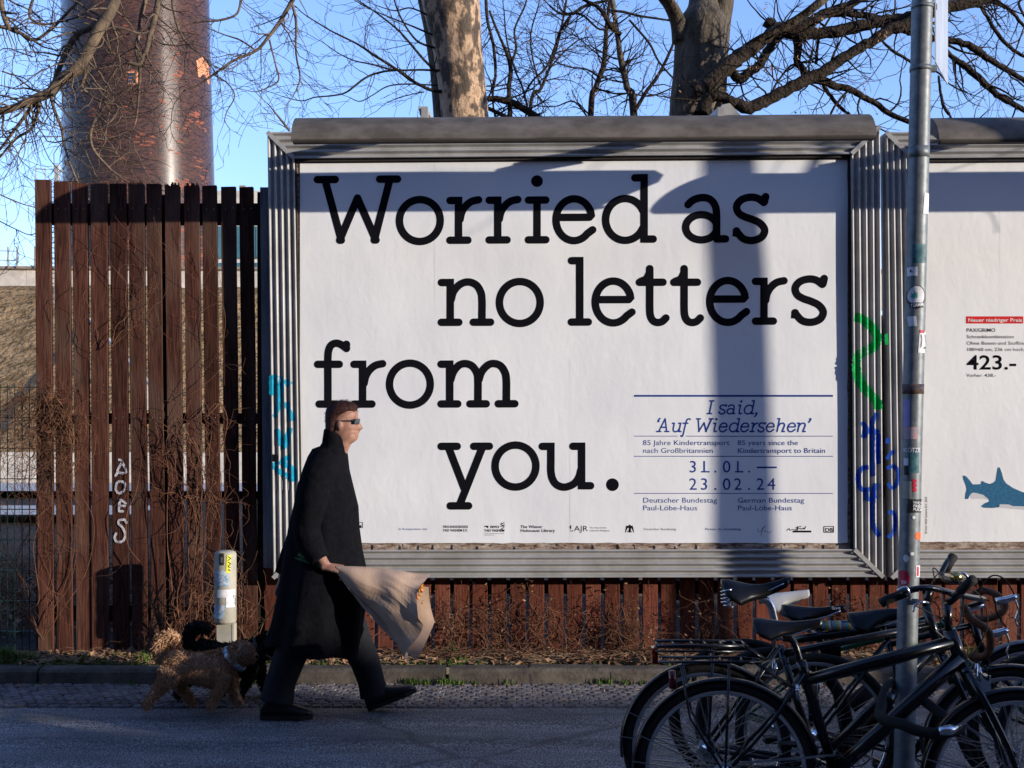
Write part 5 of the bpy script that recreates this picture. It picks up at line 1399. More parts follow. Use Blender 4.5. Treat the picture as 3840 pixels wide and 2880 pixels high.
for k in range(4200):
    p, ri = flat_[R.randrange(40, len(flat_))]
    if R.random() < .35 and ri < 5: continue
    o_ = (p-hc); o_.z *= .8; o_.normalize(); p = p+Vector((R.gauss(0,.004),R.gauss(0,.004),R.gauss(0,.004)))-o_*.003
    t_ = (Vector((R.uniform(.1,1), R.gauss(0,.35), .15)) if ri > 5 else Vector((R.uniform(-.8,.1), R.gauss(0,.2), -.7))); t_ = (t_-o_*t_.dot(o_)).normalized(); l = R.uniform(.007,.018)*(1.3 if ri > 7 else 1)
    s_ = t_.cross(o_).normalized()*.0011
    hair.add([p-s_, p+s_, p+o_*l*R.uniform(.2,.6)+t_*l], [(0,1,2)])
hair.build('hair', M['hair'], man)
# sunglasses
gl = MB()
for sgn in (-1, 1):
    gl.bar(hc+Vector((.078, sgn*.060, .014)), hc+Vector((-.012, sgn*.072, .012)), .004, .008)
    gl.hexa([hc+Vector((.093,sgn*.006,-.008)), hc+Vector((.073,sgn*.063,-.004)), hc+Vector((.068,sgn*.062,-.004)), hc+Vector((.088,sgn*.006,-.008))][::sgn],
            [hc+Vector((.096,sgn*.006,.026)), hc+Vector((.076,sgn*.065,.024)), hc+Vector((.071,sgn*.064,.024)), hc+Vector((.091,sgn*.006,.026))][::sgn])
gl.build('sunglasses', M['dark_glass'], man)
# coat
coat = MB(); rings = []
tab = [(1632,1216,1294,.070),(1668,1212,1300,.078),(1683,1172,1299,.12),(1712,1158,1302,.185),(1760,1140,1306,.215),(1816,1120,1318,.225),(1899,1102,1338,.235),(1982,1084,1346,.24),(2065,1071,1360,.25),(2123,1062,1372,.26),(2232,1042,1374,.28),(2315,1028,1366,.29),(2398,1014,1352,.30),(2430,1006,1356,.30)]
nk = 56
for i, (y, xl, xr, hd) in enumerate(tab):
    ring = []; c = P((xl+xr)/2, y, YM); rx = (xr-xl)/2*S_; amp = max(0, (y-1900)/550)
    for k in range(nk):
        a = 2*PI*k/nk
        f_ = 1+amp*(.055*math.sin(a*5+1.3+y*.0012)+.04*math.sin(a*9+.4))+.07*noise.noise(Vector((math.cos(a)*2.5,math.sin(a)*2.5,y*.006)))+.025*noise.noise(Vector((math.cos(a)*6,math.sin(a)*6,y*.02)))
        z = c.z
        if i >= len(tab)-2: z += -.045*math.cos(a) + .012*math.sin(a*5)
        ring.append(Vector((c.x+rx*f_*math.cos(a) if abs(math.cos(a)) > 0 else c.x, YM+hd*f_*math.sin(a), z)))
    rings.append(ring)
coat.loft(rings[:], cap=False)
inner = [[(v-Vector((P((tab[i][1]+tab[i][2])/2, 0, YM).x, YM, v.z)))*.95+Vector((P((tab[i][1]+tab[i][2])/2, 0, YM).x, YM, v.z)) for v in rings[i]] for i in (len(tab)-1, len(tab)-2, len(tab)-3)]
coat.loft([rings[-1]]+inner, cap=True)
# sleeves
def sleeve(pts, rad):
    c = catmull([(*p, r_) for p, r_ in zip(pts, rad)], 4); rr_ = [q[3]*(1+.05*noise.noise(Vector(q[:3])*14)) for q in c]; coat.tube([q[:3] for q in c], rr_, 16)
sleeve([mp_(392,385,-.15), mp_(352,470,-.215), mp_(325,580,-.25), mp_(300,690,-.25), mp_(322,775,-.255), mp_(362,842,-.265)], [.085,.092,.085,.078,.070,.058])
sleeve([mp_(398,385,.15), mp_(345,480,.21), mp_(320,600,.24), mp_(265,740,.24), mp_(212,870,.24), mp_(200,905,.24)], [.085,.09,.082,.07,.062,.055])
co = coat.build('coat', M['coat'], man)
# turned-up collar and lapel edge
mb = MB()
rg = []
for y, xl, xr, hd in ((1690,1190,1296,.105),(1660,1208,1296,.085),(1625,1215,1290,.082),(1618,1222,1284,.075)):
    c = P((xl+xr)/2, y, YM); rx = (xr-xl)/2*S_; rg.append([Vector((c.x+rx*math.cos(2*PI*k/28), YM+hd*math.sin(2*PI*k/28), c.z+(.02 if y < 1640 else 0)*math.cos(2*PI*k/28+PI))) for k in range(28)])
mb.loft(rg, cap=False); mb.build('collar', M['coat'], man)
# trousers
tro = MB()
def trouser(pts, rad, st=1.0):
    c = catmull([(*p, r_) for p, r_ in zip(pts, rad)], 5); rings_ = []
    for i, q in enumerate(c):
        v = Vector(q[:3]); t = (Vector(c[min(i+1,len(c)-1)][:3])-Vector(c[max(0,i-1)][:3])).normalized(); x_ = Vector((1,0,0)); x_ = (x_-t*x_.dot(t)).normalized(); y_ = t.cross(x_)
        rings_.append([v+(x_*math.cos(2*PI*k/20)+y_*math.sin(2*PI*k/20)*.9)*q[3]*(1+.05*noise.noise(Vector((v.x*9+math.cos(k*.314)*2, k*.6, v.z*9)))) for k in range(20)])
    tro.loft(rings_)
trouser([mp_(340,1010,-.09), mp_(270,1180,-.09), mp_(220,1290,-.09), mp_(185,1390,-.09), mp_(165,1478,-.09)], [.12,.098,.09,.086,.096])
trouser([mp_(440,1010,.10), mp_(510,1180,.10), mp_(563,1300,.10), mp_(592,1390,.10), mp_(606,1452,.10)], [.12,.098,.085,.078,.084])
tro.build('trousers', M['trousers'], man)
def shoe(heel, toe, w=.048, name='shoe'):
    mb = MB(); heel = Vector(heel); toe = Vector(toe); d = (toe-heel); L_ = d.length; d.normalize(); up = Vector((0,0,1)); up = (up-d*up.dot(d)).normalized(); sd_ = d.cross(up)
    rings_ = []
    for t, hw, h in ((0,.7,.075),(.06,.85,.10),(.2,.9,.115),(.38,.9,.105),(.55,1.0,.075),(.75,1.05,.055),(.92,.8,.042),(1,.4,.025)):
        c = heel+d*L_*t; ring = []
        for k in range(16):
            a = 2*PI*k/16; yy = math.sin(a); ring.append(c+sd_*w*hw*math.cos(a)+up*(max(0,(yy+1)/2)*h if yy > -.7 else 0))
        rings_.append(ring)
    mb.loft(rings_); o = mb.build(name, M['shoe'], man)
    sb = MB(); lo = []; hi = []
    for t, hw in ((0,.75),(.2,.95),(.55,1.02),(.8,1.05),(1.01,.5)):
        for s__ in (-1,1): lo.append(heel+d*L_*t+sd_*w*hw*s__-up*.016); hi.append(heel+d*L_*t+sd_*w*hw*s__+up*.008)
    n_ = len(lo); sb.add(lo+hi, [(2*i,2*i+2,2*i+3,2*i+1) for i in range(4)]+[(n_+2*i,n_+2*i+1,n_+2*i+3,n_+2*i+2) for i in range(4)]+[(2*i,n_+2*i,n_+2*i+2,2*i+2) for i in range(4)]+[(2*i+1,2*i+3,n_+2*i+3,n_+2*i+1) for i in range(4)]+[(0,1,n_+1,n_),(8,n_+8,n_+9,9)])
    sb.build('sole', M['rubber'], o)
gz = ground_z(YM)
h1 = mp_(95,1528,-.09); t1 = mp_(325,1528,-.09); h1.z = t1.z = gz+.017
shoe(h1, t1)
h2 = mp_(578,1508,.10); h2.z = ground_z(YM+.1)+.018; t2 = mp_(790,1425,.10); shoe(h2, t2)
# wrapped bunch of flowers carried in the near hand
bq = thing('wrapped_bouquet', 'bouquet wrapped in crumpled brown paper, held low in the walker\'s hand', 'bouquet', mp_(430,880,-.27))
cone = MB(); rows_ = 28; cols = 72; vs = []
top = [(432,868),(560,872),(700,882),(832,900)]; bot = [(440,905),(520,1010),(640,1110),(740,1290)]
for i in range(rows_+1):
    t = i/rows_
    ct = catmull(top, 8); cb = catmull(bot, 8); ft = t*(len(ct)-1); ii = min(len(ct)-2, int(ft)); a_ = lerp2(ct[ii], ct[ii+1], ft-ii); b2_ = lerp2(cb[ii], cb[ii+1], ft-ii)
    mid = ((a_[0]+b2_[0])/2, (a_[1]+b2_[1])/2); hx, hy = (a_[0]-b2_[0])/2, (a_[1]-b2_[1])/2
    rad_d = .03+.13*t
    for k in range(cols):
        a = 2*PI*k/cols
        ru = 1+(.03*t*t)*math.sin(a*5+2*t)+.08*t*noise.noise(Vector((math.cos(a)*2.2, math.sin(a)*2.2, t*2)))+.03*t*noise.noise(Vector((math.cos(a)*6, math.sin(a)*6, t*7)))
        x = mid[0]+hx*math.cos(a)*ru; y = mid[1]+hy*math.cos(a)*ru
        ext = (t**3)*(34*max(0, noise.noise(Vector((math.cos(a)*1.6+4, math.sin(a)*1.6, 2))))+ 16*math.sin(a*4+.5)+(70 if math.cos(a) < 0 else 20)*.5*(1-abs(math.cos(a))))
        vs.append(mp_(x+ext, y+ext*.55, -.275-rad_d*math.sin(a)*ru*1.0+.018*noise.noise(Vector((x*.009,y*.009,1)))))
cone.add(vs, [(i*cols+k, i*cols+(k+1)%cols, (i+1)*cols+(k+1)%cols, (i+1)*cols+k) for i in range(rows_) for k in range(cols)])
cone.build('paper_wrap', M['kraft'], bq)
# loose inner sheet fluttering below
sh_ = MB(); vs = []; nu, nv = 26, 14
for i in range(nu+1):
    for j in range(nv+1):
        t, s_ = i/nu, j/nv
        x0_, y0_ = lerp(470,760,t), lerp(930,960,t); x1_2, y1_2 = lerp(500,700,t), lerp(985,1285,t)
        x = lerp(x0_, x1_2, s_)+t*t*(150-60*abs(s_-.5)*2)+7*t*math.sin(s_*6+t*3); y = lerp(y0_, y1_2, s_)+6*t*math.sin(s_*7+1)+4*math.sin(t*6+s_*3)
        vs.append(mp_(x, y, -.32-.035*t*math.sin(s_*5+t*3)-.018*noise.noise(Vector((t*4,s_*4,1)))))
n_ = nv+1; sh_.add(vs, [(i*n_+j, i*n_+j+1, (i+1)*n_+j+1, (i+1)*n_+j) for i in range(nu) for j in range(nv)], True)
sh_.build('loose_paper', M['kraft'], bq)
mb = MB()
for k in range(9):
    y = R.uniform(-10,10); mb.tube([mp_(470,905+y,-.26+R.uniform(-.02,.02)), mp_(380,875+y,-.255), mp_(330,855+y,-.25+R.uniform(-.03,.03)), mp_(258+R.uniform(-10,20),825+y*1.4,-.27+R.uniform(-.02,.02))], .0045, 5)
mb.build('stems', M['stems'], bq)
mb = MB()
for k in range(26):
    p = mp_(R.uniform(740,815), R.uniform(955,1050), -.29+R.uniform(-.06,.06))
    for j in range(7):
        a = 2*PI*j/7; d = Vector((math.cos(a), R.uniform(-.4,.4), math.sin(a))); s2 = d.orthogonal().normalized()*.007; mb.add([p, p+d*.014+s2, p+d*.028, p+d*.014-s2], [(0,1,2,3)])
mb.build('flower_heads', M['orange_petals'], bq)

# ================================================================ DOGS
M['fur_tan'] = mat('tan_curly_fur', (.48,.29,.165), .9, 0, .3, 50, .3, 60, col2=(.40,.23,.13))
M['fur_black'] = mat('black_curly_fur', (.014,.012,.012), .8, 0, .3, 14, .6, 40)
def dog(label, ox, Y, m, s_=1.0, group=None, vest=False):
    """ox: pixel shift; points given at the tan dog's place"""
    D = lambda x, y, dy=0: P((x-772)*s_+772+ox, (y-2650)*s_+2650+ (0), YM+.05) + Vector((0, Y-YM-.05+dy, 0))
    t = thing('dog', label, 'dog', Vector((D(772,2650).x, Y, ground_z(Y))), group)
    b_ = MB(); rings_ = []
    for x, y, rz, ry in ((618,2478,.03,.03),(632,2484,.072,.062),(665,2490,.088,.078),(715,2502,.084,.08),(765,2508,.094,.086),(815,2506,.108,.09),(845,2498,.105,.082),(868,2482,.088,.068),(888,2466,.07,.056)):
        c = D(x, y); rings_.append([c+Vector((0, ry*math.cos(a*PI/10), rz*math.sin(a*PI/10))) for a in range(20)])
    b_.loft(rings_)
    b_.tube([D(872,2478), D(892,2452), D(905,2438)], [.075,.068,.06], 14)
    b_.ball(D(905,2446), .070, 14, 10, (1.05,.95,.95)); b_.tube([D(918,2450), D(940,2462), D(955,2468)], [.045,.036,.026], 12)
    b_.ball(D(957,2464), .013, 8, 6)
    for sg in (-1,1): b_.tube([D(895,2428,sg*.055), D(886,2448,sg*.075), D(884,2478,sg*.078)], [.022,.03,.018], 8, flat=.6)
    fr = ((850,.055,[(850,2520),(862,2560),(872,2600),(886,2640),(900,2648)]),(842,-.055,[(842,2520),(838,2562),(820,2600),(800,2632),(812,2646)]))
    for _, dy, pts in fr:
        b_.tube([D(x,y,dy) for x,y in pts], [.048,.036,.027,.023,.017], 10)
    for dy, pts in ((-.055,[(650,2500),(640,2540),(612,2572),(588,2600),(560,2636),(574,2648)]),(.055,[(660,2505),(672,2548),(668,2580),(690,2605),(712,2640),(728,2648)])):
        b_.tube([D(x,y,dy) for x,y in pts], [.066,.056,.036,.026,.022,.017], 10)
    b_.tube([D(625,2480), D(602,2462), D(594,2428), D(606,2396), D(636,2384), D(662,2392), D(672,2410)], [.026,.03,.036,.04,.038,.03,.018], 10)
    o = b_.build('body', m, t); rem(o, .010)
    fur = MB(); me = o.data; pol = me.polygons; vn = me.vertices
    for _ in range(11000):
        p_ = pol[R.randrange(len(pol))]; c = Vector(p_.center); n = Vector(p_.normal)
        d = (n*R.uniform(.25,.8)+Vector((R.gauss(-.5,.5), R.gauss(0,.5), R.gauss(-.55,.4)))).normalized(); l = R.uniform(.008,.022); s2 = d.cross(n)
        if s2.length < 1e-3: continue
        s2 = s2.normalized()*.0032; mid = c+d*l*.55+n*.004; fur.add([c-s2, c+s2, mid+s2*.8, c+d*l+Vector((0,0,-.004)), mid-s2*.8], [(0,1,2,3,4)])
    fur.build('fur', m, t, kind='stuff')
    e_ = MB(); e_.ball(D(928,2444,-.034), .009, 8, 6); e_.ball(D(928,2444,.034), .009, 8, 6); e_.build('eyes', M['leather'], t)
    e_ = MB(); e_.ball(D(963,2463), .012, 8, 6); e_.build('nose', M['leather'], t)
    c = MB(); c.torus(D(880,2470), (1,0,-.7) if False else Vector((.75,0,.65)), .078, .010, 28, 6, flat=1.6); c.build('collar', M['sticker_blue'] if vest else M['sticker_black'], t)
    if vest:
        c = MB(); c.ball(D(866,2452,-.075), .022, 10, 6, (1,.4,.8)); c.build('tag', M['sticker_white'], t)
    return t, D
dg1, D1 = dog('small tan curly-haired dog trotting right, nearest the camera', 0, 7.32, M['fur_tan'], 1.0, 'dogs on leads', True)
dg2, D2 = dog('black curly-haired dog trotting on the far side of the tan dog', 66, 7.62, M['fur_black'], 1.02, 'dogs on leads')
M['yellow_lead'] = mat('yellow_lead', (.40,.26,.05), .6, 0, .2, 20)
hand2 = mp_(182,1000,.24)
for D_, lb in ((D1,'thin yellow-brown lead running from the tan dog to the walker'),(D2,'thin yellow-brown lead running from the black dog to the walker')):
    mb = MB(); a = D_(880,2430,-.02); pts = [a, a.lerp(hand2,.35)+Vector((0,0,-.05)), a.lerp(hand2,.7)+Vector((0,0,-.04)), hand2]
    mb.tube(catmull(pts,5), .0045, 6); tag(mb.build('dog_lead', M['yellow_lead']), lb, 'dog lead', 'dog leads')

# ================================================================ BICYCLES
UP = Vector((0,0,1))
class Bike:
    """frame points are given as photograph pixels lying in the upright plane of the bicycle"""
    def __init__(s, label, rear, front, Yr, Yf, wr=.345, group='bicycles locked to the sign pole'):
        s.A = P(*rear, Yr); s.B = P(*front, Yf)
        h = Vector((s.B.x-s.A.x, s.B.y-s.A.y, 0)); s.d = h.normalized(); s.n = s.d.cross(UP).normalized()   # n points at the viewer side (-Y)
        if s.n.y > 0: s.n = -s.n
        s.wr = wr
        s.t = thing('bicycle', label, 'bicycle', (s.A.x, s.A.y, ground_z(Yr)), group)
        s.A.z = ground_z(Yr)+wr; s.B.z = ground_z(Yf)+wr
    def pt(s, px, py, off=0):
        r = Vector(((px-1920)/F, 1, -(py-1620)/F)); o = Vector((0,0,CAMH)); k = (s.A-o).dot(s.n)/r.dot(s.n)
        return o+r*k+s.n*off
    def part(s, name, mb, m, **k): return mb.build(name, m, s.t, **k)
    def wheel(s, c, n, rim_m, front, spokes=32, fender=None, tyre=.019, ang=(-2.0,1.25)):
        n = Vector(n).normalized(); x = n.cross(UP).normalized()
        mb = MB(); mb.torus(c, n, s.wr-tyre, tyre, 64, 8); w = s.part('wheel', mb, M['rubber'])
        mb = MB(); mb.torus(c, n, s.wr-tyre, tyre*1.02, 64, 3, flat=.2); 
        rm = MB(); rr = s.wr-tyre*2-.006; rm.torus(c, n, rr, .011, 64, 8, flat=.9); rm.build('rim', rim_m, w)
        hb = MB(); hb.tube([c-n*.05, c-n*.03, c-n*.028, c+n*.028, c+n*.03, c+n*.05], [.008,.008,.026,.026,.008,.008] if not front else [.007,.007,.019,.019,.007,.007], 14); hb.build('hub', M['chrome'], w)
        sp = MB()
        for i in range(spokes):
            a = 2*PI*i/spokes; sd = 1 if i % 2 else -1; a2 = a+(.55 if (i//2) % 2 else -.55)*1.6
            h0 = c+n*.028*sd+(UP*math.cos(a2)+x*math.sin(a2))*.021; r0_ = c+n*.003*sd+(UP*math.cos(a)+x*math.sin(a))*(rr-.006)
            sp.bar(h0, r0_, .0022, .0022)
        sp.build('spokes', M['spoke'], w, kind='stuff')
        if fender:
            m, a0, a1 = fender; fb_ = MB(); R_ = s.wr+.012; k = 36; ring = []
            for i in range(k+1):
                a = lerp(a0, a1, i/k); d = UP*math.cos(a)+s.d*math.sin(a) if not front else UP*math.cos(a)+x*(1 if x.dot(s.d) > 0 else -1)*math.sin(a)
                rg = []
                for j in range(7):
                    b_ = lerp(-1.25, 1.25, j/6); rg.append(c+d*(R_-.013+.014*math.cos(b_))+n*.026*math.sin(b_)/math.sin(1.25))
                for j in range(6,-1,-1):
                    b_ = lerp(-1.25, 1.25, j/6); rg.append(c+d*(R_-.0155+.014*math.cos(b_))+n*.0245*math.sin(b_)/math.sin(1.25))
                ring.append(rg)
            fb_.loft(ring, cap=True); fo = s.part('mudguard', fb_, m)
            st = MB()
            for a in ((a0+.25, a0+.55) if True else ()):
                d = UP*math.cos(a)+(s.d if not front else x*(1 if x.dot(s.d) > 0 else -1))*math.sin(a)
                for sg in (-1,1): st.bar(c+n*.055*sg, c+d*(R_-.004)+n*.026*sg, .004, .004)
            st.build('stay', M['spoke'], fo)
        return w
    def tubes(s, name, segs, m, rad=None):
        mb = MB()
        for a, b_, r0_, r1_ in segs: mb.tube([a, b_], [r0_, r1_], 14)
        return s.part(name, mb, m)
    def saddle(s, nose, tail, m, w=.14, drop=.045, name='saddle', sag=.012, rail=True, springs=False):
        N = s.pt(*nose); T = s.pt(*tail); d = (N-T); L_ = d.length; d.normalize(); up = (UP-d*UP.dot(d)).normalized(); rings = []
        for t, ww, th, zz in ((0,.50,.30,.0),(.03,.80,.55,.0),(.12,1.0,.85,0),(.25,.92,1.0,-.4),(.42,.55,.95,-.9),(.6,.30,.75,-1),(.8,.22,.6,-.6),(.95,.20,.5,-.1),(1,.12,.3,0)):
            c = T+d*L_*t+up*sag*zz; ring = []
            for k in range(18):
                a = 2*PI*k/18; x_ = math.cos(a); y_ = math.sin(a)
                side_drop = -drop*(abs(x_)**2)*(.9 if t < .35 else .5) if True else 0
                ring.append(c+s.n*x_*w/2*ww+up*((y_*.012 if y_ > 0 else y_*drop*.5*th)+side_drop*th*.7-.008))
            rings.append(ring)
        mb = MB(); mb.loft(rings); o = s.part(name, mb, m)
        if rail:
            rb = MB()
            for sg in (-1,1):
                q = [T+d*L_*.10-up*.04+s.n*.035*sg, T+d*L_*.3-up*.058+s.n*.024*sg, T+d*L_*.6-up*.055+s.n*.02*sg, T+d*L_*.92-up*.022+s.n*.012*sg]; rb.tube(catmull(q,4), .0036, 6)
            rb.build('saddle_rail', M['chrome'], o)
        if springs:
            for sg in (-1,1):
                sb = MB(); c = T+d*L_*.07+s.n*.05*sg-up*.03; pts = []
                for i in range(61):
                    a = i/60*2*PI*5; pts.append(c-up*(.075*i/60)+(d*math.cos(a)+s.n*math.sin(a))*.018)
                sb.tube(pts, .0035, 5); sb.build('spring', M['chrome'], o)
        return o
    def crank(s, c, m=None):
        mb = MB(); mb.torus(c+s.n*.045, s.n, .075, .003, 36, 6); 
        for i in range(5):
            a = 2*PI*i/5; mb.bar(c+s.n*.045, c+s.n*.045+(UP*math.cos(a)+s.d*math.sin(a))*.075, .014, .003)
        s.part('chainring', mb, M['black_paint'])
        for sg, a in ((1, 2.0),(-1, 2.0+PI)):
            mb = MB(); e = c+(UP*math.cos(a)+s.d*math.sin(a))*.17; mb.bar(c+s.n*.06*sg, e+s.n*.062*sg, .018, .012); q = s.part('crank', mb, M['chrome'])
            mb = MB(); mb.box(tuple(e+s.n*.09*sg-Vector((.045,.03,.012))), tuple(e+s.n*.09*sg+Vector((.045,.03,.012)))); mb.build('pedal', M['rubber'], q)
    def chain(s, c):
        mb = MB(); 
        for sg in (-1,1): mb.bar(c+UP*.075*sg+s.n*.045, s.A+UP*.035*sg+s.n*.045, .004, .009)
        s.part('chain', mb, M['spoke'])
def cable(pts, r=.0026, k=8): 
    mb = MB(); mb.tube(catmull([tuple(p) for p in pts], k), r, 6); return mb

# ---- front bicycle: black city bike with rear rack
B = Bike('nearest black city bike, wide long black saddle, black mudguards and rear rack', (2720,2877), (3812,2905), 4.92, 4.74)
rot = Quaternion(UP, .16) @ B.n
B.wheel(B.A, B.n, M['chrome'], False, 36, (M['black_paint'], -1.75, 1.35)); B.wheel(B.B, rot, M['chrome'], True, 36, (M['black_paint'], -1.85, .6))
bb = B.pt(3128,2895); sc_ = B.pt(3016,2522); ht = B.pt(3566,2385); hb_ = B.pt(3612,2500); sp_ = B.pt(2992,2432)
mb = MB(); mb.tube([bb, sc_, B.pt(3003,2480)], .0195, 16); B.part('seat_tube', mb, M['black_paint'])
mb = MB(); mb.tube([sc_+Vector((0,0,-.03)), B.pt(3572,2408)], [.022,.026], 16); B.part('top_tube', mb, M['black_paint'])
mb = MB(); mb.tube([bb, B.pt(3300,2745), B.pt(3602,2462)], [.027,.029,.029], 16); B.part('down_tube', mb, M['black_paint'])
mb = MB(); mb.tube([B.pt(3560,2362), hb_], .025, 16); B.part('head_tube', mb, M['black_paint'])
mb = MB()
for sg in (-1,1):
    mb.tube([sc_+B.n*.012*sg, B.pt(2900,2690)+B.n*.05*sg, B.A+B.n*.062*sg], .008, 10); mb.tube([bb+B.n*.02*sg, B.A+B.n*.062*sg], .010, 10)
B.part('rear_stays', mb, M['black_paint'])
mb = MB(); cr = hb_+Vector((0,0,-.012)); mb.tube([cr-rot*.055, cr+rot*.055], .018, 12)
for sg in (-1,1): mb.tube([cr+rot*.05*sg, B.pt(3690,2650)+rot*.056*sg, B.pt(3760,2790)+rot*.055*sg, B.B+rot*.055*sg], [.015,.014,.012,.009], 12)
B.part('fork', mb, M['black_paint'])
B.crank(bb); B.chain(bb)
mb = MB(); mb.tube(catmull([tuple(B.pt(2935,2394)), tuple(B.pt(2965,2398)), tuple(B.pt(2985,2425)), tuple(B.pt(3003,2490))],4), .0125, 12); B.part('seatpost', mb, M['black_paint'])
B.saddle((3084,2322), (2822,2320), M['leather'], .165, .085)
mb = MB(); st0 = B.pt(3558,2365); st1 = B.pt(3553,2262); mb.tube([st0, st1], .015, 12); mb.tube([st1, B.pt(3625,2200)], .016, 12); B.part('stem', mb, M['black_paint'])
bar = [B.pt(3310,2262)+B.n*.18, B.pt(3370,2240)+B.n*.20, B.pt(3430,2222)+B.n*.20, B.pt(3500,2232)+B.n*.12, B.pt(3580,2225)+B.n*.0, B.pt(3640,2215)-B.n*.10, B.pt(3640,2260)-B.n*.24, B.pt(3600,2290)-B.n*.28]
PB = lambda x, y, Y: P(x, y, Y-.24)
bar = [PB(3312,2257,5.02), PB(3360,2240,5.0), PB(3420,2212,4.98), PB(3490,2205,5.0), PB(3560,2222,5.06), PB(3640,2240,5.2), PB(3690,2250,5.35), PB(3640,2270,5.5)]
mb = MB(); mb.tube(catmull([tuple(p) for p in bar],6), .0118, 12); hbar = B.part('handlebar', mb, M['black_paint'])
mb = MB(); mb.tube([PB(3304,2262,5.02), PB(3325,2250,5.01), PB(3360,2237,5.0), PB(3402,2222,4.99)], [.018,.0175,.017,.018], 14); mb.build('grip', M['rubber'], hbar)
mb = MB(); mb.tube(catmull([tuple(PB(*p)) for p in ((3366,2215,4.97),(3395,2203,4.96),(3408,2222,4.96),(3412,2255,4.98))],5), .006, 8); mb.build('brake_lever', M['chrome'], hbar)
mb = MB(); mb.tube(catmull([tuple(PB(*p)) for p in ((3425,2295,5.0),(3432,2270,5.0),(3462,2258,5.0),(3480,2262,5.02))],5), .005, 8); mb.build('brake_lever', M['chrome'], hbar)
mb = MB(); mb.tube([PB(3600,2215,4.95), PB(3650,2172,4.88)], [.016,.018], 14); mb.build('grip', M['rubber'], hbar)
# rack
M_R = M['black_paint']
mb = MB()
for sg in (-1,1):
    mb.tube([B.pt(2472,2473)+B.n*.055*sg, B.pt(2780,2474)+B.n*.05*sg, B.pt(2850,2480)+B.n*.03*sg], .0055, 8)
    mb.tube([B.pt(2555,2482)+B.n*.055*sg, B.pt(2590,2680)+B.n*.06*sg, B.A+B.n*.068*sg], .005, 8); mb.tube([B.pt(2735,2478)+B.n*.055*sg, B.A+B.n*.068*sg], .005, 8)
    mb.tube([B.pt(2820,2475)+B.n*.03*sg, B.pt(2975,2580)+B.n*.015*sg], .004, 8)
for x in (2480,2570,2700,2780): mb.tube([B.pt(x,2474)-B.n*.055, B.pt(x,2474)+B.n*.055], .0045, 8)
B.part('rear_rack', mb, M_R)
mb = MB(); mb.tube([B.pt(2520,2515), B.pt(2524,2580)], [.013,.016], 12); B.part('rear_light', mb, M['red_lens'])
mb = MB(); mb.box(tuple(B.pt(3675,2560)-Vector((.02,.03,.03))), tuple(B.pt(3675,2560)+Vector((.03,.03,.03)))); B.part('front_light', mb, M['chrome'])
q = B.pt(3403,2420); 
def on_b(px, py, d=0): return B.pt(px, py, .0265+d)
M['green_print'] = mat('green_frame_lettering', (.03,.20,.02), .5, 0, .1, 10)
it = fit(('frosch', 0, 0, 12, {'W':42})); qq = text_mb('frosch', 3405, 2421, 12, fn=on_b, rot=-.235, xs=it[4]['xs']); qq.build('frame_lettering', M['green_print'], B.t)
for pts in (((3480,2215),(3520,2150),(3580,2160),(3612,2240),(3600,2330),(3560,2400)),((3560,2230),(3640,2210),(3690,2260),(3700,2360),(3640,2470)),((3430,2270),(3490,2300),(3540,2330),(3568,2420))):
    B.part('cable', cable([P(x,y,4.76+.02*i) for i,(x,y) in enumerate(pts)]), M['rubber'])

# ---- sprung-saddle bike just behind
B2 = Bike('black bike behind the nearest one, with a sprung leather saddle and high flat rack', (2650,2815), (3790,2830), 5.28, 5.2)
B2.wheel(B2.A, B2.n, M['chrome'], False, 36, (M['black_paint'], -1.7, 1.2)); B2.wheel(B2.B, B2.n, M['chrome'], True, 36, (M['black_paint'], -1.6, .7))
bb = B2.pt(3060,2860); sc_ = B2.pt(2925,2420); ht = B2.pt(3480,2300)
mb = MB(); mb.tube([bb, sc_], .015, 14); B2.part('seat_tube', mb, M['black_paint'])
mb = MB(); mb.tube([B2.pt(2935,2450), B2.pt(3492,2345)], .015, 14); B2.part('top_tube', mb, M['black_paint'])
mb = MB(); mb.tube([bb, B2.pt(3510,2420)], .018, 14); B2.part('down_tube', mb, M['black_paint'])
mb = MB(); mb.tube([B2.pt(3470,2270), B2.pt(3530,2450)], .019, 14); B2.part('head_tube', mb, M['black_paint'])
mb = MB()
for sg in (-1,1): mb.tube([sc_+B2.n*.02*sg, B2.A+B2.n*.06*sg], .008, 8); mb.tube([bb+B2.n*.02*sg, B2.A+B2.n*.06*sg], .010, 8)
B2.part('rear_stays', mb, M['black_paint'])
mb = MB()
for sg in (-1,1): mb.tube([B2.pt(3530,2450)+B2.n*.04*sg, B2.pt(3620,2640)+B2.n*.05*sg, B2.B+B2.n*.05*sg], [.014,.012,.009], 8)
B2.part('fork', mb, M['black_paint']); B2.crank(bb)
mb = MB(); mb.tube(catmull([tuple(B2.pt(*p)) for p in ((2845,2252),(2872,2250),(2890,2272),(2900,2310),(2920,2400))],5), .0155, 14); B2.part('seatpost', mb, M['chrome'])
B2.saddle((2958,2166), (2704,2176), M['leather'], .175, .11, sag=.026, springs=True)
mb = MB()
for sg in (-1,1):
    mb.tube([B2.pt(2455,2412)+B2.n*.06*sg, B2.pt(2785,2414)+B2.n*.06*sg], .007, 8); mb.tube([B2.pt(2455,2434)+B2.n*.05*sg, B2.pt(2780,2436)+B2.n*.05*sg], .005, 8)
    mb.tube([B2.pt(2670,2430)+B2.n*.06*sg, B2.A+B2.n*.065*sg], .006, 8); mb.tube([B2.pt(2790,2420)+B2.n*.05*sg, B2.pt(2880,2480)+B2.n*.02*sg], .005, 8)
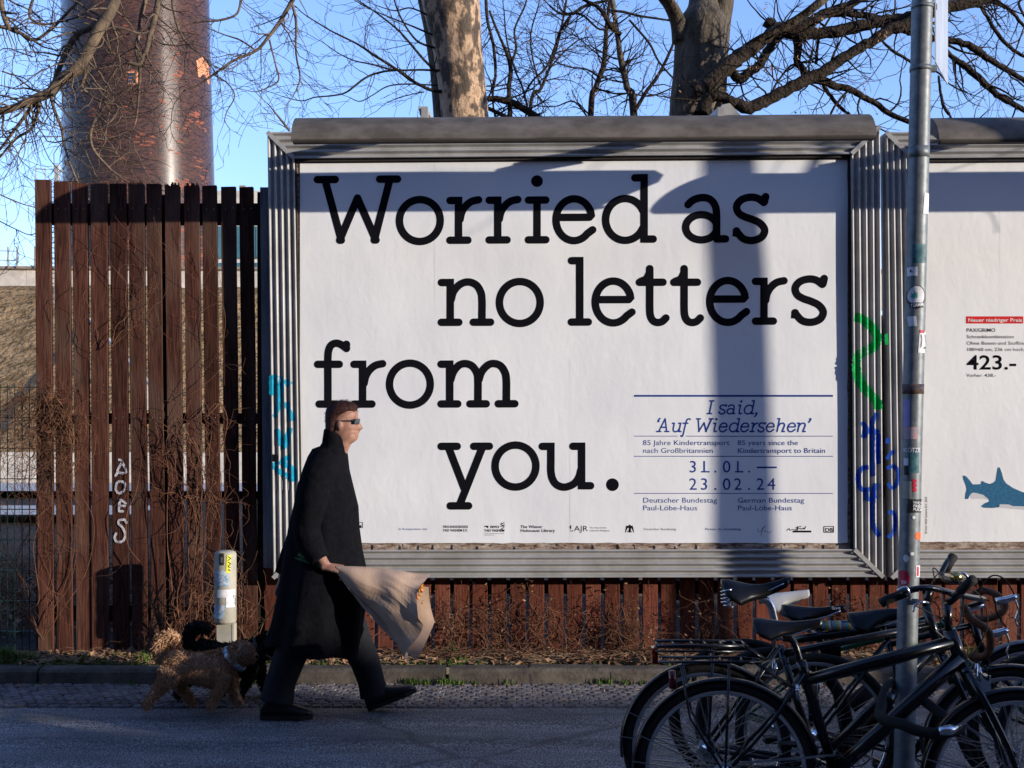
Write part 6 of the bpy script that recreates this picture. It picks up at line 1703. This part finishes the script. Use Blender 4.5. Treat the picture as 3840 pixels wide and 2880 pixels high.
for x in (2458,2520,2590,2640,2700,2750,2785): mb.tube([B2.pt(x,2415)-B2.n*.06, B2.pt(x+8,2413)+B2.n*.06], .006, 8)
B2.part('rear_rack', mb, M_R)
mb = MB(); mb.box(tuple(B2.pt(2450,2455)-Vector((.008,.03,.032))), tuple(B2.pt(2450,2455)+Vector((.016,.03,.032)))); B2.part('rear_light', mb, M['red_lens'])
mb = MB(); mb.tube([B2.pt(3470,2275), B2.pt(3490,2200)], .014, 10); B2.part('stem', mb, M['black_paint'])
mb = MB(); mb.tube(catmull([tuple(P(*p)) for p in ((3565,2090,5.5),(3545,2120,5.45),(3530,2160,5.4),(3560,2175,5.3),(3610,2180,5.2),(3640,2190,5.1))],5), .0125, 12); hbar = B2.part('handlebar', mb, M['black_paint'])
mb = MB(); mb.tube([P(3574,2088,5.5), P(3562,2108,5.48), P(3546,2138,5.45)], [.021,.019,.019], 14); mb.build('grip', M['rubber'], hbar)
M['brass'] = mat('brass_bell', (.5,.38,.14), .25, 1, .1, 10)
mb = MB(); mb.ball(P(3586,2163,5.15), .026, 14, 8, (1,1,.8)); mb.build('bell', M['brass'], hbar)
mb = MB(); mb.tube(catmull([tuple(P(*p)) for p in ((3600,2155,5.15),(3615,2150,5.15),(3632,2168,5.15))],4), .006, 8); mb.build('brake_lever', M['chrome'], hbar)
for pts in (((3500,2200),(3480,2240),(3520,2280),(3530,2400)),((3540,2170),(3500,2130),(3505,2200),(3480,2300))):
    B2.part('cable', cable([P(x,y,5.25) for x,y in pts]), M['rubber'])

# ---- white-saddle green bike
B3 = Bike('dark green framed bike with a cream-white saddle, among the parked bikes', (2790,2790), (3870,2790), 5.85, 5.75)
B3.wheel(B3.A, B3.n, M['black_paint'], False, 28); B3.wheel(B3.B, B3.n, M['chrome'], True, 28, (M['zinc'], -1.2, .9))
bb = B3.pt(3170,2790); sc_ = B3.pt(3102,2430)
mb = MB(); mb.tube([bb, sc_], .016, 14); B3.part('seat_tube', mb, M['green_paint'])
mb = MB(); mb.tube([bb, B3.pt(3350,2560), B3.pt(3560,2400)], [.024,.024,.024], 14); dt = B3.part('down_tube', mb, M['green_paint'])
mb = MB(); mb.tube([B3.pt(3108,2440), B3.pt(3545,2340)], .016, 14); B3.part('top_tube', mb, M['green_paint'])
mb = MB(); mb.tube([B3.pt(3540,2320), B3.pt(3575,2430)], .02, 12); B3.part('head_tube', mb, M['green_paint'])
mb = MB()
for sg in (-1,1): mb.tube([B3.pt(3107,2450)+B3.n*.02*sg, B3.A+B3.n*.06*sg], .008, 8); mb.tube([bb+B3.n*.02*sg, B3.A+B3.n*.06*sg], .009, 8)
B3.part('rear_stays', mb, M['green_paint'])
mb = MB()
for sg in (-1,1): mb.tube([B3.pt(3578,2440)+B3.n*.045*sg, B3.B+B3.n*.05*sg], [.013,.009], 8)
B3.part('fork', mb, M['green_paint']); B3.crank(bb)
mb = MB(); mb.tube([B3.pt(2925,2265), B3.pt(2935,2300), B3.pt(3000,2330), sc_], .013, 10); B3.part('seatpost', mb, M['zinc'])
B3.saddle((3034,2214), (2862,2232), M['white_vinyl'], .18, .09, sag=0)
on_b = lambda px, py, d=0: B3.pt(px, py, .0245+d)
it = fit(('CARVER', 0, 0, 20, {'W':110,'bold':.02})); qq = text_mb('CARVER', 3262, 2645, 20, fn=on_b, rot=-.72, xs=it[4]['xs'], bold=.02); qq.build('frame_lettering', M['sticker_white'], dt)
mb = MB(); mb.tube([B3.pt(3180,2640,.045), B3.pt(3255,2578,.045)], .036, 14); B3.part('bottle', mb, M['rubber'])

# ---- bike with lettered saddle and taped frame
B4 = Bike('black bike with slim lettered saddle and a rainbow-striped seat tube wrap', (2900,2790), (3930,2790), 5.65, 5.55)
B4.wheel(B4.B, B4.n, M['black_paint'], True, 28)
B4.wheel(B4.A, B4.n, M['black_paint'], False, 28)
bb = B4.pt(3200,2800); sc_ = B4.pt(3078,2405)
mb = MB(); mb.tube([bb, sc_, B4.pt(3070,2360)], .016, 14); B4.part('seat_tube', mb, M['black_paint'])
mb = MB(); mb.tube([B4.pt(2975,2400), B4.pt(3078,2385), B4.pt(3380,2348), B4.pt(3490,2320)], .019, 14); B4.part('top_tube', mb, M['black_paint'])
mb = MB(); mb.tube([bb, B4.pt(3510,2410)], .022, 14); B4.part('down_tube', mb, M['black_paint'])
mb = MB(); mb.tube([B4.pt(3468,2250), B4.pt(3520,2440)], .019, 14); B4.part('head_tube', mb, M['black_paint'])
mb = MB()
for sg in (-1,1): mb.tube([B4.pt(3520,2440)+B4.n*.045*sg, B4.pt(3600,2620)+B4.n*.05*sg, B4.B+B4.n*.05*sg], [.013,.011,.009], 8); mb.tube([sc_+B4.n*.02*sg, B4.A+B4.n*.06*sg], .008, 8); mb.tube([bb+B4.n*.02*sg, B4.A+B4.n*.06*sg], .009, 8)
B4.part('fork', mb, M['black_paint']); B4.crank(bb)
mb = MB(); mb.tube([B4.pt(3060,2310), B4.pt(3072,2370)], .0135, 12); B4.part('seatpost', mb, M['black_paint'])
sd_ = B4.saddle((3170,2270), (2932,2270), M['leather'], .14, .075)
it = fit(('fave', 0, 0, 13, {'W':32,'bold':.02})); qq = text_mb('fave', 3113, 2281, 13, fn=lambda a, b_, d=0: B4.pt(a, b_, .045+d), xs=it[4]['xs'], bold=.02, rot=-.05); qq.build('saddle_lettering', M['sticker_white'], sd_)
for k, mm in enumerate(('sticker_pink','sticker_teal2','sticker_yellow2','sticker_white')):
    if mm == 'sticker_teal2': M[mm] = mat('turquoise_tape', (.04,.42,.40), .5, 0, .1, 20)
    if mm == 'sticker_yellow2': M[mm] = mat('amber_tape', (.7,.38,.03), .5, 0, .1, 20)
    mb = MB()
    for j in range(3):
        x = 3078+k*9+j*40; a_, b_ = B4.pt(x, 2350-.02*x/10), B4.pt(x+14, 2338+6)
        mb.tube([B4.pt(x, 2346), B4.pt(x+9.5, 2345)], .0215+.0004*k, 12, cap=False)
    B4.part('frame_wrap', mb, M[mm])
mb = MB(); mb.tube([B4.pt(3068,2352), B4.pt(3200,2336)], .018, 12); B4.part('cross_tube', mb, M['black_paint'])
mb = MB(); mb.box(tuple(B4.pt(3124,2445)-Vector((.03,.02,.03))), tuple(B4.pt(3124,2445)+Vector((.03,.02,.03)))); B4.part('rear_light', mb, M['black_paint'])

# ---- drop-bar bike at the right
B5 = Bike('drop-bar bike with brown bar tape and chrome brake levers at the right edge', (3060,2800), (4050,2810), 5.5, 5.35)
B5.wheel(B5.B, B5.n, M['chrome'], True, 32, (M['zinc'], -1.1, .9))
B5.wheel(B5.A, B5.n, M['chrome'], False, 32)
bb = B5.pt(3420,2830); sc_ = B5.pt(3330,2400)
mb = MB(); mb.tube([bb, sc_], .014, 12); B5.part('seat_tube', mb, M['black_paint'])
mb = MB(); mb.tube([sc_+Vector((0,0,-.02)), B5.pt(3640,2345)], .0135, 12); B5.part('top_tube', mb, M['black_paint'])
mb = MB(); mb.tube([bb, B5.pt(3680,2470)], .016, 12); B5.part('down_tube', mb, M['black_paint'])
mb = MB(); mb.tube([B5.pt(3640,2310), B5.pt(3700,2490)], .017, 12); B5.part('head_tube', mb, M['black_paint'])
mb = MB()
for sg in (-1,1): mb.tube([B5.pt(3705,2500)+B5.n*.04*sg, B5.B+B5.n*.05*sg], [.012,.008], 8); mb.tube([sc_+B5.n*.02*sg, B5.A+B5.n*.06*sg], .007, 8); mb.tube([bb+B5.n*.02*sg, B5.A+B5.n*.06*sg], .008, 8)
B5.part('fork', mb, M['black_paint']); B5.crank(bb)
mb = MB(); mb.tube([B5.pt(3306,2345), sc_], .013, 12); B5.part('seatpost', mb, M['black_paint'])
B5.saddle((3425,2282), (3178,2300), M['leather'], .18, .10, sag=-.004)
mb = MB(); mb.tube([B5.pt(3640,2315), B5.pt(3632,2285), B5.pt(3690,2265)], .014, 10); B5.part('stem', mb, M['chrome'])
mb = MB(); mb.tube(catmull([tuple(P(*p)) for p in ((3640,2235,5.75),(3690,2215,5.72),(3740,2232,5.7),(3770,2270,5.7),(3745,2305,5.7),(3690,2322,5.72),(3645,2312,5.75))],5), .0155, 12); hb5 = B5.part('handlebar', mb, M['brown_tape'])
mb = MB(); mb.tube(catmull([tuple(P(*p)) for p in ((3612,2270,5.3),(3640,2320,5.28),(3690,2352,5.26),(3712,2380,5.26),(3712,2430,5.28),(3690,2462,5.3),(3640,2460,5.35))],5), .0165, 12); mb.build('bar_drop', M['brown_tape'], hb5)
for dx_, dy_, Y_ in ((0,0,5.6),(-33,126,5.28)):
    mb = MB(); mb.tube(catmull([tuple(P(x+dx_,y+dy_,Y_)) for x,y in ((3735,2258),(3765,2250),(3800,2240),(3810,2236))],4), [.014]*4*3+[.012], 10) if False else mb.tube([P(x+dx_,y+dy_,Y_) for x,y in ((3735,2256),(3768,2250),(3800,2240),(3812,2236))], [.017,.016,.014,.011], 12)
    h_ = mb.build('brake_hood', M['chrome'], hb5)
    mb = MB(); mb.tube(catmull([tuple(P(x+dx_,y+dy_,Y_)) for x,y in ((3800,2240),(3812,2262),(3817,2290),(3808,2320),(3814,2346))],4), .0065, 8, flat=.6); mb.build('brake_lever', M['chrome'], hb5)
B5.part('cable', cable([P(3808,2236,5.6), P(3770,2175,5.6), P(3725,2158,5.6), P(3685,2190,5.6), P(3660,2240,5.6)], .0034), M['rubber'])
B5.part('cable', cable([P(3778,2362,5.28), P(3740,2300,5.25), P(3722,2235,5.25), P(3680,2205,5.3), P(3640,2240,5.4)], .0034), M['rubber'])

# ---- thick black cable lock round the pole
mb = MB(); pts = [(3378,2560,5.14),(3335,2570,5.05),(3312,2620,4.95),(3300,2680,4.85),(3322,2700,4.78),(3380,2715,4.72),(3440,2740,4.70),(3520,2752,4.70),(3590,2735,4.74),(3600,2715,4.85),(3560,2700,5.05),(3480,2640,5.16),(3400,2580,5.17)]
mb.tube(catmull([tuple(P(*p)) for p in pts],6), .021, 12); lk = mb.build('bicycle_lock', M['rubber'])
tag(lk, 'thick black sleeve lock looped round the sign pole and the nearest bike', 'bicycle lock')
mb = MB(); mb.tube([P(3520,2742,4.675), P(3560,2738,4.68), P(3595,2722,4.72)], [.016,.02,.016], 10); mb.build('lock_head', M['chrome'], lk)
mb = MB(); a = (3318,2640,4.93); mb.tube([P(*a), P(3345,2600,4.98)], .024, 10); mb.build('lock_link', M['black_paint'], lk)

# brake calipers, shifters and loose cables catch the light
def caliper(bk, px, py, off=.0, s_=1.0):
    c = bk.pt(px, py, off); mb = MB()
    for sg in (-1,1): mb.tube([c+bk.n*.03*sg+UP*.02, c+bk.n*.036*sg-UP*.015, c+bk.n*.022*sg-UP*.045], [.006*s_,.007*s_,.005*s_], 7)
    mb.ball(c+bk.n*.04, .008*s_, 8, 6); bk.part('brake_caliper', mb, M['chrome'])
caliper(B, 2988, 2580); caliper(B, 3668, 2515); caliper(B2, 2905, 2500); caliper(B3, 3065, 2560); caliper(B5, 3722, 2520)
for bk, pts in ((B, ((3640,2470),(3690,2500),(3700,2545),(3668,2515))), (B, ((3010,2470),(2925,2495),(2918,2550),(2985,2575))), (B, ((3560,2420),(3300,2500),(3040,2560))),
                (B2, ((3500,2360),(3540,2400),(3560,2470))), (B2, ((2940,2460),(2860,2480),(2845,2520),(2890,2530))), (B4, ((3480,2330),(3440,2400),(3500,2440)))):
    bk.part('cable', cable([bk.pt(x, y, .03) for x, y in pts], .0028), M['rubber'] if bk is not B2 else M['zinc'])
for bk, px, py in ((B, 3135, 2800), (B2, 3060, 2830)):
    mb = MB(); c = bk.A+bk.n*.07
    for k in range(6): mb.torus(c-bk.n*.006*k, bk.n, .045-.004*abs(k-1), .0016, 24, 4)
    bk.part('sprocket_stack', mb, M['spoke'])

# ================================================================ VERGE: litter, grass, dry vines
def zland(x, y): return land_z(x, y)
mb = MB()
def leaf(mb, c, s_, col=None):
    d = Vector((R.gauss(0,1), R.gauss(0,1), R.gauss(0,.45))).normalized(); n = Vector((R.gauss(0,.6), R.gauss(0,.6), 1)).normalized(); w_ = d.cross(n).normalized(); u = w_.cross(d)
    c = Vector(c); cu = R.uniform(-.4,.6)*s_
    mb.add([c-d*s_, c-d*s_*.2+w_*s_*.5+u*cu*.5, c+d*s_*.6+w_*s_*.35+u*cu, c+d*s_+u*cu*.8, c+d*s_*.5-w_*s_*.4+u*cu*.6, c-d*s_*.3-w_*s_*.5+u*cu*.4, c+u*cu*.05], [(0,1,6),(1,2,6),(2,3,6),(3,4,6),(4,5,6),(5,0,6)])
for i in range(8500):
    x = R.uniform(-3.6, 3.8); y = 8.2+.42*R.random()**.8; dens = .35+.65*(noise.noise(Vector((x*1.7, 2, 0)))*.5+.6) if x > -1.6 else .3
    if R.random() > dens: continue
    leaf(mb, (x, y, zland(x,y)+R.uniform(.002,.03)), R.uniform(.010,.034))
for i in range(1300):
    x = R.uniform(-3.4, 3.6); y = R.choice([R.uniform(7.98,8.08), R.uniform(8.02,8.08), R.uniform(7.5,8.05)]); leaf(mb, (x, y, .008+ground_z(y)), R.uniform(.006,.018))
for i in range(260):
    x = R.uniform(-3.2, 3.2); y = 7.6-1.6*R.random()**1.6; leaf(mb, (x, y, .007+ground_z(y)), R.uniform(.003,.010))
tag(mb.build('leaf_litter', M['leaf']), 'dead brown leaves littering the strip between kerb and fence', kind='stuff')
mb = MB()
for i in range(2600):
    x = R.uniform(-3.5, 3.8); y = R.uniform(8.2, 8.58)
    if R.random() > .25+.75*(noise.noise(Vector((x*1.1, 9, 0)))+.5) * (1 if x > -1.3 else .35): continue
    a = R.uniform(-.6,.6)+(PI if R.random() < .5 else 0); l = R.uniform(.03,.13); p = Vector((x, y, zland(x,y)+R.uniform(.005,.04))); q = p+Vector((math.cos(a)*l, math.sin(a)*l*.5, R.gauss(0,.012))); m_ = p.lerp(q,.5)+Vector((0,0,R.uniform(0,.015)))
    mb.tube([p,m_,q], [.0014,.0012,.0008], 3, cap=False, smooth=False)
tag(mb.build('straw_litter', M['straw']), 'pale dry stalks lying on the verge', kind='stuff')
# green grass tufts
def tuft(mb, x, y, n, h, spread=.03):
    z = zland(x,y) if y > 8.2 else ground_z(y)
    for _ in range(n):
        bx, by = x+R.gauss(0,spread), y+R.gauss(0,spread*.5); a = R.uniform(0,2*PI); l = h*R.uniform(.5,1.1); le = R.uniform(.15,.8); w_ = R.uniform(.0014,.003)
        d = Vector((math.cos(a),math.sin(a),0)); s_ = Vector((-d.y,d.x,0))*w_; p = Vector((bx,by,z)); m_ = p+Vector((0,0,l*.6))+d*l*le*.25; e = p+Vector((0,0,l*(1-le*.4)))+d*l*le*.8
        mb.add([p-s_,p+s_,m_+s_*.8,m_-s_*.8,e], [(0,1,2,3),(3,2,4)])
mb = MB()
spots = [(10,2470,8.3,90,.15),(40,2480,8.3,80,.13),(70,2490,8.28,60,.10),(110,2475,8.35,50,.08),(-30,2470,8.3,80,.14),(215,2490,8.26,36,.07),(275,2495,8.26,36,.06),(530,2480,8.32,40,.09),(560,2490,8.3,40,.08),
         (1005,2480,8.28,40,.08),(1030,2440,8.45,40,.10),(1690,2430,8.5,16,.12),(1700,2500,8.24,28,.05),(1655,2500,8.24,30,.05),(1725,2490,8.26,36,.07),(1800,2495,8.24,20,.05),(3650,2470,8.3,80,.15),(3670,2480,8.28,80,.12),(3610,2480,8.28,50,.10),(3810,2480,8.3,40,.10),
         (1555,2560,8.065,60,.07),(1590,2560,8.065,50,.06),(1530,2560,8.065,40,.06),(1670,2560,8.065,60,.075),(1690,2560,8.065,40,.06),(1735,2560,8.065,40,.06),(1775,2560,8.065,30,.04),(1915,2560,8.065,30,.06),(2255,2560,8.065,60,.075),(2275,2560,8.065,40,.06),(2345,2560,8.065,40,.055),(2415,2560,8.065,40,.05),(2450,2560,8.065,40,.05),
         (150,2560,8.07,30,.035),(490,2560,8.065,50,.045),(960,2540,8.07,50,.06),(940,2545,8.07,30,.05),(2460,2420,8.5,40,.08),(2830,2430,8.5,30,.12)]
for px_, py_, Y_, n_, h_ in spots: tuft(mb, (px_-1920)/F*Y_, Y_, n_, h_, .024)
for i in range(260):
    x = R.uniform(-3.6,3.6); tuft(mb, x, R.uniform(8.2,8.27), R.randint(3,9), R.uniform(.015,.045), .02)
for i in range(60): x = R.uniform(-3.6,-1.2); tuft(mb, x, R.uniform(8.2,8.5), 12, R.uniform(.02,.06), .03)
tag(mb.build('grass', M['grass']), 'green grass tufts along the kerb', kind='stuff')

def vine(label, roots, n, box, seed, thick=.0042, curl=.5, hang=False, group='dry vines on the fence', leafy=0):
    """tangle of dry stems: roots px list at the ground, climbing into box (x0,y0,x1,y1 px)"""
    rr = random.Random(seed); x0, y0, x1, y1 = box; Yv = FY-.035
    c0 = P(roots[0][0], roots[0][1], Yv); t = thing('dry_vine', label, 'vine', tuple(c0), group)
    mains = MB(); thin = MB(); lv = MB()
    for k in range(max(3, int(n*.6))):
        rx, ry = rr.choice(roots); tx, ty = rr.uniform(x0,x1), rr.uniform(y0,y1); m_ = 7; pts = []
        bend = rr.uniform(-1,1)*curl*abs(ry-ty)*.3
        for i in range(m_+1):
            f_ = i/m_; px_ = lerp(rx, tx, f_**1.2)+bend*math.sin(f_*PI)+rr.gauss(0,15)*(i > 0); py_ = lerp(ry, ty, f_)+rr.gauss(0,13)*(0 < i)
            pts.append(P(px_, py_, Yv-abs(rr.gauss(0,.025)) - (.02 if i else 0)))
        c = catmull([tuple(p) for p in pts], 4); th = thick*rr.uniform(.35,1.1); mb_ = mains if th > thick*.6 else thin
        mb_.tube(c, [max(.0009, th*(1-.7*i/len(c))) for i in range(len(c))], 5, cap=False)
        for _ in range(rr.randint(2,6)):
            i = rr.randint(4, len(c)-2); p = Vector(c[i]); l = rr.uniform(.08,.4); a = rr.uniform(0,2*PI); q = [p]; d = Vector((math.cos(a),rr.gauss(0,.15),math.sin(a)))
            for _j in range(7):
                d = (d+Vector((rr.gauss(0,.55),rr.gauss(0,.12),rr.gauss(0,.5)-.05))).normalized(); nx_ = q[-1]+d*l/7
                nx_.y = min(FY-.008, max(FY-.16, nx_.y)); q.append(nx_)
            thin.tube(q, [.0014]*4+[.001]*4, 4, cap=False)
            if leafy and rr.random() < leafy:
                for _j in range(rr.randint(3,12)): leaf(lv, q[-1]+Vector((rr.gauss(0,.03),rr.gauss(0,.015),rr.gauss(0,.05))), rr.uniform(.006,.015))
    mains.build('stems', M['vine'], t); thin.build('tendrils', M['vine'], t)
    if lv.v: lv.build('dead_leaves', M['leaf'], t)
vine('tangle of thin dry vines over the corner of the mesh fence and first planks', [(150,1500),(200,1490),(90,1475),(230,1560),(160,2400)], 150, (-60,1430,300,1900), 1, .004, 1.2)
vine('brown knot of vine stems hanging in front of the first two planks', [(200,1620),(215,1500)], 34, (60,1420,420,2050), 2, .004, 1.4)
vine('long dry vine climbing the plank fence beside the sprayed word', [(640,2480),(700,2440)], 18, (480,1450,780,2300), 3, .005, .8)
vine('dry vines spreading over the planks left of the teal graffiti', [(700,1620),(740,1850),(690,2440),(820,1500)], 40, (560,1330,960,2100), 4, .0048, 1.0)
vine('reddish vine arcing across the tops of the planks', [(690,1500),(420,1300),(560,1350)], 14, (200,700,700,1300), 5, .003, 1.3)
vine('bushy dry stems drooping around the sticker-covered bollard', [(930,2440),(860,2420),(780,2440)], 34, (700,2020,960,2300), 6, .0055, 1.3)
vine('few thin twigs at the foot of the left planks', [(510,2480),(560,2470)], 14, (400,2150,640,2420), 7, .0045, 1.0)
for i, (x, lb) in enumerate(((1700,'dry vine clump under the board, first right of the walker'),(1830,'slim dry vine under the word you, between two clumps'),(1905,'curly topped dry vine under the full stop'),(1975,'upright dry vine under the board right of the curly one'),
        (2050,'thin dry vine stems left of the thick leafy clump'),(2125,'low twiggy vine just left of the leafy clump'),(2335,'thick leafy dry vine clump left of the bicycle racks'),(2400,'reddish dry vine beside the thick leafy clump'),(2690,'dry vine clump under the sprung saddle'),
        (3230,'golden dry vine seen between the saddles left of the sign pole'),(3300,'thin dry vine close to the left of the sign pole'),(3520,'dry vine behind the handlebars'),(3760,'dry vine right of the drop handlebar'))):
    n_ = 26 if x in (1700,2335,2690,3230) else 10
    vine(lb, [(x,2440),(x+12,2440),(x-14,2445)], n_, (x-60,2190,x+60,2370), 20+i, .0045, .9, leafy=.5 if n_ > 20 else .2)
# heap of cut stems at the foot of the fence
mb = MB()
for i in range(420):
    x = R.choice([R.gauss(.1,.35), R.gauss(.9,.5), R.uniform(-1.4,3.6), R.gauss(-.35,.25)]); y = R.uniform(8.3,8.56); z = zland(x,y)+abs(R.gauss(0,.03)); a = R.uniform(-.7,.7)+R.choice([0,PI]); l = R.uniform(.08,.3)
    p = Vector((x,y,z)); q = [p]; d = Vector((math.cos(a), math.sin(a)*.3, R.gauss(.05,.3))).normalized()
    for _ in range(5):
        d = (d+Vector((R.gauss(0,.25),R.gauss(0,.1),R.gauss(-.06,.25)))).normalized(); v = q[-1]+d*l/5; v.y = min(8.585, v.y); v.z = max(v.z, .1); q.append(v)
    mb.tube(q, [R.uniform(.0012,.0028)]*6, 4, cap=False)
tag(mb.build('brushwood', M['vine']), 'brown brushwood heaped at the foot of the low fence', kind='stuff')
# scrub behind the left fences
mb = MB()
for i in range(2600):
    x = R.uniform(-6.5,-1.0); y = R.uniform(9.2,12.5); l = R.uniform(.25,.9); d = Vector((R.gauss(0,.5),R.gauss(0,.3),1)).normalized(); q = [Vector((x,y,zland(x,y)))]
    for _ in range(5):
        d = (d+Vector((R.gauss(0,.35),R.gauss(0,.35),R.gauss(-.1,.2)))).normalized(); q.append(q[-1]+d*l/5)
    mb.tube(q, [.003,.0028,.0025,.002,.0016,.001], 3, cap=False, smooth=False)
for i in range(5000):
    x = R.uniform(-5.5,-1.0); y = R.uniform(9.0,13); leaf(mb, (x,y,zland(x,y)+R.uniform(0,.25)), R.uniform(.015,.04))
tag(mb.build('scrub', M['leaf']), 'leafless scrub and dead leaves behind the left fences', kind='stuff')
